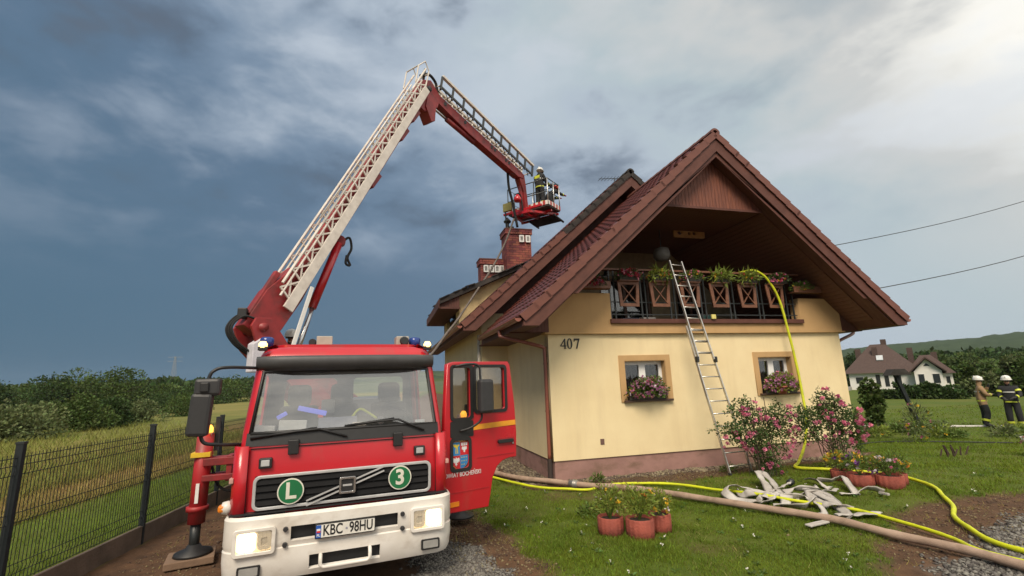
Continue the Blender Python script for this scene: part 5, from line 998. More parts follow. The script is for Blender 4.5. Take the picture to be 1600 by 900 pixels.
for x, y, a, b, z0, z1 in ((-4.8, -.03, 0, .9, .8, 1.7), (-2.4, -.03, 0, .5, .3, 2.0), (-1.4, -.03, 0, .5, .3, 2.0), (-.3, -.03, 0, .8, .3, 2.0), (3.9, -1.63, 0, .7, .7, 1.9), (2.4, -1.63, 0, .6, .2, 1.9), (5.3, .97, 0, .4, .6, 1.5)):
    f = MB().b2((x, y - .03, z0), (x + b, y + .05, z1)).build('window', PVC if False else NG, nb); MB().b2((x - .06, y - .045, z1), (x + b + .06, y + .04, z1 + .07)).build('lintel', NW, f)
MB().prism([(-2.0, 1.28, 4.05), (-1.2, 1.28, 4.05), (-1.2, 2.0, 4.75), (-2.0, 2.0, 4.75)], (0, -.08, .1)).build('skylight', mat('skylight_pale', (.55, .58, .6), .2), nb)
MB().b2((-6.5, -2.6, -.3), (-5.5, 0, .35)).build('terrace', mat('terrace_grey', (.4, .38, .35), .9), nb)
# ================================================================== fire truck
TYAW = rad(6.5); truck = thing('fire_truck', 'red and white hydraulic platform fire truck with lit headlights and open cab door', 'fire truck', (-4.12, -4.54, 0), TYAW)
REDP = mat('red_paint', (0.50, 0.013, 0.022), .30, scale=1.2, col2=(0.43, 0.012, 0.019), coat=.4, streak=((0.20, 0.085, 0.06), 0.55, (2.2, 2.2, 1.2), 0.56, 0.80)); REDD = mat('boom_red', (0.30, 0.024, 0.026), .5, scale=3, col2=(0.19, 0.018, 0.02), streak=((.10, .03, .025), .6, (3, 3, 3), .5, .7))
WHP = mat('bumper_white', (0.74, 0.71, 0.66), .35, scale=3, col2=(0.66, 0.62, 0.56), coat=.2, streak=((0.36, 0.29, 0.22), 0.6, (2.5, 2.5, 4), 0.52, 0.76)); BLK = mat('black_plastic', (0.018, 0.018, 0.019), .5, scale=8); DGR = mat('dark_grey_plastic', (0.032, 0.032, 0.034), .5)
CHR = mat('chrome', (0.62, 0.62, 0.62), .22, .9); SILV = mat('silver_paint', (0.52, 0.52, 0.52), .4, .2); RUB = mat('tyre_rubber', (0.02, 0.02, 0.02), .9, bump=.3); CREAMW = mat('ladder_cream', (0.74, 0.69, 0.62), .5, scale=5, col2=(0.60, 0.55, 0.49))
INT = mat('cab_grey', (0.075, 0.072, 0.068), .85, bump=.2, bscale=60); SEATM = mat('seat_fabric', (0.085, 0.080, 0.074), .95, bump=.3, bscale=90); AMB = mat('amber_lens', (0.85, 0.25, 0.02), .3); BLUE = mat('blue_lens', (0.02, 0.05, 0.24), .2)
WG = glass('windscreen_glass', (0.80, 0.82, 0.82), .52, .03, .24)  # grey film paints in the sky haze reflected by the screen
def contour(hw, yf, rc, yb, crown=.03):
    L_ = [(-hw, yb), (-hw, 1.5), (-hw, .45), (-hw, yf + rc)]
    for k in (1, 2, 3): a = rad(180 + 90 * k / 4); L_.append((-hw + rc + rc * math.cos(a), yf + rc + rc * math.sin(a)))
    L_.append((-hw + rc, yf)); xs = [-.6, -.3, 0]; 
    L_ += [(x * (hw - rc) / .9, yf) for x in xs]
    L_ = L_ + [(-x, y) for x, y in reversed(L_[:-1])]
    return [(x, y - crown * max(0, 1 - (x / hw) ** 2)) for x, y in L_]
LV = [(.90, 1.10, .0, .09), (1.25, 1.12, -.005, .09), (1.58, 1.12, .015, .09), (1.74, 1.115, .045, .09), (2.42, 1.06, .26, .10), (2.52, 1.05, .30, .10), (2.62, 1.03, .33, .12), (2.70, .98, .40, .14), (2.735, .88, .52, .16)]
rows = [[(x, y, z) for x, y in contour(hw, yf, rc, 1.85)] for z, hw, yf, rc in LV]; NCt = len(rows[0])   # 21 points
def cabskip(i, j):
    z = LV[i][0]
    if z == 1.74 and 7 <= j <= NCt - 9: return True        # windscreen
    if j == NCt - 3 and LV[i][0] < 2.5: return True          # right door opening
    if j == 1 and z == 1.74: return True                     # left side window
    return False
w = MB(); w.grid(rows, cabskip); w.add(rows[-1], [tuple(range(NCt))]); cab = w.build('cab', REDP, truck, True)
so = cab.modifiers.new('solid', 'SOLIDIFY'); so.thickness = .03; so.offset = -1
m_ = cab.modifiers.new('edge', 'EDGE_SPLIT'); m_.split_angle = rad(40)
w = MB(); w.grid([[(x, y + .012, z) for x, y, z in r[7:NCt - 7]] for r in rows[3:5]]); w.build('windscreen', WG, cab, True)
fr = [Vector(p) for p in rows[3][7:NCt - 7]]; ft = [Vector(p) for p in rows[4][7:NCt - 7]]
MB().tube(fr + ft[::-1] + [fr[0]], .022, 6).build('windscreen_seal', BLK, cab, True)
w = MB(); w.grid([[(x, y - .012, z) for x, y, z in [(a[0] * (1 - f) + b[0] * f, a[1] * (1 - f) + b[1] * f, a[2] * (1 - f) + b[2] * f) for a, b in zip(rows[2][6:NCt - 6], rows[3][6:NCt - 6])]] for f in (.18, 1.05)]); w.build('cowl', BLK, cab, True)
# visor
vis = []
for dy, dz in ((.03, .04), (-.17, .075), (-.20, .045), (-.19, -.04), (-.10, -.10), (.05, -.085)):
    vis.append([(x * 1.01, .29 + dy + (abs(x) / 1.05) ** 6 * .16 * (1 if dy < 0 else 0) - .03 * (1 - (x / 1.05) ** 2), 2.525 + dz) for x in [-1.04 + 2.08 * k / 24 for k in range(25)]])
w = MB(); w.grid(vis); w.add([r[0] for r in vis], [tuple(range(len(vis)))]); w.add([r[-1] for r in vis], [tuple(range(len(vis)))]); w.build('sun_visor', mat('visor_grey', (0.062, 0.062, 0.064), .5), cab, True)
# rear wall and interior
plate('cab_rear_wall', rrect(-1.08, .7, 1.08, 2.66, .1), [rrect(-.85, 1.78, -.12, 2.36, .06), rrect(.12, 1.78, .88, 2.36, .06)], .04, INT, cab, M=XZat(1.83))
MB().b2((-1.09, .05, .62), (1.09, 1.8, .92)).build('cab_floor', INT, cab); MB().b2((-1.05, .12, .92), (1.05, .62, 1.56)).b2((-1.0, .10, 1.56), (1.0, .50, 1.66)).build('dashboard', INT, cab, bevel=.04)
def seat(x, wd):
    s_ = MB(); s_.box((x, 1.15, 1.22), (wd, .5, .2)); s_.box((x, 1.42, 1.62), (wd, .14, .72), Matrix.Rotation(-.12, 3, 'X')); s_ = s_.build('seat', SEATM, cab, bevel=.05); MB().box((x, 1.47, 2.12), (wd * .62, .12, .30), Matrix.Rotation(-.12, 3, 'X')).build('headrest', SEATM, s_, bevel=.06)
for x, wd in ((-.62, .5), (-.06, .48), (.62, .52)): seat(x, wd)
w = MB(); w.tube([(.62 + .22 * math.cos(a), .62 + .11 * math.sin(a), 1.72 + .19 * math.sin(a)) for a in [2 * math.pi * k / 24 for k in range(25)]], .015, 6); w.tube([(.62, .6, 1.6), (.62, .62, 1.72)], .025, 6); w.bar((.41, .62, 1.72), (.83, .62, 1.72), .03, .02); w.build('steering_wheel', BLK, cab, True)
for x, y, z, sx, sy, sz, c, nm, rz in ((-.92, .3, 1.74, .22, .16, .13, (.62, .60, .56), 'paper_roll', .1), (-.62, .28, 1.77, .30, .04, .16, (.66, .65, .62), 'paper', .05), (-.57, .20, 1.68, .26, .2, .03, (.72, .70, .66), 'paper', -.1), (-.12, .26, 1.75, .44, .05, .22, (.21, .22, .30), 'folder', 0), (.12, .14, 1.73, .16, .015, .13, (.66, .58, .52), 'card', .05), (-.82, .13, 1.72, .14, .01, .05, (.60, .64, .64), 'sticker', 0), (.86, .17, 1.76, .12, .01, .04, (.66, .67, .67), 'sticker', 0)):
    MB().box((x, y, z), (sx, sy, sz), Matrix.Rotation(rz, 3, 'Y')).build(nm, mat('c_' + nm + str(int(x * 100)), c, .7), cab, bevel=.008)
BL2 = mat('blue_screen', (.20, .22, .85), .4, emit=.5); MB().box((-.42, .5, 1.94), (.34, .04, .06), Matrix.Rotation(.25, 3, 'Y')).build('tablet', BL2, cab, bevel=.01); MB().box((-.76, .5, 1.90), (.12, .04, .05), Matrix.Rotation(-.5, 3, 'Y')).build('tablet', BL2, cab, bevel=.01)
MB().box((-.24, .55, 1.98), (.16, .05, .18), .2).build('radio', mat('radio_grey', (.22, .21, .2), .6), cab, bevel=.02); MB().tube(spline([(.04, .5, 1.82), (.14, .5, 1.93), (.25, .5, 1.88), (.36, .5, 1.80)], 5), .018, 6).build('safety_strap', mat('hi_vis', (.55, .62, .03), .6), cab, True); MB().lathe([(.05, 0), (.05, .03), (.03, .03)], (.40, .42, 1.78), 16, 'Y').build('gauge', CHR, cab)
MB().tube([(.95, 1.0, 1.5), (.90, 1.05, 2.4)], .03, 6).build('belt', mat('belt_red', (.4, .03, .03), .6), cab)
# panel gaps on the cab front
GAP = mat('panel_gap', (.012, .010, .010), .9)
w = MB()
for x in (-1.015, 1.015): w.tube([(x, -.034, .92), (x * 1.005, -.037, 1.25), (x * 1.005, -.012, 1.57)], .006, 5)
w.tube([(x, -.030 - .0 - .03 * (1 - (x / 1.12) ** 2) + .034, 1.585) for x in [-1.01 + .2525 * k for k in range(9)]], .006, 5); tag(w.build('panel_gap', GAP, cab), kind='stuff')
# wipers
for x0, z0, x1, z1 in ((-1.0, 1.715, -.03, 1.665), (-.02, 1.765, .62, 1.82)):
    w = MB(); yb = -.02
    if x0 < -.5: w.tube([(-1.02, yb + .02, 1.70), (-.55, yb, 1.745), (-.32, yb, 1.755), (-.02, yb - .015, 1.655)], .013, 5); w.bar((-1.02, yb + .03, 1.69), (-.35, yb + .02, 1.765), .012, .03)
    else: w.tube([(-.02, yb + .03, 1.77), (.3, yb, 1.80), (.56, yb, 1.81), (.88, yb, 1.665)], .013, 5); w.bar((-.05, yb + .03, 1.765), (.52, yb + .02, 1.82), .012, .03)
    w.build('wiper', BLK, cab, True)
for x in (-.58, .56): MB().b2((x - .055, -.065, 1.50), (x + .055, .0, 1.66)).build('hood_bracket', BLK, cab, bevel=.012)
for x in (-.85, .82): 
    f = MB().b2((x - .065, -.055, 1.375), (x + .065, .02, 1.485)).build('grille_lamp', BLK, cab, bevel=.012); MB().b2((x - .042, -.066, 1.40), (x + .042, -.05, 1.465)).build('lens', mat('clear_lens', (.45, .46, .46), .2), f, bevel=.006)
# grille
G0 = [(-.95, 1.285), (-.91, .985), (.91, .985), (.95, 1.285)]
def tz(sx, x0, z0, x1, z1, r): return rrect(x0, z0, x1, z1, r)
gr = plate('grille', rrect(-.945, .965, .945, 1.305, .06), [rrect(-.925, .985, .925, 1.285, .05)], .02, SILV, cab, .006, XZat(-.075))
MB().b2((-.935, -.065, .97), (.935, -.02, 1.30)).build('grille_back', mat('grille_black', (0.010, 0.010, 0.011), .7, spec=.15), gr)
for k in range(4):
    w = MB(); z = 1.02 + k * .07; w.add([(-.93, -.07, z), (.93, -.07, z), (.93, -.09, z - .012), (-.93, -.09, z - .012), (-.93, -.065, z + .05), (.93, -.065, z + .05)], [(0, 1, 2, 3), (0, 3, 2, 1), (3, 2, 5, 4)]); w.build('slat', mat('grille_black', (0.010, 0.010, 0.011), .7, spec=.15), gr)
for dz in (.024, -.024): MB().bar((-.42, -.105, .988 + dz), (.40, -.105, 1.272 + dz), .012, .016).build('diagonal_bar', SILV, gr)
em = plate('emblem', rrect(-.085, 1.05, .085, 1.22, .015), [rrect(-.068, 1.067, .068, 1.203, .01)], .03, CHR, gr, .003, XZat(-.115)); MB().b2((-.072, -.118, 1.063), (.072, -.10, 1.207)).build('emblem_plate', BLK, em); plate('emblem_word', rrect(-.05, 1.125, .05, 1.145, .006), [], .004, SILV, em, M=XZat(-.1195))
GRN = mat('disc_green', (0.010, 0.16, 0.055), .45); CRM = mat('disc_cream', (0.74, 0.72, 0.62), .5)
for x, z, ch in ((-.58, 1.13, 'L'), (.58, 1.155, '3')):
    d = plate('class_disc', circ(x, z, .132, 32), [], .012, CRM, gr, M=XZat(-.110)); plate('disc_face', circ(x, z, .119, 32), [], .008, GRN, d, M=XZat(-.116))
    link('letter', text_mesh('letter', ch, .23, Matrix.Translation((x, -.122, z)) @ XZ, .002, .006), CRM, d)
# corner deflectors
for s_ in (-1, 1):
    w = MB(); w.grid([[(s_ * x, y, z) for x, y in ((1.02, -.055), (1.12, -.045), (1.165, .02), (1.175, .16))] for z in (.86, 1.2, 1.62)]); o = w.build('corner_panel', REDP, cab, True); so = o.modifiers.new('solid', 'SOLIDIFY'); so.thickness = .03; so.offset = -1
    MB().b2((s_ * 1.145, -.03, 1.25), (s_ * 1.185, .07, 1.30)).build('side_marker', mat('marker_pink', (.62, .35, .30), .4), cab, bevel=.004)
# bumper
bz = [.30, .36, .50, .56, .60, .612, .66, .80, .90, .93]; bx = [-1.0, -.62, -.55, -.36, -.27, .27, .36, .55, .62, 1.0]
def brow(z):
    inset = .05 if z <= .30 else (.02 if z <= .36 else 0); inset += .03 if z >= .93 else 0; inset += .014 if .595 < z < .615 and z > .605 else 0
    hw = 1.20 - inset * .6; yf = -.20 + inset; rc = .20; L_ = [(-hw, .42), (-hw, yf + rc)] + [(-hw + rc + rc * math.cos(rad(180 + 18 * k)), yf + rc + rc * math.sin(rad(180 + 18 * k))) for k in (1, 2, 3, 4)]
    L_ += [(x, yf - .025 * (1 - x * x)) for x in bx]; L_ += [(-x, y) for x, y in reversed(L_[:6])]
    return [(x, y, z) for x, y in L_]
br = [brow(z) for z in bz]
def bskip(i, j):
    z = bz[i]; k = j - 6
    if z == .66 and 2 <= k <= 6 : return True
    if z == .36 and k in (3, 4, 5): return True
    return False
w = MB(); w.grid(br, bskip); bumper = w.build('bumper', WHP, truck, True); so = bumper.modifiers.new('solid', 'SOLIDIFY'); so.thickness = .04; so.offset = -1; m_ = bumper.modifiers.new('edge', 'EDGE_SPLIT'); m_.split_angle = rad(32)
MB().b2((-.68, -.15, .60), (.68, -.06, .84)).b2((-.5, -.15, .33), (.5, -.06, .56)).build('bumper_cavity', BLK, bumper); MB().b2((-1.15, -.1, .93), (1.15, .3, .945)).b2((-1.05, -.02, .90), (1.05, .2, .94)).build('bumper_top', BLK, bumper)
MB().tube([(-.25, -.13, .50), (-.25, -.245, .48), (-.25, -.265, .45), (-.25, -.265, .40), (-.22, -.265, .375), (.22, -.265, .375), (.25, -.265, .40), (.25, -.265, .45), (.25, -.245, .48), (.25, -.13, .50)], .020, 8).build('tow_bar', WHP, bumper, True)
for x in (-.6, .6):
    for z in (.60 + .03, .78): MB().lathe([(.022, -.245), (.026, -.22), (.026, -.20)], (x, 0, z), 12, 'Y').build('bolt_cap', DGR, bumper)
HLm = mat('headlight_lit', (1.0, .84, .56), .3, emit=3.4); HLd = mat('reflector_bowl', (.82, .72, .56), .25, .6, emit=.35); HLg = mat('headlight_glow', (1.0, .76, .42), .3, emit=1.1); LENS = glass('lamp_lens', (.97, .96, .93), .9, .05, .05)
for s_ in (-1, 1):
    cx = s_ * .885; yy = -.222
    h = plate('headlight', rrect(cx - .19, .575, cx + .19, .825, .03), [rrect(cx - .165, .60, cx + .165, .80, .02)], .03, WHP, bumper, .006, XZat(yy - .005))
    MB().b2((cx - .17, yy + .02, .597), (cx + .17, yy + .05, .803)).build('reflector', HLg, h)
    a, b = (cx - .158, cx + .015) if s_ < 0 else (cx - .015, cx + .158); plate('main_beam', rrect(a, .612, b, .788, .035), [], .016, HLm, h, M=XZat(yy + .010)); c, d = (cx + .03, cx + .155) if s_ < 0 else (cx - .155, cx - .03); plate('side_beam', rrect(c, .615, d, .785, .03), [rrect(c + .03, .65, d - .03, .73, .015)], .014, HLd, h, M=XZat(yy + .010))
    plate('lens', rrect(cx - .168, .597, cx + .168, .803, .02), [], .005, LENS, h, M=XZat(yy - .016))
    w = MB()
    for q in range(9): xx = cx - .15 + q * .0375; w.b2((xx - .002, yy - .022, .605), (xx + .002, yy - .0185, .795))
    w.build('lens_ribs', LENS, h)
    cx = s_ * .92; f = plate('fog_lamp', rrect(cx - .105, .365, cx + .105, .475, .012), [], .02, BLK, bumper, M=XZat(yy + .008)); plate('lens', rrect(cx - .085, .385, cx + .085, .462, .01), [], .02, mat('fog_lens', (.42, .42, .40), .15, .3), f, M=XZat(yy + .000))
# number plate
np_ = plate('number_plate', rrect(-.315, .655, .30, .80, .012), [], .014, BLK, bumper, M=XZat(-.265)); plate('plate_face', rrect(-.305, .665, .29, .79, .008), [], .006, mat('plate_white', (.76, .74, .68), .5), np_, M=XZat(-.273)); plate('plate_band', rect(-.305, .666, -.255, .789), [], .004, mat('plate_blue', (.02, .10, .42), .5), np_, M=XZat(-.2775))
INK = mat('ink_black', (.012, .012, .012), .6); link('registration', text_mesh('registration', 'KBC', .145, Matrix.Translation((-.138, -.278, .728)) @ XZ, .0012, .0022, 0, .72), INK, np_); link('registration', text_mesh('registration', '98HU', .145, Matrix.Translation((.150, -.278, .728)) @ XZ, .0012, .0022, 0, .70), INK, np_)
plate('plate_sticker', circ(.0, .728, .012, 12), [], .003, mat('sticker_grey', (.35, .35, .42), .5), np_, M=XZat(-.277)); plate('flag', rect(-.298, .735, -.262, .755), [], .003, mat('flag_white', (.75, .75, .75), .5), np_, M=XZat(-.2796)); plate('flag', rect(-.298, .716, -.262, .735), [], .003, mat('flag_red', (.6, .03, .04), .5), np_, M=XZat(-.2796)); link('letters', text_mesh('letters', 'PL', .034, Matrix.Translation((-.28, -.2798, .69)) @ XZ, .001, .001), MATS['flag_white'], np_)
MB().box((-1.24, .05, 1.0), (.07, .1, .07)).build('side_blinker', AMB, bumper, bevel=.02); MB().lathe([(.06, -.05), (.07, 0), (.05, .06)], (-1.19, .06, 1.0), 10, 'X').build('blinker_socket', WHP, bumper, True)
# roof gear
LIT = mat('amber_lit', (1.0, .62, .18), .3, emit=4.0)
for x in (-1.0, .98): f = MB().box((x, .32, 2.70), (.10, .10, .05)).build('roof_marker', BLK, cab, bevel=.01); MB().lathe([(.045, 0), (.05, .04), (.03, .075)], (x, .31, 2.71), 12).build('bulb', LIT, f, True)
for x in (-1.02, .90): f = MB().lathe([(.10, 2.72), (.10, 2.76)], (x, .85, 0), 16).build('beacon', BLK, cab); MB().lathe([(.082, 2.76), (.082, 2.87), (.06, 2.89)], (x, .85, 0), 16).build('dome', BLUE, f, True)
f = MB().b2((.62, .72, 2.74), (.80, .95, 2.90)).build('siren', mat('beige_plastic', (.42, .38, .32), .6), cab, bevel=.015); MB().lathe([(.05, -.03), (.065, 0), (.03, .02)], (.73, .70, 2.83), 14, 'Y').build('horn', STEELB, f)
f = MB().b2((-.42, .75, 2.74), (-.22, 1.0, 2.90)).build('roof_box', MATS['beige_plastic'], cab, bevel=.01); MB().lathe([(.04, -.05), (.05, 0)], (-.47, .8, 2.82), 12, 'Y').build('lamp', BLK, f)
# mirrors on the left of the picture
mr = MB(); mr.tube(spline([(-1.04, .28, 2.47), (-1.28, -.02, 2.47), (-1.40, -.06, 2.44), (-1.45, -.07, 2.34), (-1.47, -.07, 2.0), (-1.46, -.07, 1.72), (-1.32, -.03, 1.66), (-1.10, .22, 1.62)], 6), .018, 8); mr = mr.build('mirror_arm', BLK, cab, True)
MB().box((-1.44, -.10, 2.26), (.24, .12, .18)).build('mirror_head', DGR, mr, bevel=.03); MB().box((-1.49, -.10, 1.98), (.20, .13, .44), Matrix.Rotation(.05, 3, 'Y')).build('mirror_head', DGR, mr, bevel=.035); MB().box((-1.46, -.17, 2.26), (.08, .03, .1)).build('hinge', BLK, mr, bevel=.01)
# ---- open door
hinge = Vector((1.15, .35, 0)); da = rad(75); dd = Vector((math.sin(da), math.cos(da), 0)); dn = Vector((-dd.y, dd.x, 0))  # dn points inward/back
DM = Matrix.Translation(hinge) @ Matrix(((dd.x, 0, -dn.x, 0), (dd.y, 0, -dn.y, 0), (0, 1, 0, 0), (0, 0, 0, 1)))
def DP(off): return DM @ Matrix.Translation((0, 0, off))
dout = [(.06, .58), (.72, .56), (.755, .70), (.80, .92), (.88, 1.06), (.98, 1.13), (1.10, 1.155), (1.22, 1.155), (1.235, 1.5), (1.215, 1.9), (1.15, 2.46), (1.12, 2.505), (.20, 2.50), (.11, 2.47), (.06, 1.6)]
door = plate('door', dout, [rrect(.17, 1.74, .47, 2.44, .04), rrect(.54, 1.82, 1.06, 2.44, .05), rrect(.165, 1.09, .435, 1.47, .05)], .07, REDP, truck, .01, DP(0))
PD = glass('door_pane', (0.66, 0.64, 0.58), .75, .03, .06); RG = mat('rubber_gasket', (.015, .015, .015), .6)
for k, (x0, z0, x1, z1) in enumerate(((.17, 1.74, .47, 2.44), (.54, 1.82, 1.06, 2.44), (.165, 1.09, .435, 1.47))):
    pn = plate('door_window', rrect(x0 - .005, z0 - .005, x1 + .005, z1 + .005, .045), [], .008, PD, door, M=DP(.012))
    plate('gasket', rrect(x0 - .03, z0 - .03, x1 + .03, z1 + .03, .06), [rrect(x0 + .012, z0 + .012, x1 - .012, z1 - .012, .04)], .012, RG, door, M=DP(.052))
plate('window_panel', rrect(.14, 1.50, .50, 1.71, .02), [], .01, RG, door, M=DP(.050)); plate('window_post', rect(.475, 1.74, .505, 2.46), [], .012, RG, door, M=DP(.051))
plate('door_stripe', [(.49, 1.575), (1.228, 1.595), (1.222, 1.665), (.49, 1.645)], [], .003, mat('stripe_amber', (.85, .36, .02), .5), door, M=DP(.049))
f = plate('door_handle_recess', rrect(.88, 1.325, 1.20, 1.43, .02), [], .003, mat('red_shadow', (.42, .016, .022), .4), door, M=DP(.048)); plate('handle', rrect(.90, 1.365, 1.16, 1.405, .018), [], .03, BLK, f, .004, DP(.066)); plate('lock', circ(1.165, 1.345, .016, 12), [], .01, CHR, f, M=DP(.055))  # recess is a flat plate, its shade painted as darker red
for z0, z1 in ((1.20, 1.212), (.80, .812)): plate('press_line', rect(.56, z0, 1.19, z1) if z0 > 1 else rect(.08, z0, .74, z1), [], .004, MATS['red_shadow'], door, M=DP(.0485))  # crease shade painted as thin strips of darker red
link('door_lettering', text_mesh('door_lettering', 'POWIAT BOCHE\u0143SKI', .078, DP(.049) @ Matrix.Translation((.315, 1.025, 0)), .001, .0006, 0, .80), mat('lettering_white', (.76, .74, .72), .5), door)
plate('door_marker', rect(.13, .64, .26, .695), [], .012, AMB, door, .002, DP(.05))
# county shield on the lower door window
SH = [(.17, 1.44), (.432, 1.44), (.432, 1.19), (.41, 1.14), (.36, 1.10), (.30, 1.085), (.24, 1.10), (.19, 1.14), (.17, 1.19)]
sh = plate('county_shield', SH, [], .003, mat('shield_gold', (.62, .45, .08), .5), door, M=DP(.020))
cB, cR, cW, cY = mat('shield_blue', (.03, .25, .60), .5), mat('shield_red', (.60, .02, .03), .5), mat('shield_white', (.78, .78, .78), .5), mat('shield_yellow', (.75, .60, .05), .5)
plate('quarter', rect(.175, 1.265, .300, 1.435), [], .003, cB, sh, M=DP(.0225)); plate('quarter', rect(.303, 1.265, .428, 1.435), [], .003, cR, sh, M=DP(.0225)); plate('quarter', [(.175, 1.262), (.300, 1.262), (.300, 1.09), (.24, 1.105), (.195, 1.145), (.175, 1.19)], [], .003, cR, sh, M=DP(.0225)); plate('quarter', [(.303, 1.262), (.428, 1.262), (.428, 1.19), (.405, 1.145), (.36, 1.105), (.303, 1.09)], [], .003, cB, sh, M=DP(.0225))
def fig(pts, c): plate('charge', pts, [], .002, c, sh, M=DP(.025))
fig([(.19, 1.41), (.24, 1.41), (.24, 1.395), (.28, 1.41), (.29, 1.395), (.265, 1.375), (.27, 1.29), (.258, 1.29), (.255, 1.36), (.245, 1.36), (.243, 1.29), (.230, 1.29), (.232, 1.37), (.205, 1.38), (.2, 1.395)], cY)
def eagle(cx, cz, s_, c): fig([(cx + x * s_, cz + y * s_) for x, y in [(0, 1), (.15, .9), (.12, .6), (.35, .8), (.75, .9), (.9, .5), (.8, -.1), (.6, .1), (.45, -.3), (.25, -.1), (.2, -.4), (.4, -.7), (.15, -.6), (0, -.95), (-.15, -.6), (-.4, -.7), (-.2, -.4), (-.25, -.1), (-.45, -.3), (-.6, .1), (-.8, -.1), (-.9, .5), (-.75, .9), (-.35, .8), (-.12, .6), (-.15, .9)]], c)
eagle(.24, 1.185, .058, cW); eagle(.366, 1.335, .045, cW); fig(rect(.318, 1.385, .414, 1.425), cW); fig(rect(.345, 1.39, .352, 1.428), cR); fig(rect(.378, 1.39, .385, 1.428), cR)
for q in range(8): cx, cz = .325 + (q % 3) * .036, 1.235 - (q // 3) * .045; fig([(cx - .011, cz + .008), (cx, cz + .004), (cx + .011, cz + .008), (cx + .004, cz), (cx + .011, cz - .008), (cx, cz - .004), (cx - .011, cz - .008), (cx - .004, cz)], cY)
plate('shield_crown', rect(.27, 1.45, .35, 1.475), [], .003, cY, sh, M=DP(.0225))
# door mirror and bracket
def DL(s_, o_, z): return hinge + dd * s_ - dn * o_ + Vector((0, 0, z))
MB().tube(spline([DL(.20, .06, 2.44), DL(.34, .16, 2.47), DL(.50, .20, 2.45), DL(.53, .20, 2.3), DL(.54, .20, 1.9), DL(.54, .19, 1.72), DL(.42, .12, 1.62), DL(.28, .06, 1.58)], 5), .016, 8).build('door_mirror_arm', BLK, door, True)
MB().box(DL(.60, .22, 2.03), (.23, .12, .46), Matrix.Rotation(math.atan2(dd.y, dd.x), 3, 'Z')).build('door_mirror', DGR, door, bevel=.04)
# step, wheel arch, chassis, wheels, body
MB().b2((1.0, .45, .42), (1.22, 1.35, .50)).b2((1.0, .5, .70), (1.18, 1.3, .76)).b2((1.02, .42, .40), (1.06, 1.4, .95)).build('cab_step', BLK, truck, bevel=.01)
MB().b2((-.45, .0, .45), (-.30, 8.2, .85)).b2((.30, 0, .45), (.45, 8.2, .85)).b2((-.9, .1, .50), (.9, .5, .64)).b2((-.95, .6, .55), (.95, 1.6, .95)).build('chassis', BLK, truck)
def wheel(x, y):
    t = MB(); prof = [(.30, -.14), (.44, -.15), (.49, -.11), (.50, 0), (.49, .11), (.44, .15), (.30, .14)]; t.lathe(prof, (x, y, .50), 28, 'X'); t = t.build('wheel', RUB, truck, True); s_ = 1 if x > 0 else -1
    MB().lathe([(.05, s_ * .16), (.12, s_ * .15), (.16, s_ * .05), (.29, s_ * .06), (.31, s_ * .15)] if s_ > 0 else [(.31, -.15), (.29, -.06), (.16, -.05), (.12, -.15), (.05, -.16)], (x, y, .50), 20, 'X').build('rim', SILV, t, True)
for y in (1.35, 5.6):
    for x in (-.98, .98): wheel(x, y)
for s_ in (-1, 1):
    rows_ = [[(s_ * x, 1.35 - .62 * math.cos(a), .50 + .62 * math.sin(a)) for a in [math.pi * k / 10 for k in range(11)]] for x in (.78, 1.14)]; w = MB(); w.grid(rows_); w.build('wheel_arch', BLK, truck, True)
body = MB(); body.b2((-1.18, 2.1, .80), (1.18, 8.3, 1.42)); body = body.build('equipment_body', REDP, truck, bevel=.02); MB().b2((-1.2, 2.05, 1.42), (1.2, 8.35, 1.47)).build('deck', SILV, body, bevel=.005)
for k in range(4):
    for s_ in (-1, 1): MB().b2((s_ * 1.182, 2.3 + k * 1.4, .9), (s_ * 1.195, 3.5 + k * 1.4, 1.36)).build('shutter', SILV, body)
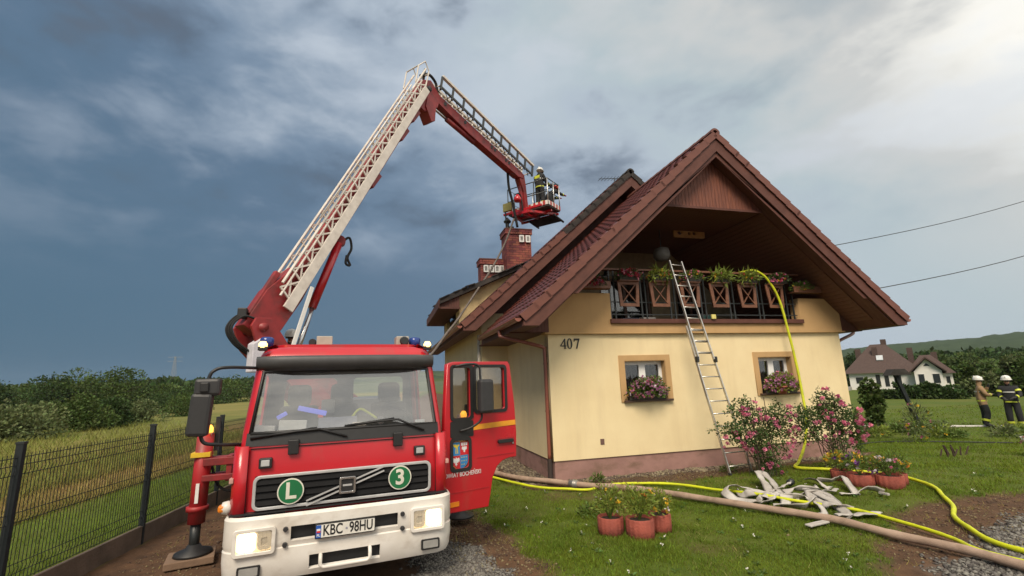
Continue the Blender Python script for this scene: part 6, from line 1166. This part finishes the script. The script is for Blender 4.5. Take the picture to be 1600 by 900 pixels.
# ---- stabiliser on the left of the picture (and its twin)
for s_ in (-1, 1):
    sb = MB(); X = s_ * 1.84
    for y in (1.83, 2.02): sb.b2((s_ * .9, y - .05, 1.02), (s_ * 1.80, y + .05, 1.10)); sb.b2((s_ * .9, y - .05, 1.22), (s_ * 1.80, y + .05, 1.32))
    sb.b2((s_ * 1.45, 1.80, 1.0), (s_ * 1.52, 2.05, 1.34)); sb = sb.build('outrigger_beam', REDD, truck, bevel=.008)
    lg = MB(); lg.tube([(X + s_ * -.02, 1.92, 1.64), (X, 1.92, .48)], .105, 12); lg.tube([(X, 1.92, .70), (X, 1.92, .64)], .135, 12); lg = lg.build('outrigger_leg', mat('outrigger_red', (.42, .018, .024), .5, scale=3, col2=(.33, .016, .02), streak=((.13, .06, .045), .7, (4, 4, 3), .5, .72)), truck, True)
    MB().tube([(X, 1.92, .5), (X, 1.92, .06)], .062, 12).build('piston', STEELB, lg, True); MB().lathe([(.23, .10), (.22, .13), (.10, .17), (.07, .22)], (X, 1.92, 0), 20).build('foot', BLK, lg, True)
    MB().b2((X - .115, 1.80, 1.34), (X + .115, 2.04, 1.40)).build('warning_band', mat('band_yellow', (.75, .5, .03), .5), lg); MB().b2((X - .02, 1.805, .75), (X + .02, 1.825, 1.0)).build('scale_strip', PVC, lg)
    f = MB().b2((X - .02, 1.85, 1.62), (X + .10, 1.98, 1.70)).build('lamp_bracket', mat('pale_bracket', (.5, .48, .55), .5), lg); MB().lathe([(.055, 0), (.055, .06), (.03, .10)], (X + .06, 1.86, 1.66), 12).build('marker_lamp', mat('amber_glow', (1.0, .42, .05), .3, emit=3.0), f, True); MB().b2((X + .12, 1.95, 1.4), (X + .17, 2.02, 1.86)).build('valve', STEELB, lg)
    MB().tube(spline([(X + .12, 1.95, 1.2), (X + .22, 1.9, .95), (X + .40, 1.95, .85), (X + .6, 2.0, 1.05)] if s_ < 0 else [(X - .12, 1.95, 1.2), (X - .22, 1.9, .95), (X - .40, 1.95, .85), (X - .6, 2.0, 1.05)], 6), .018, 7).build('hydraulic_hose', RUB, lg, True)
_p = Matrix.Rotation(TYAW, 4, 'Z') @ Vector((-1.84, 1.92, 0)) + Vector((-4.12, -4.54, 0))
tag(MB().box((_p.x - .02, _p.y, .05), (.55, .5, .09), .25).build('support_pad', mat('pad_wood', (.22, .14, .09), .9, bump=.3), None, bevel=.012), 'brown square ground pad under the truck stabiliser foot', 'pad')
# ---- hydraulic boom (local frame of the truck)
ba = rad(34.04); BH = Vector((math.cos(ba), math.sin(ba), 0)); BN = Vector((-BH.y, BH.x, 0)); PV = Vector((-1.68, 4.3, 0))
def U(u, v, z): return PV + BH * u + BN * v + Vector((0, 0, z))
E0, E1 = .4784, .878
def B(s_, p, v): return U(.63 + E0 * s_ - E1 * p, v, 3.81 + E1 * s_ + E0 * p)
F0, F1 = .983, -.183
def Cb(s_, q, v): return U(4.5 + F0 * s_ - F1 * q, v, 11.2 + F1 * s_ + F0 * q)
UPB = (B(0, 1, 0) - B(0, 0, 0)); UPC = (Cb(0, 1, 0) - Cb(0, 0, 0))
tu = MB(); tu.lathe([(.85, 1.47), (.85, 1.62), (.70, 1.70), (.70, 1.85)], U(1.9, 0, 0), 28); tu = tu.build('turntable', REDD, truck)
for v in (-.36, .30):
    w = MB(); w.prism([U(-.20, v, 3.42), U(-.12, v, 3.58), U(.18, v, 3.60), U(.55, v, 3.10), U(2.5, v, 1.85), U(1.1, v, 1.85), U(-.05, v, 3.0)], BN * .07); w.build('turret_cheek', REDD, tu, bevel=.01)
MB().tube([U(.02, -.42, 3.40), U(.02, .42, 3.40)], .085, 14).build('pivot_pin', mat('pin_red', (.26, .03, .03), .5), tu, True)
MB().prism([U(-.16, -.40, 3.08), U(.0, -.40, 3.2), U(.14, -.40, 3.0), U(.14, -.40, 2.55), U(-.16, -.40, 2.55)], BN * .22).build('white_guard', mat('guard_white', (.66, .64, .70), .5), tu, bevel=.02)
w = MB()
for k in range(3): w.tube(spline([U(-.02, -.25 + k * .1, 3.55), U(-.30, -.25 + k * .1, 3.60 + k * .02), U(-.50, -.25 + k * .1, 3.38), U(-.36, -.25 + k * .1, 3.10), U(.0, -.25 + k * .1, 2.85)], 6), .022, 7)
w.build('hose_bundle', RUB, tu, True)
MB().b2((-.1, 3.6, 1.47), (1.1, 5.8, 2.0)).build('operator_stand', DGR, tu, bevel=.02)
# lower boom base (red) and telescoping box
mb = MB(); mb.prism([B(-.75, .62, -.2), B(-.78, .28, -.2), B(-.45, -.06, -.2), B(.35, -.10, -.2), B(.9, -.06, -.2), B(.9, .40, -.2), B(.1, .62, -.2)], BN * .36); mb.bar(B(.4, .13, -.05), B(8.2, .10, -.05), .30, .38, UPB); mb = mb.build('main_boom', REDD, truck, bevel=.012)
MB().bar(B(-.5, .60, -.12), B(.55, .62, -.12), .12, .12, UPB).build('boom_cylinder_cover', REDD, mb, bevel=.02); MB().box(B(-.55, .72, -.12), (.16, .16, .2)).build('valve_block', BLK, mb, bevel=.02); MB().box(B(.15, .05, -.212), (.1, .02, .18)).build('lifting_mark', MATS['band_yellow'], mb)
for s_ in (4.0, 6.0, 6.9): MB().bar(B(s_, -.10, -.05), B(s_ + .5, -.13, -.05), .2, .14, UPB).build('slide_pad', REDD, mb, bevel=.02)
# cream ladder beside the boom: plate rails, trusses, rungs, hand rails
ld = MB(); ld.bar(B(-.05, .10, -.30), B(8.15, .10, -.30), .05, .22, UPB); ld = ld.build('boom_ladder', CREAMW, truck, bevel=.006)
MB().bar(B(.2, .10, .22), B(8.0, .10, .22), .05, .20, UPB).build('far_rail', CREAMW, ld)
for v in (-.30, .22):
    w = MB(); w.tube([B(.35, .48, v), B(8.7, .46, v)], .030, 6); w.tube([B(.1, .38, v), B(8.2, .37, v)], .024, 6); n = 17
    for k in range(n):
        s0 = .15 + k * .475; w.bar(B(s0, .20, v), B(s0 + .10, .47, v), .036, .036); w.bar(B(s0 + .44, .20, v), B(s0 + .10, .47, v), .036, .036); w.bar(B(s0 + .05, .22, v), B(s0 + .42, .40, v), .028, .028)
    w.build('truss_rail', CREAMW, ld)
for k in range(27): MB().tube([B(.2 + k * .30, .22, -.29), B(.2 + k * .30, .22, .21)], .016, 6).build('rung', CREAMW, ld, True)
w = MB(); w.tube([B(2.1, .60, -.34), B(7.6, .57, -.34)], .02, 6)
for k in range(7): w.tube([B(2.3 + k * .85, .48, -.30), B(2.3 + k * .85, .59, -.34)], .013, 5)
w.build('hand_rail', CREAMW, ld, True)
w = MB()     # hoop at the head
for v in (-.30, .22): w.tube([B(8.1, .16, v), B(8.75, .34, v), B(8.9, .60, v), B(8.5, .70, v), B(7.9, .50, v)], .02, 6)
w.tube([B(8.9, .60, -.30), B(8.9, .60, .22)], .02, 6); w.tube([B(8.5, .70, -.30), B(8.5, .70, .22)], .02, 6); w.tube([B(8.7, .30, -.30), B(8.7, .30, .22)], .025, 6); w.build('head_hoop', CREAMW, ld)
# lifting cylinders and struts
cy = MB(); cy.tube([U(1.20, -.05, 3.95), U(1.80, -.05, 5.55)], .095, 12); cy = cy.build('lift_cylinder', REDP, truck, True); MB().tube([U(.80, -.05, 2.6), U(1.24, -.05, 4.05)], .055, 12).build('piston_rod', CHR, cy, True); MB().lathe([(.13, -.08), (.13, .08)], U(1.83, -.05, 5.62), 14, 'Y').build('cylinder_eye', REDD, cy)
MB().tube([U(.85, .12, 4.05), U(1.72, .12, 5.60)], .055, 10).build('conduit', mat('conduit_grey', (.20, .20, .21), .4, .5), cy, True); f = MB().bar(U(.62, -.32, 2.9), U(1.02, -.32, 4.35), .035, .075, (BH * -.9 + Vector((0, 0, .3)))).build('lock_bar', PVC, cy)
MB().tube(spline([U(1.86, -.1, 5.6), U(2.05, -.1, 5.75), U(2.12, -.1, 5.5), U(2.02, -.1, 5.25), U(2.10, -.1, 5.08), U(1.98, -.1, 5.1), U(2.0, -.1, 5.3)], 5), .03, 7).build('hydraulic_hose', RUB, cy, True)
# elbow and upper boom
eb = MB(); eb.prism([U(4.05, -.16, 10.45), U(4.50, -.16, 10.35), U(5.05, -.16, 10.75), U(5.2, -.16, 11.2), U(4.75, -.16, 11.55), U(4.35, -.16, 11.35)], BN * .30); eb.prism([U(4.5, -.2, 10.5), U(4.75, -.2, 10.1), U(4.9, -.2, 10.2), U(4.95, -.2, 10.9), U(4.6, -.2, 11.1)], BN * .38); eb = eb.build('elbow', REDD, truck, bevel=.015); MB().tube([U(4.62, -.24, 11.15), U(4.62, .2, 11.15)], .09, 12).build('elbow_pin', STEELB, eb, True)
w = MB(); w.tube(spline([U(4.35, -.1, 11.5), U(4.7, -.1, 11.75), U(5.0, -.1, 11.65), U(5.1, -.1, 11.35)], 5), .045, 7); w.bar(U(4.45, -.1, 11.2), U(4.55, -.1, 11.85), .05, .05); w.bar(U(4.6, .1, 11.2), U(4.7, .1, 11.8), .05, .05); w.build('elbow_hose', RUB, eb)
ub = MB(); ub.prism([Cb(.2, .17, -.15), Cb(5.45, .16, -.15), Cb(5.55, -.05, -.15), Cb(5.2, -.17, -.15), Cb(2.2, -.24, -.15), Cb(1.1, -.18, -.15), Cb(.3, -.12, -.15)], BN * .28); ub = ub.build('upper_boom', REDD, truck, bevel=.015)
MB().tube([Cb(.35, -.32, 0), Cb(1.4, -.30, 0)], .045, 8).build('knuckle_rod', CHR, ub, True); MB().tube([Cb(1.2, -.30, 0), Cb(2.6, -.26, 0)], .085, 10).build('knuckle_cylinder', REDD, ub, True)
for s_ in (.9, 1.9, 3.4, 3.6, 4.3, 4.5): MB().lathe([(.06, -.01), (.06, .01)], Cb(s_, .02, -.165), 10, 'Y').build('access_hole', BLK, ub)
ul = MB(); ul.bar(Cb(.5, .74, -.30), Cb(5.95, .74, -.30), .10, .085, UPC); ul = ul.build('upper_ladder', CREAMW, truck, bevel=.006); MB().bar(Cb(.5, .74, .25), Cb(5.95, .74, .25), .10, .085, UPC).build('far_rail', CREAMW, ul)
for v in (-.30, .25): MB().bar(Cb(.45, .32, v), Cb(5.9, .30, v), .05, .07, UPC).build('lower_rail', CREAMW if v > 0 else STEELB, ul)
for k in range(11):
    s_ = .5 + k * .54
    for v in (-.30, .25): MB().bar(Cb(s_, .22, v), Cb(s_, .72, v), .07, .07, UPC).build('ladder_post', STEELB if v < 0 else CREAMW, ul)
    MB().tube([Cb(s_, .40, -.30), Cb(s_, .40, .25)], .022, 6).build('rung', CREAMW, ul, True)
    if k < 10: MB().bar(Cb(s_, .34, .25), Cb(s_ + .54, .70, .25), .05, .05, UPC).build('brace', CREAMW, ul)
w = MB()
for k in range(10): s_ = .55 + k * .54; w.tube(spline([Cb(s_ + .05, .3, -.1), Cb(s_ + .2, .55, -.1), Cb(s_ + .4, .45, -.1), Cb(s_ + .5, .3, -.1)], 3), .014, 5)
w.build('cable_loops', RUB, ul)
ar = MB(); ar.prism([U(9.75, -.12, 10.35), U(10.05, -.12, 10.35), U(10.15, -.12, 9.9), U(10.30, -.12, 8.75), U(10.12, -.12, 8.7), U(9.98, -.12, 9.6), U(9.72, -.12, 10.05)], BN * .24); ar.bar(U(9.9, 0, 9.9), U(9.95, 0, 8.7), .12, .12); ar = ar.build('basket_arm', REDD, truck, bevel=.012)
w = MB(); w.tube(spline([U(9.2, .1, 10.2), U(9.25, .1, 9.6), U(9.45, .1, 9.1), U(9.6, .1, 8.6), U(9.75, .1, 8.1)], 5), .05, 8); w.tube(spline([U(9.4, -.1, 9.3), U(9.7, -.1, 9.4), U(9.85, -.1, 9.0), U(9.8, -.1, 8.5)], 5), .03, 7); w.build('feed_hose', RUB, ar, True)
MB().lathe([(.12, 0), (.16, .1), (.06, .28)], U(9.45, -.15, 9.0), 12).build('red_lamp', REDP, ar, True)
def UB(u, v, z): return U(u + (.2 if u > 10.1 else 0), v, z)
# ---- rescue basket
FZ = 9.0; bk = MB(); bk.prism([UB(10.2, -.95, FZ), UB(11.15, -.95, FZ), UB(11.15, .95, FZ), UB(10.2, .95, FZ)], Vector((0, 0, -.05))); bk = bk.build('rescue_basket', mat('basket_floor', (.10, .095, .09), .6), truck)
w = MB()
for v in (-.8, 0, .8): w.bar(UB(9.85, v * .4, FZ - .30), UB(11.1, v, FZ - .12), .10, .10)
for u in (10.0, 10.55, 11.1): w.bar(UB(u, -.9, FZ - .14), UB(u, .9, FZ - .14), .09, .09)
w.bar(UB(9.85, -.35, FZ - .32), UB(9.85, .35, FZ - .32), .12, .12); w.build('under_frame', REDP, bk, bevel=.01)
sr, sw = mat('stripe_red', (.50, .05, .04), .5), mat('stripe_white', (.78, .74, .70), .5)
def skirt(u0, v0, u1, v1):
    a, b = UB(u0, v0, FZ), UB(u1, v1, FZ); ln = (b - a).length; n = max(3, int(ln / .11)); d = (b - a) / n
    for k in range(n):
        p = a + d * k; sh_ = d * .8; MB().prism([p, p + d, p + d + sh_ * 0 + Vector((0, 0, .17)), p + Vector((0, 0, .17))], (b - a).cross(Vector((0, 0, 1))).normalized() * .02).build('skirt_panel', sr if k % 2 else sw, bk)
skirt(10.2, -.96, 11.15, -.96); skirt(11.16, -.95, 11.16, .95); skirt(10.19, .95, 10.19, -.95)
def post(u, v, m=STEELB, h=1.1): MB().tube([UB(u, v, FZ), UB(u, v, FZ + h)], .022, 7).build('post', m, bk, True)
for u in (10.2, 10.68, 11.15):
    for v in (-.95, .95): post(u, v, ALU if v < 0 else STEELB)
for v in (-.32, .32): post(11.15, v, ALU); post(10.2, v)
for z in (.55, 1.1): MB().tube([UB(10.2, -.95, FZ + z), UB(11.15, -.95, FZ + z), UB(11.15, .95, FZ + z), UB(10.2, .95, FZ + z), UB(10.2, -.95, FZ + z)], .022, 7).build('guard_rail', STEELB, bk, True)
MB().tube([UB(10.7, -.3, FZ + 1.2), UB(11.45, -.75, FZ + 1.25)], .07, 8).build('water_monitor', STEELB, bk, True); MB().tube([UB(10.8, -.35, FZ), UB(10.72, -.3, FZ + 1.2)], .04, 7).build('monitor_stand', STEELB, bk, True)
MB().prism([UB(10.0, .55, FZ + .0), UB(10.0, .95, FZ + .0), UB(10.0, .95, FZ + .35), UB(10.0, .55, FZ + .35)], BH * .12).build('control_box', mat('olive_box', (.34, .30, .10), .6), bk, bevel=.02)
w = MB()
for k in range(7): w.bar(UB(10.9 + k * .09, -.85, FZ - .25 - k * .012), UB(10.9 + k * .09, .35, FZ - .25 - k * .012), .05, .04)
w.bar(UB(10.8, -.85, FZ - .24), UB(11.6, -.85, FZ - .34), .06, .06); w.bar(UB(10.8, .35, FZ - .24), UB(11.6, .35, FZ - .34), .06, .06); w.build('folding_step', STEELB, bk)
# ================================================================== people
SKIN = mat('skin', (.50, .27, .19), .6); DRKC = mat('turnout_black', (.018, .019, .022), .85, bump=.3, bscale=60); TANC = mat('turnout_tan', (.34, .22, .12), .85, scale=8, col2=(.26, .165, .09), bump=.3, bscale=60); BOOT = mat('boot_black', (.015, .014, .013), .6); GLV = mat('glove_dark', (.03, .028, .025), .8); HV = mat('reflex_yellow', (.62, .68, .06), .5); SLV = mat('reflex_silver', (.55, .55, .52), .4); HWH = mat('helmet_white', (.76, .75, .70), .35); HRD = mat('helmet_red', (.62, .06, .035), .35)
BASE = dict(pel=(0, 0, .96), sp=(0, 0, 1.16), ch=(0, 0, 1.36), nk=(0, 0, 1.50), hb=(0, -.015, 1.585), ht=(0, -.02, 1.73), no=(0, -.125, 1.635),
            shL=(.19, 0, 1.43), elL=(.25, .02, 1.15), wrL=(.24, -.10, .92), shR=(-.19, 0, 1.43), elR=(-.25, .02, 1.15), wrR=(-.24, -.10, .92),
            hiL=(.105, 0, .90), knL=(.12, -.03, .50), anL=(.13, .03, .10), toL=(.15, -.15, .05), hiR=(-.105, 0, .90), knR=(-.12, -.03, .50), anR=(-.13, .03, .10), toR=(-.15, -.15, .05))
RADI = dict(pel=.165, sp=.165, ch=.175, nk=.07, hb=.088, ht=.085, no=.016, shL=.095, shR=.095, elL=.072, elR=.072, wrL=.048, wrR=.048, hiL=.115, hiR=.115, knL=.100, knR=.100, anL=.082, anR=.082, toL=.052, toR=.052)
EDG = [('pel', 'sp'), ('sp', 'ch'), ('ch', 'nk'), ('nk', 'hb'), ('hb', 'ht'), ('hb', 'no'), ('ch', 'shL'), ('shL', 'elL'), ('elL', 'wrL'), ('ch', 'shR'), ('shR', 'elR'), ('elR', 'wrR'), ('pel', 'hiL'), ('hiL', 'knL'), ('knL', 'anL'), ('anL', 'toL'), ('pel', 'hiR'), ('hiR', 'knR'), ('knR', 'anR'), ('anR', 'toR')]
def person(label, loc, rz, pose, mats, helmet, stripes, group, z=None):
    J = {k: Vector(v) for k, v in BASE.items()}; J.update({k: Vector(v) for k, v in pose.items()}); names = list(J); R_ = dict(RADI); E = list(EDG)
    for s_ in 'LR':        # palm, four fingers, thumb from the side of the palm
        wv = J['wr' + s_]; d = (wv - J['el' + s_]).normalized(); sd_ = d.cross(Vector((0, 0, 1))); sd_ = sd_.normalized() if sd_.length > .1 else Vector((1, 0, 0)); cl = sd_.cross(d)
        J['pa' + s_] = wv + d * .07; R_['pa' + s_] = .036; E.append(('wr' + s_, 'pa' + s_))
        for q in range(4):
            o_ = sd_ * (-.033 + q * .022); a = wv + d * .12 + o_; b = a + d * (.035 + .008 * (q in (1, 2))) + cl * -.025; J[f'f{q}a{s_}'] = a; J[f'f{q}b{s_}'] = b; R_[f'f{q}a{s_}'] = .011; R_[f'f{q}b{s_}'] = .009; E += [('pa' + s_, f'f{q}a{s_}'), (f'f{q}a{s_}', f'f{q}b{s_}')]
        J['th' + s_] = wv + d * .075 - sd_ * .055 - cl * .02; R_['th' + s_] = .011; E.append(('wr' + s_, 'th' + s_))
    names = list(J); idx = {n: i for i, n in enumerate(names)}
    me = bpy.data.meshes.new('p'); me.from_pydata([J[n][:] for n in names], [(idx[a], idx[b]) for a, b in E], []); ob = bpy.data.objects.new('p', me); COL.objects.link(ob)
    ob.modifiers.new('skin', 'SKIN'); sv = me.skin_vertices[0].data
    for n in names: r = R_[n]; sv[idx[n]].radius = (r * (1.12 if n in ('pel', 'sp', 'ch') else 1), r * (.82 if n in ('pel', 'sp', 'ch') else 1)); sv[idx[n]].use_root = n == 'pel'
    ss = ob.modifiers.new('sub', 'SUBSURF'); ss.levels = 2; ss.render_levels = 2
    bpy.context.view_layer.update(); dg = bpy.context.evaluated_depsgraph_get(); body = bpy.data.meshes.new_from_object(ob.evaluated_get(dg)); bpy.data.objects.remove(ob)
    part = {}
    for i, (a, b) in enumerate(E):
        k = 'skin' if (b in ('ht', 'no', 'hb')) else 'glove' if b[:2] in ('pa', 'th', 'f0', 'f1', 'f2', 'f3') else 'boot' if b.startswith('to') else 'legs' if a[:2] in ('hi', 'kn') else 'jacket'
        part[i] = ('jacket', 'legs', 'skin', 'glove', 'boot').index(k)
    A = np.array([J[a][:] for a, b in E]); D_ = np.array([J[b][:] for a, b in E]) - A; rad_ = np.array([max(R_[a], R_[b]) for a, b in E])
    mi = []
    for p in body.polygons:
        c = np.array(p.center[:]); t = np.clip(((c - A) * D_).sum(1) / (D_ ** 2).sum(1), 0, 1); dist = np.linalg.norm(c - A - D_ * t[:, None], axis=1) - rad_; mi.append(part[int(dist.argmin())])
    body.materials.clear()
    for m_ in mats: body.materials.append(m_)
    body.polygons.foreach_set('material_index', mi); body.polygons.foreach_set('use_smooth', [True] * len(mi))
    t = thing('person', label, 'person', loc, rz, group); o = link('body', body, None, t)
    hd = J['ht'] - J['hb']; up = hd.normalized(); fw = (J['no'] - J['hb']); fw = (fw - up * fw.dot(up)).normalized(); rt = fw.cross(up); HM = Matrix.Translation(J['hb'] + hd * .55) @ Matrix((rt, -fw, up)).transposed().to_4x4() @ Matrix.Diagonal((.86, .92, .95, 1))
    h = MB(); h.lathe([(.150, .005), (.158, .03), (.150, .075), (.125, .125), (.075, .160), (.012, .175)], n=20); h.lathe([(.175, .0), (.182, .010), (.150, .02)], (0, -.012, 0), 20); h.bar((0, -.15, .06), (0, .13, .11), .03, .13); H2 = HM @ Matrix.Translation((0, .005, .045)); me = h.mesh('helmet'); me.transform(H2); hm = link('helmet', me, helmet, t, True)
    v = MB(); v.grid([[(.15 * math.sin(a), -.15 * math.cos(a) - .006, z) for a in [rad(-65 + 13 * k) for k in range(11)]] for z in (.0, -.045)]); me = v.mesh('visor'); me.transform(H2); link('visor', me, mat('visor_dark', (.04, .035, .03), .15), hm)
    e = MB()
    for sx in (-.034, .034): e.lathe([(.002, -.102), (.012, -.097), (.014, -.088)], (sx, 0, -.035), 8, 'Y')
    me = e.mesh('eyes'); me.transform(HM); link('eyes', me, INK, t)
    e = MB().box((0, -.088, -.105), (.045, .012, .010)); me = e.mesh('mouth'); me.transform(HM); link('mouth', me, mat('lips', (.36, .13, .11), .6), t)
    for (a, b, f, r, m_, w_) in stripes:
        p, q = J[a].lerp(J[b], f - .02), J[a].lerp(J[b], f + w_); big = a in ('pel', 'sp', 'ch'); ax = (q - p).normalized()
        n = 18; X = ax.cross(Vector((0, 1, 0))); X = X.normalized() if X.length > .2 else Vector((1, 0, 0)); Y = ax.cross(X).normalized(); rows_ = [[c + X * math.cos(an) * r * (1.12 if big else 1) + Y * math.sin(an) * r * (.86 if big else 1) for an in [2 * math.pi * k / n for k in range(n)]] for c in (p, q)]
        link('reflex_band', MB().grid(rows_, closed=True).mesh('reflex_band'), m_, t, True)
    return t, J
ST = [('wrL', 'elL', .25, .062, HV, .22), ('wrR', 'elR', .25, .062, HV, .22), ('anL', 'knL', .35, .100, HV, .16), ('anR', 'knR', .35, .100, HV, .16), ('pel', 'sp', -.1, .178, HV, .22), ('ch', 'sp', .25, .183, SLV, .2)]
piv_w = Vector((-6.28, -.46, 0)); hw_ = Vector((.7602, .6497, 0)); nw_ = Vector((-.6497, .7602, 0))
def WB(u, v, z): p = piv_w + hw_ * u + nw_ * v; return (p.x, p.y, z)
def tank(t, y=.2, z=1.22):
    f = MB().lathe([(.02, -.27), (.075, -.24), (.085, -.15), (.085, .15), (.06, .24), (.02, .27)], (0, y, z), 14).build('air_cylinder', mat('tank_grey', (.25, .24, .12), .4), t, True); MB().box((0, y - .07, z), (.26, .03, .5)).build('back_plate', BLK, f, bevel=.02)
t, J = person('firefighter in tan jacket and white helmet holding a radio near the leaning post', (17.75, 2.2, float(ground_z(17.75, 2.2))), .75, dict(elL=(.24, -.16, 1.20), wrL=(.10, -.24, 1.42), elR=(-.27, -.10, 1.16), wrR=(-.08, -.26, 1.18), no=(.02, -.12, 1.61), knR=(-.13, -.06, .50), anR=(-.15, .06, .10), toR=(-.17, -.12, .05)), (TANC, DRKC, SKIN, GLV, BOOT), HWH, ST, None); MB().box(J['wrL'] + Vector((-.03, -.06, .08)), (.05, .04, .14)).build('radio', BLK, t, bevel=.01)
t, J = person('firefighter in black gear and white helmet at the right edge of the picture', (17.5, 1.2, float(ground_z(17.5, 1.2))), -1.1, dict(elL=(.27, -.12, 1.18), wrL=(.12, -.30, 1.12), wrR=(-.16, -.26, 1.08), elR=(-.27, -.06, 1.14)), (DRKC, DRKC, SKIN, GLV, BOOT), HWH, ST + [('shL', 'elL', .3, .09, HV, .2), ('shR', 'elR', .3, .09, HV, .2)], None); tank(t)
t, J = person('firefighter in black gear and white helmet standing in the rescue basket', WB(10.75, -.40, FZ), 2.2, dict(elL=(.24, -.12, 1.18), wrL=(.22, -.36, 1.12), elR=(-.24, -.12, 1.18), wrR=(-.22, -.36, 1.12), hb=(0, -.04, 1.58), ht=(0, -.08, 1.72), no=(0, -.15, 1.60)), (DRKC, DRKC, SKIN, GLV, BOOT), HWH, ST, None); MB().box((0, .165, 1.36), (.26, .02, .12)).build('back_patch', HV, t, bevel=.005)
t, J = person('crouching firefighter with red helmet at the front rail of the basket', WB(11.32, -.60, FZ), 1.9, dict(pel=(0, .20, .50), sp=(0, .12, .68), ch=(0, -.05, .84), nk=(0, -.16, .92), hb=(0, -.22, .97), ht=(0, -.27, 1.10), no=(0, -.335, .97), shL=(.19, -.06, .90), shR=(-.19, -.06, .90), elL=(.24, -.28, .78), wrL=(.18, -.52, .80), elR=(-.24, -.28, .78), wrR=(-.18, -.52, .80), hiL=(.11, .16, .46), hiR=(-.11, .16, .46), knL=(.16, -.24, .46), knR=(-.14, -.06, .12), anL=(.15, -.12, .10), anR=(-.14, .34, .10), toL=(.16, -.32, .05), toR=(-.15, .28, .03)), (DRKC, DRKC, SKIN, mat('glove_red', (.5, .04, .05), .7), BOOT), HRD, ST[:2], None)
_q = Matrix.Rotation(TYAW, 4, 'Z') @ U(.95, .25, 0) + Vector((-4.12, -4.54, 0))
t, J = person('operator in dark turnout coat seated behind the cab by the boom pivot', (_q.x, _q.y, 2.05), .2, dict(pel=(0, .05, .55), sp=(0, .03, .74), ch=(0, -.0, .95), nk=(0, -.02, 1.08), hb=(0, -.04, 1.16), ht=(0, -.06, 1.30), no=(0, -.155, 1.18), shL=(.2, 0, 1.02), shR=(-.2, 0, 1.02), elL=(.26, -.10, .78), wrL=(.2, -.32, .74), elR=(-.26, -.10, .78), wrR=(-.2, -.32, .74), hiL=(.11, .0, .50), hiR=(-.11, .0, .50), knL=(.13, -.40, .46), knR=(-.13, -.40, .46), anL=(.13, -.42, .08), anR=(-.13, -.42, .08), toL=(.14, -.58, .04), toR=(-.14, -.58, .04)), (mat('turnout_olive', (.055, .045, .03), .85), DRKC, SKIN, GLV, BOOT), HWH, [('shR', 'elR', .2, .09, HV, .25), ('shL', 'elL', .2, .09, HV, .25)], None)
# ================================================================== air
hz = MB().b2((-1780, -1780, -4), (1780, 1780, 75)).build('haze', None); tag(hz, 'thin bluish summer haze over the countryside', 'haze', kind='stuff')
hm = bpy.data.materials.new('haze_air'); hm.use_nodes = True; nt = hm.node_tree; nt.nodes.remove(nt.nodes['Principled BSDF']); pv = nt.nodes.new('ShaderNodeVolumePrincipled')
pv.inputs['Color'].default_value = (0.70, 0.82, 0.95, 1); pv.inputs['Density'].default_value = 0.00010; nt.links.new(pv.outputs[0], nt.nodes['Material Output'].inputs['Volume']); hz.data.materials.append(hm)
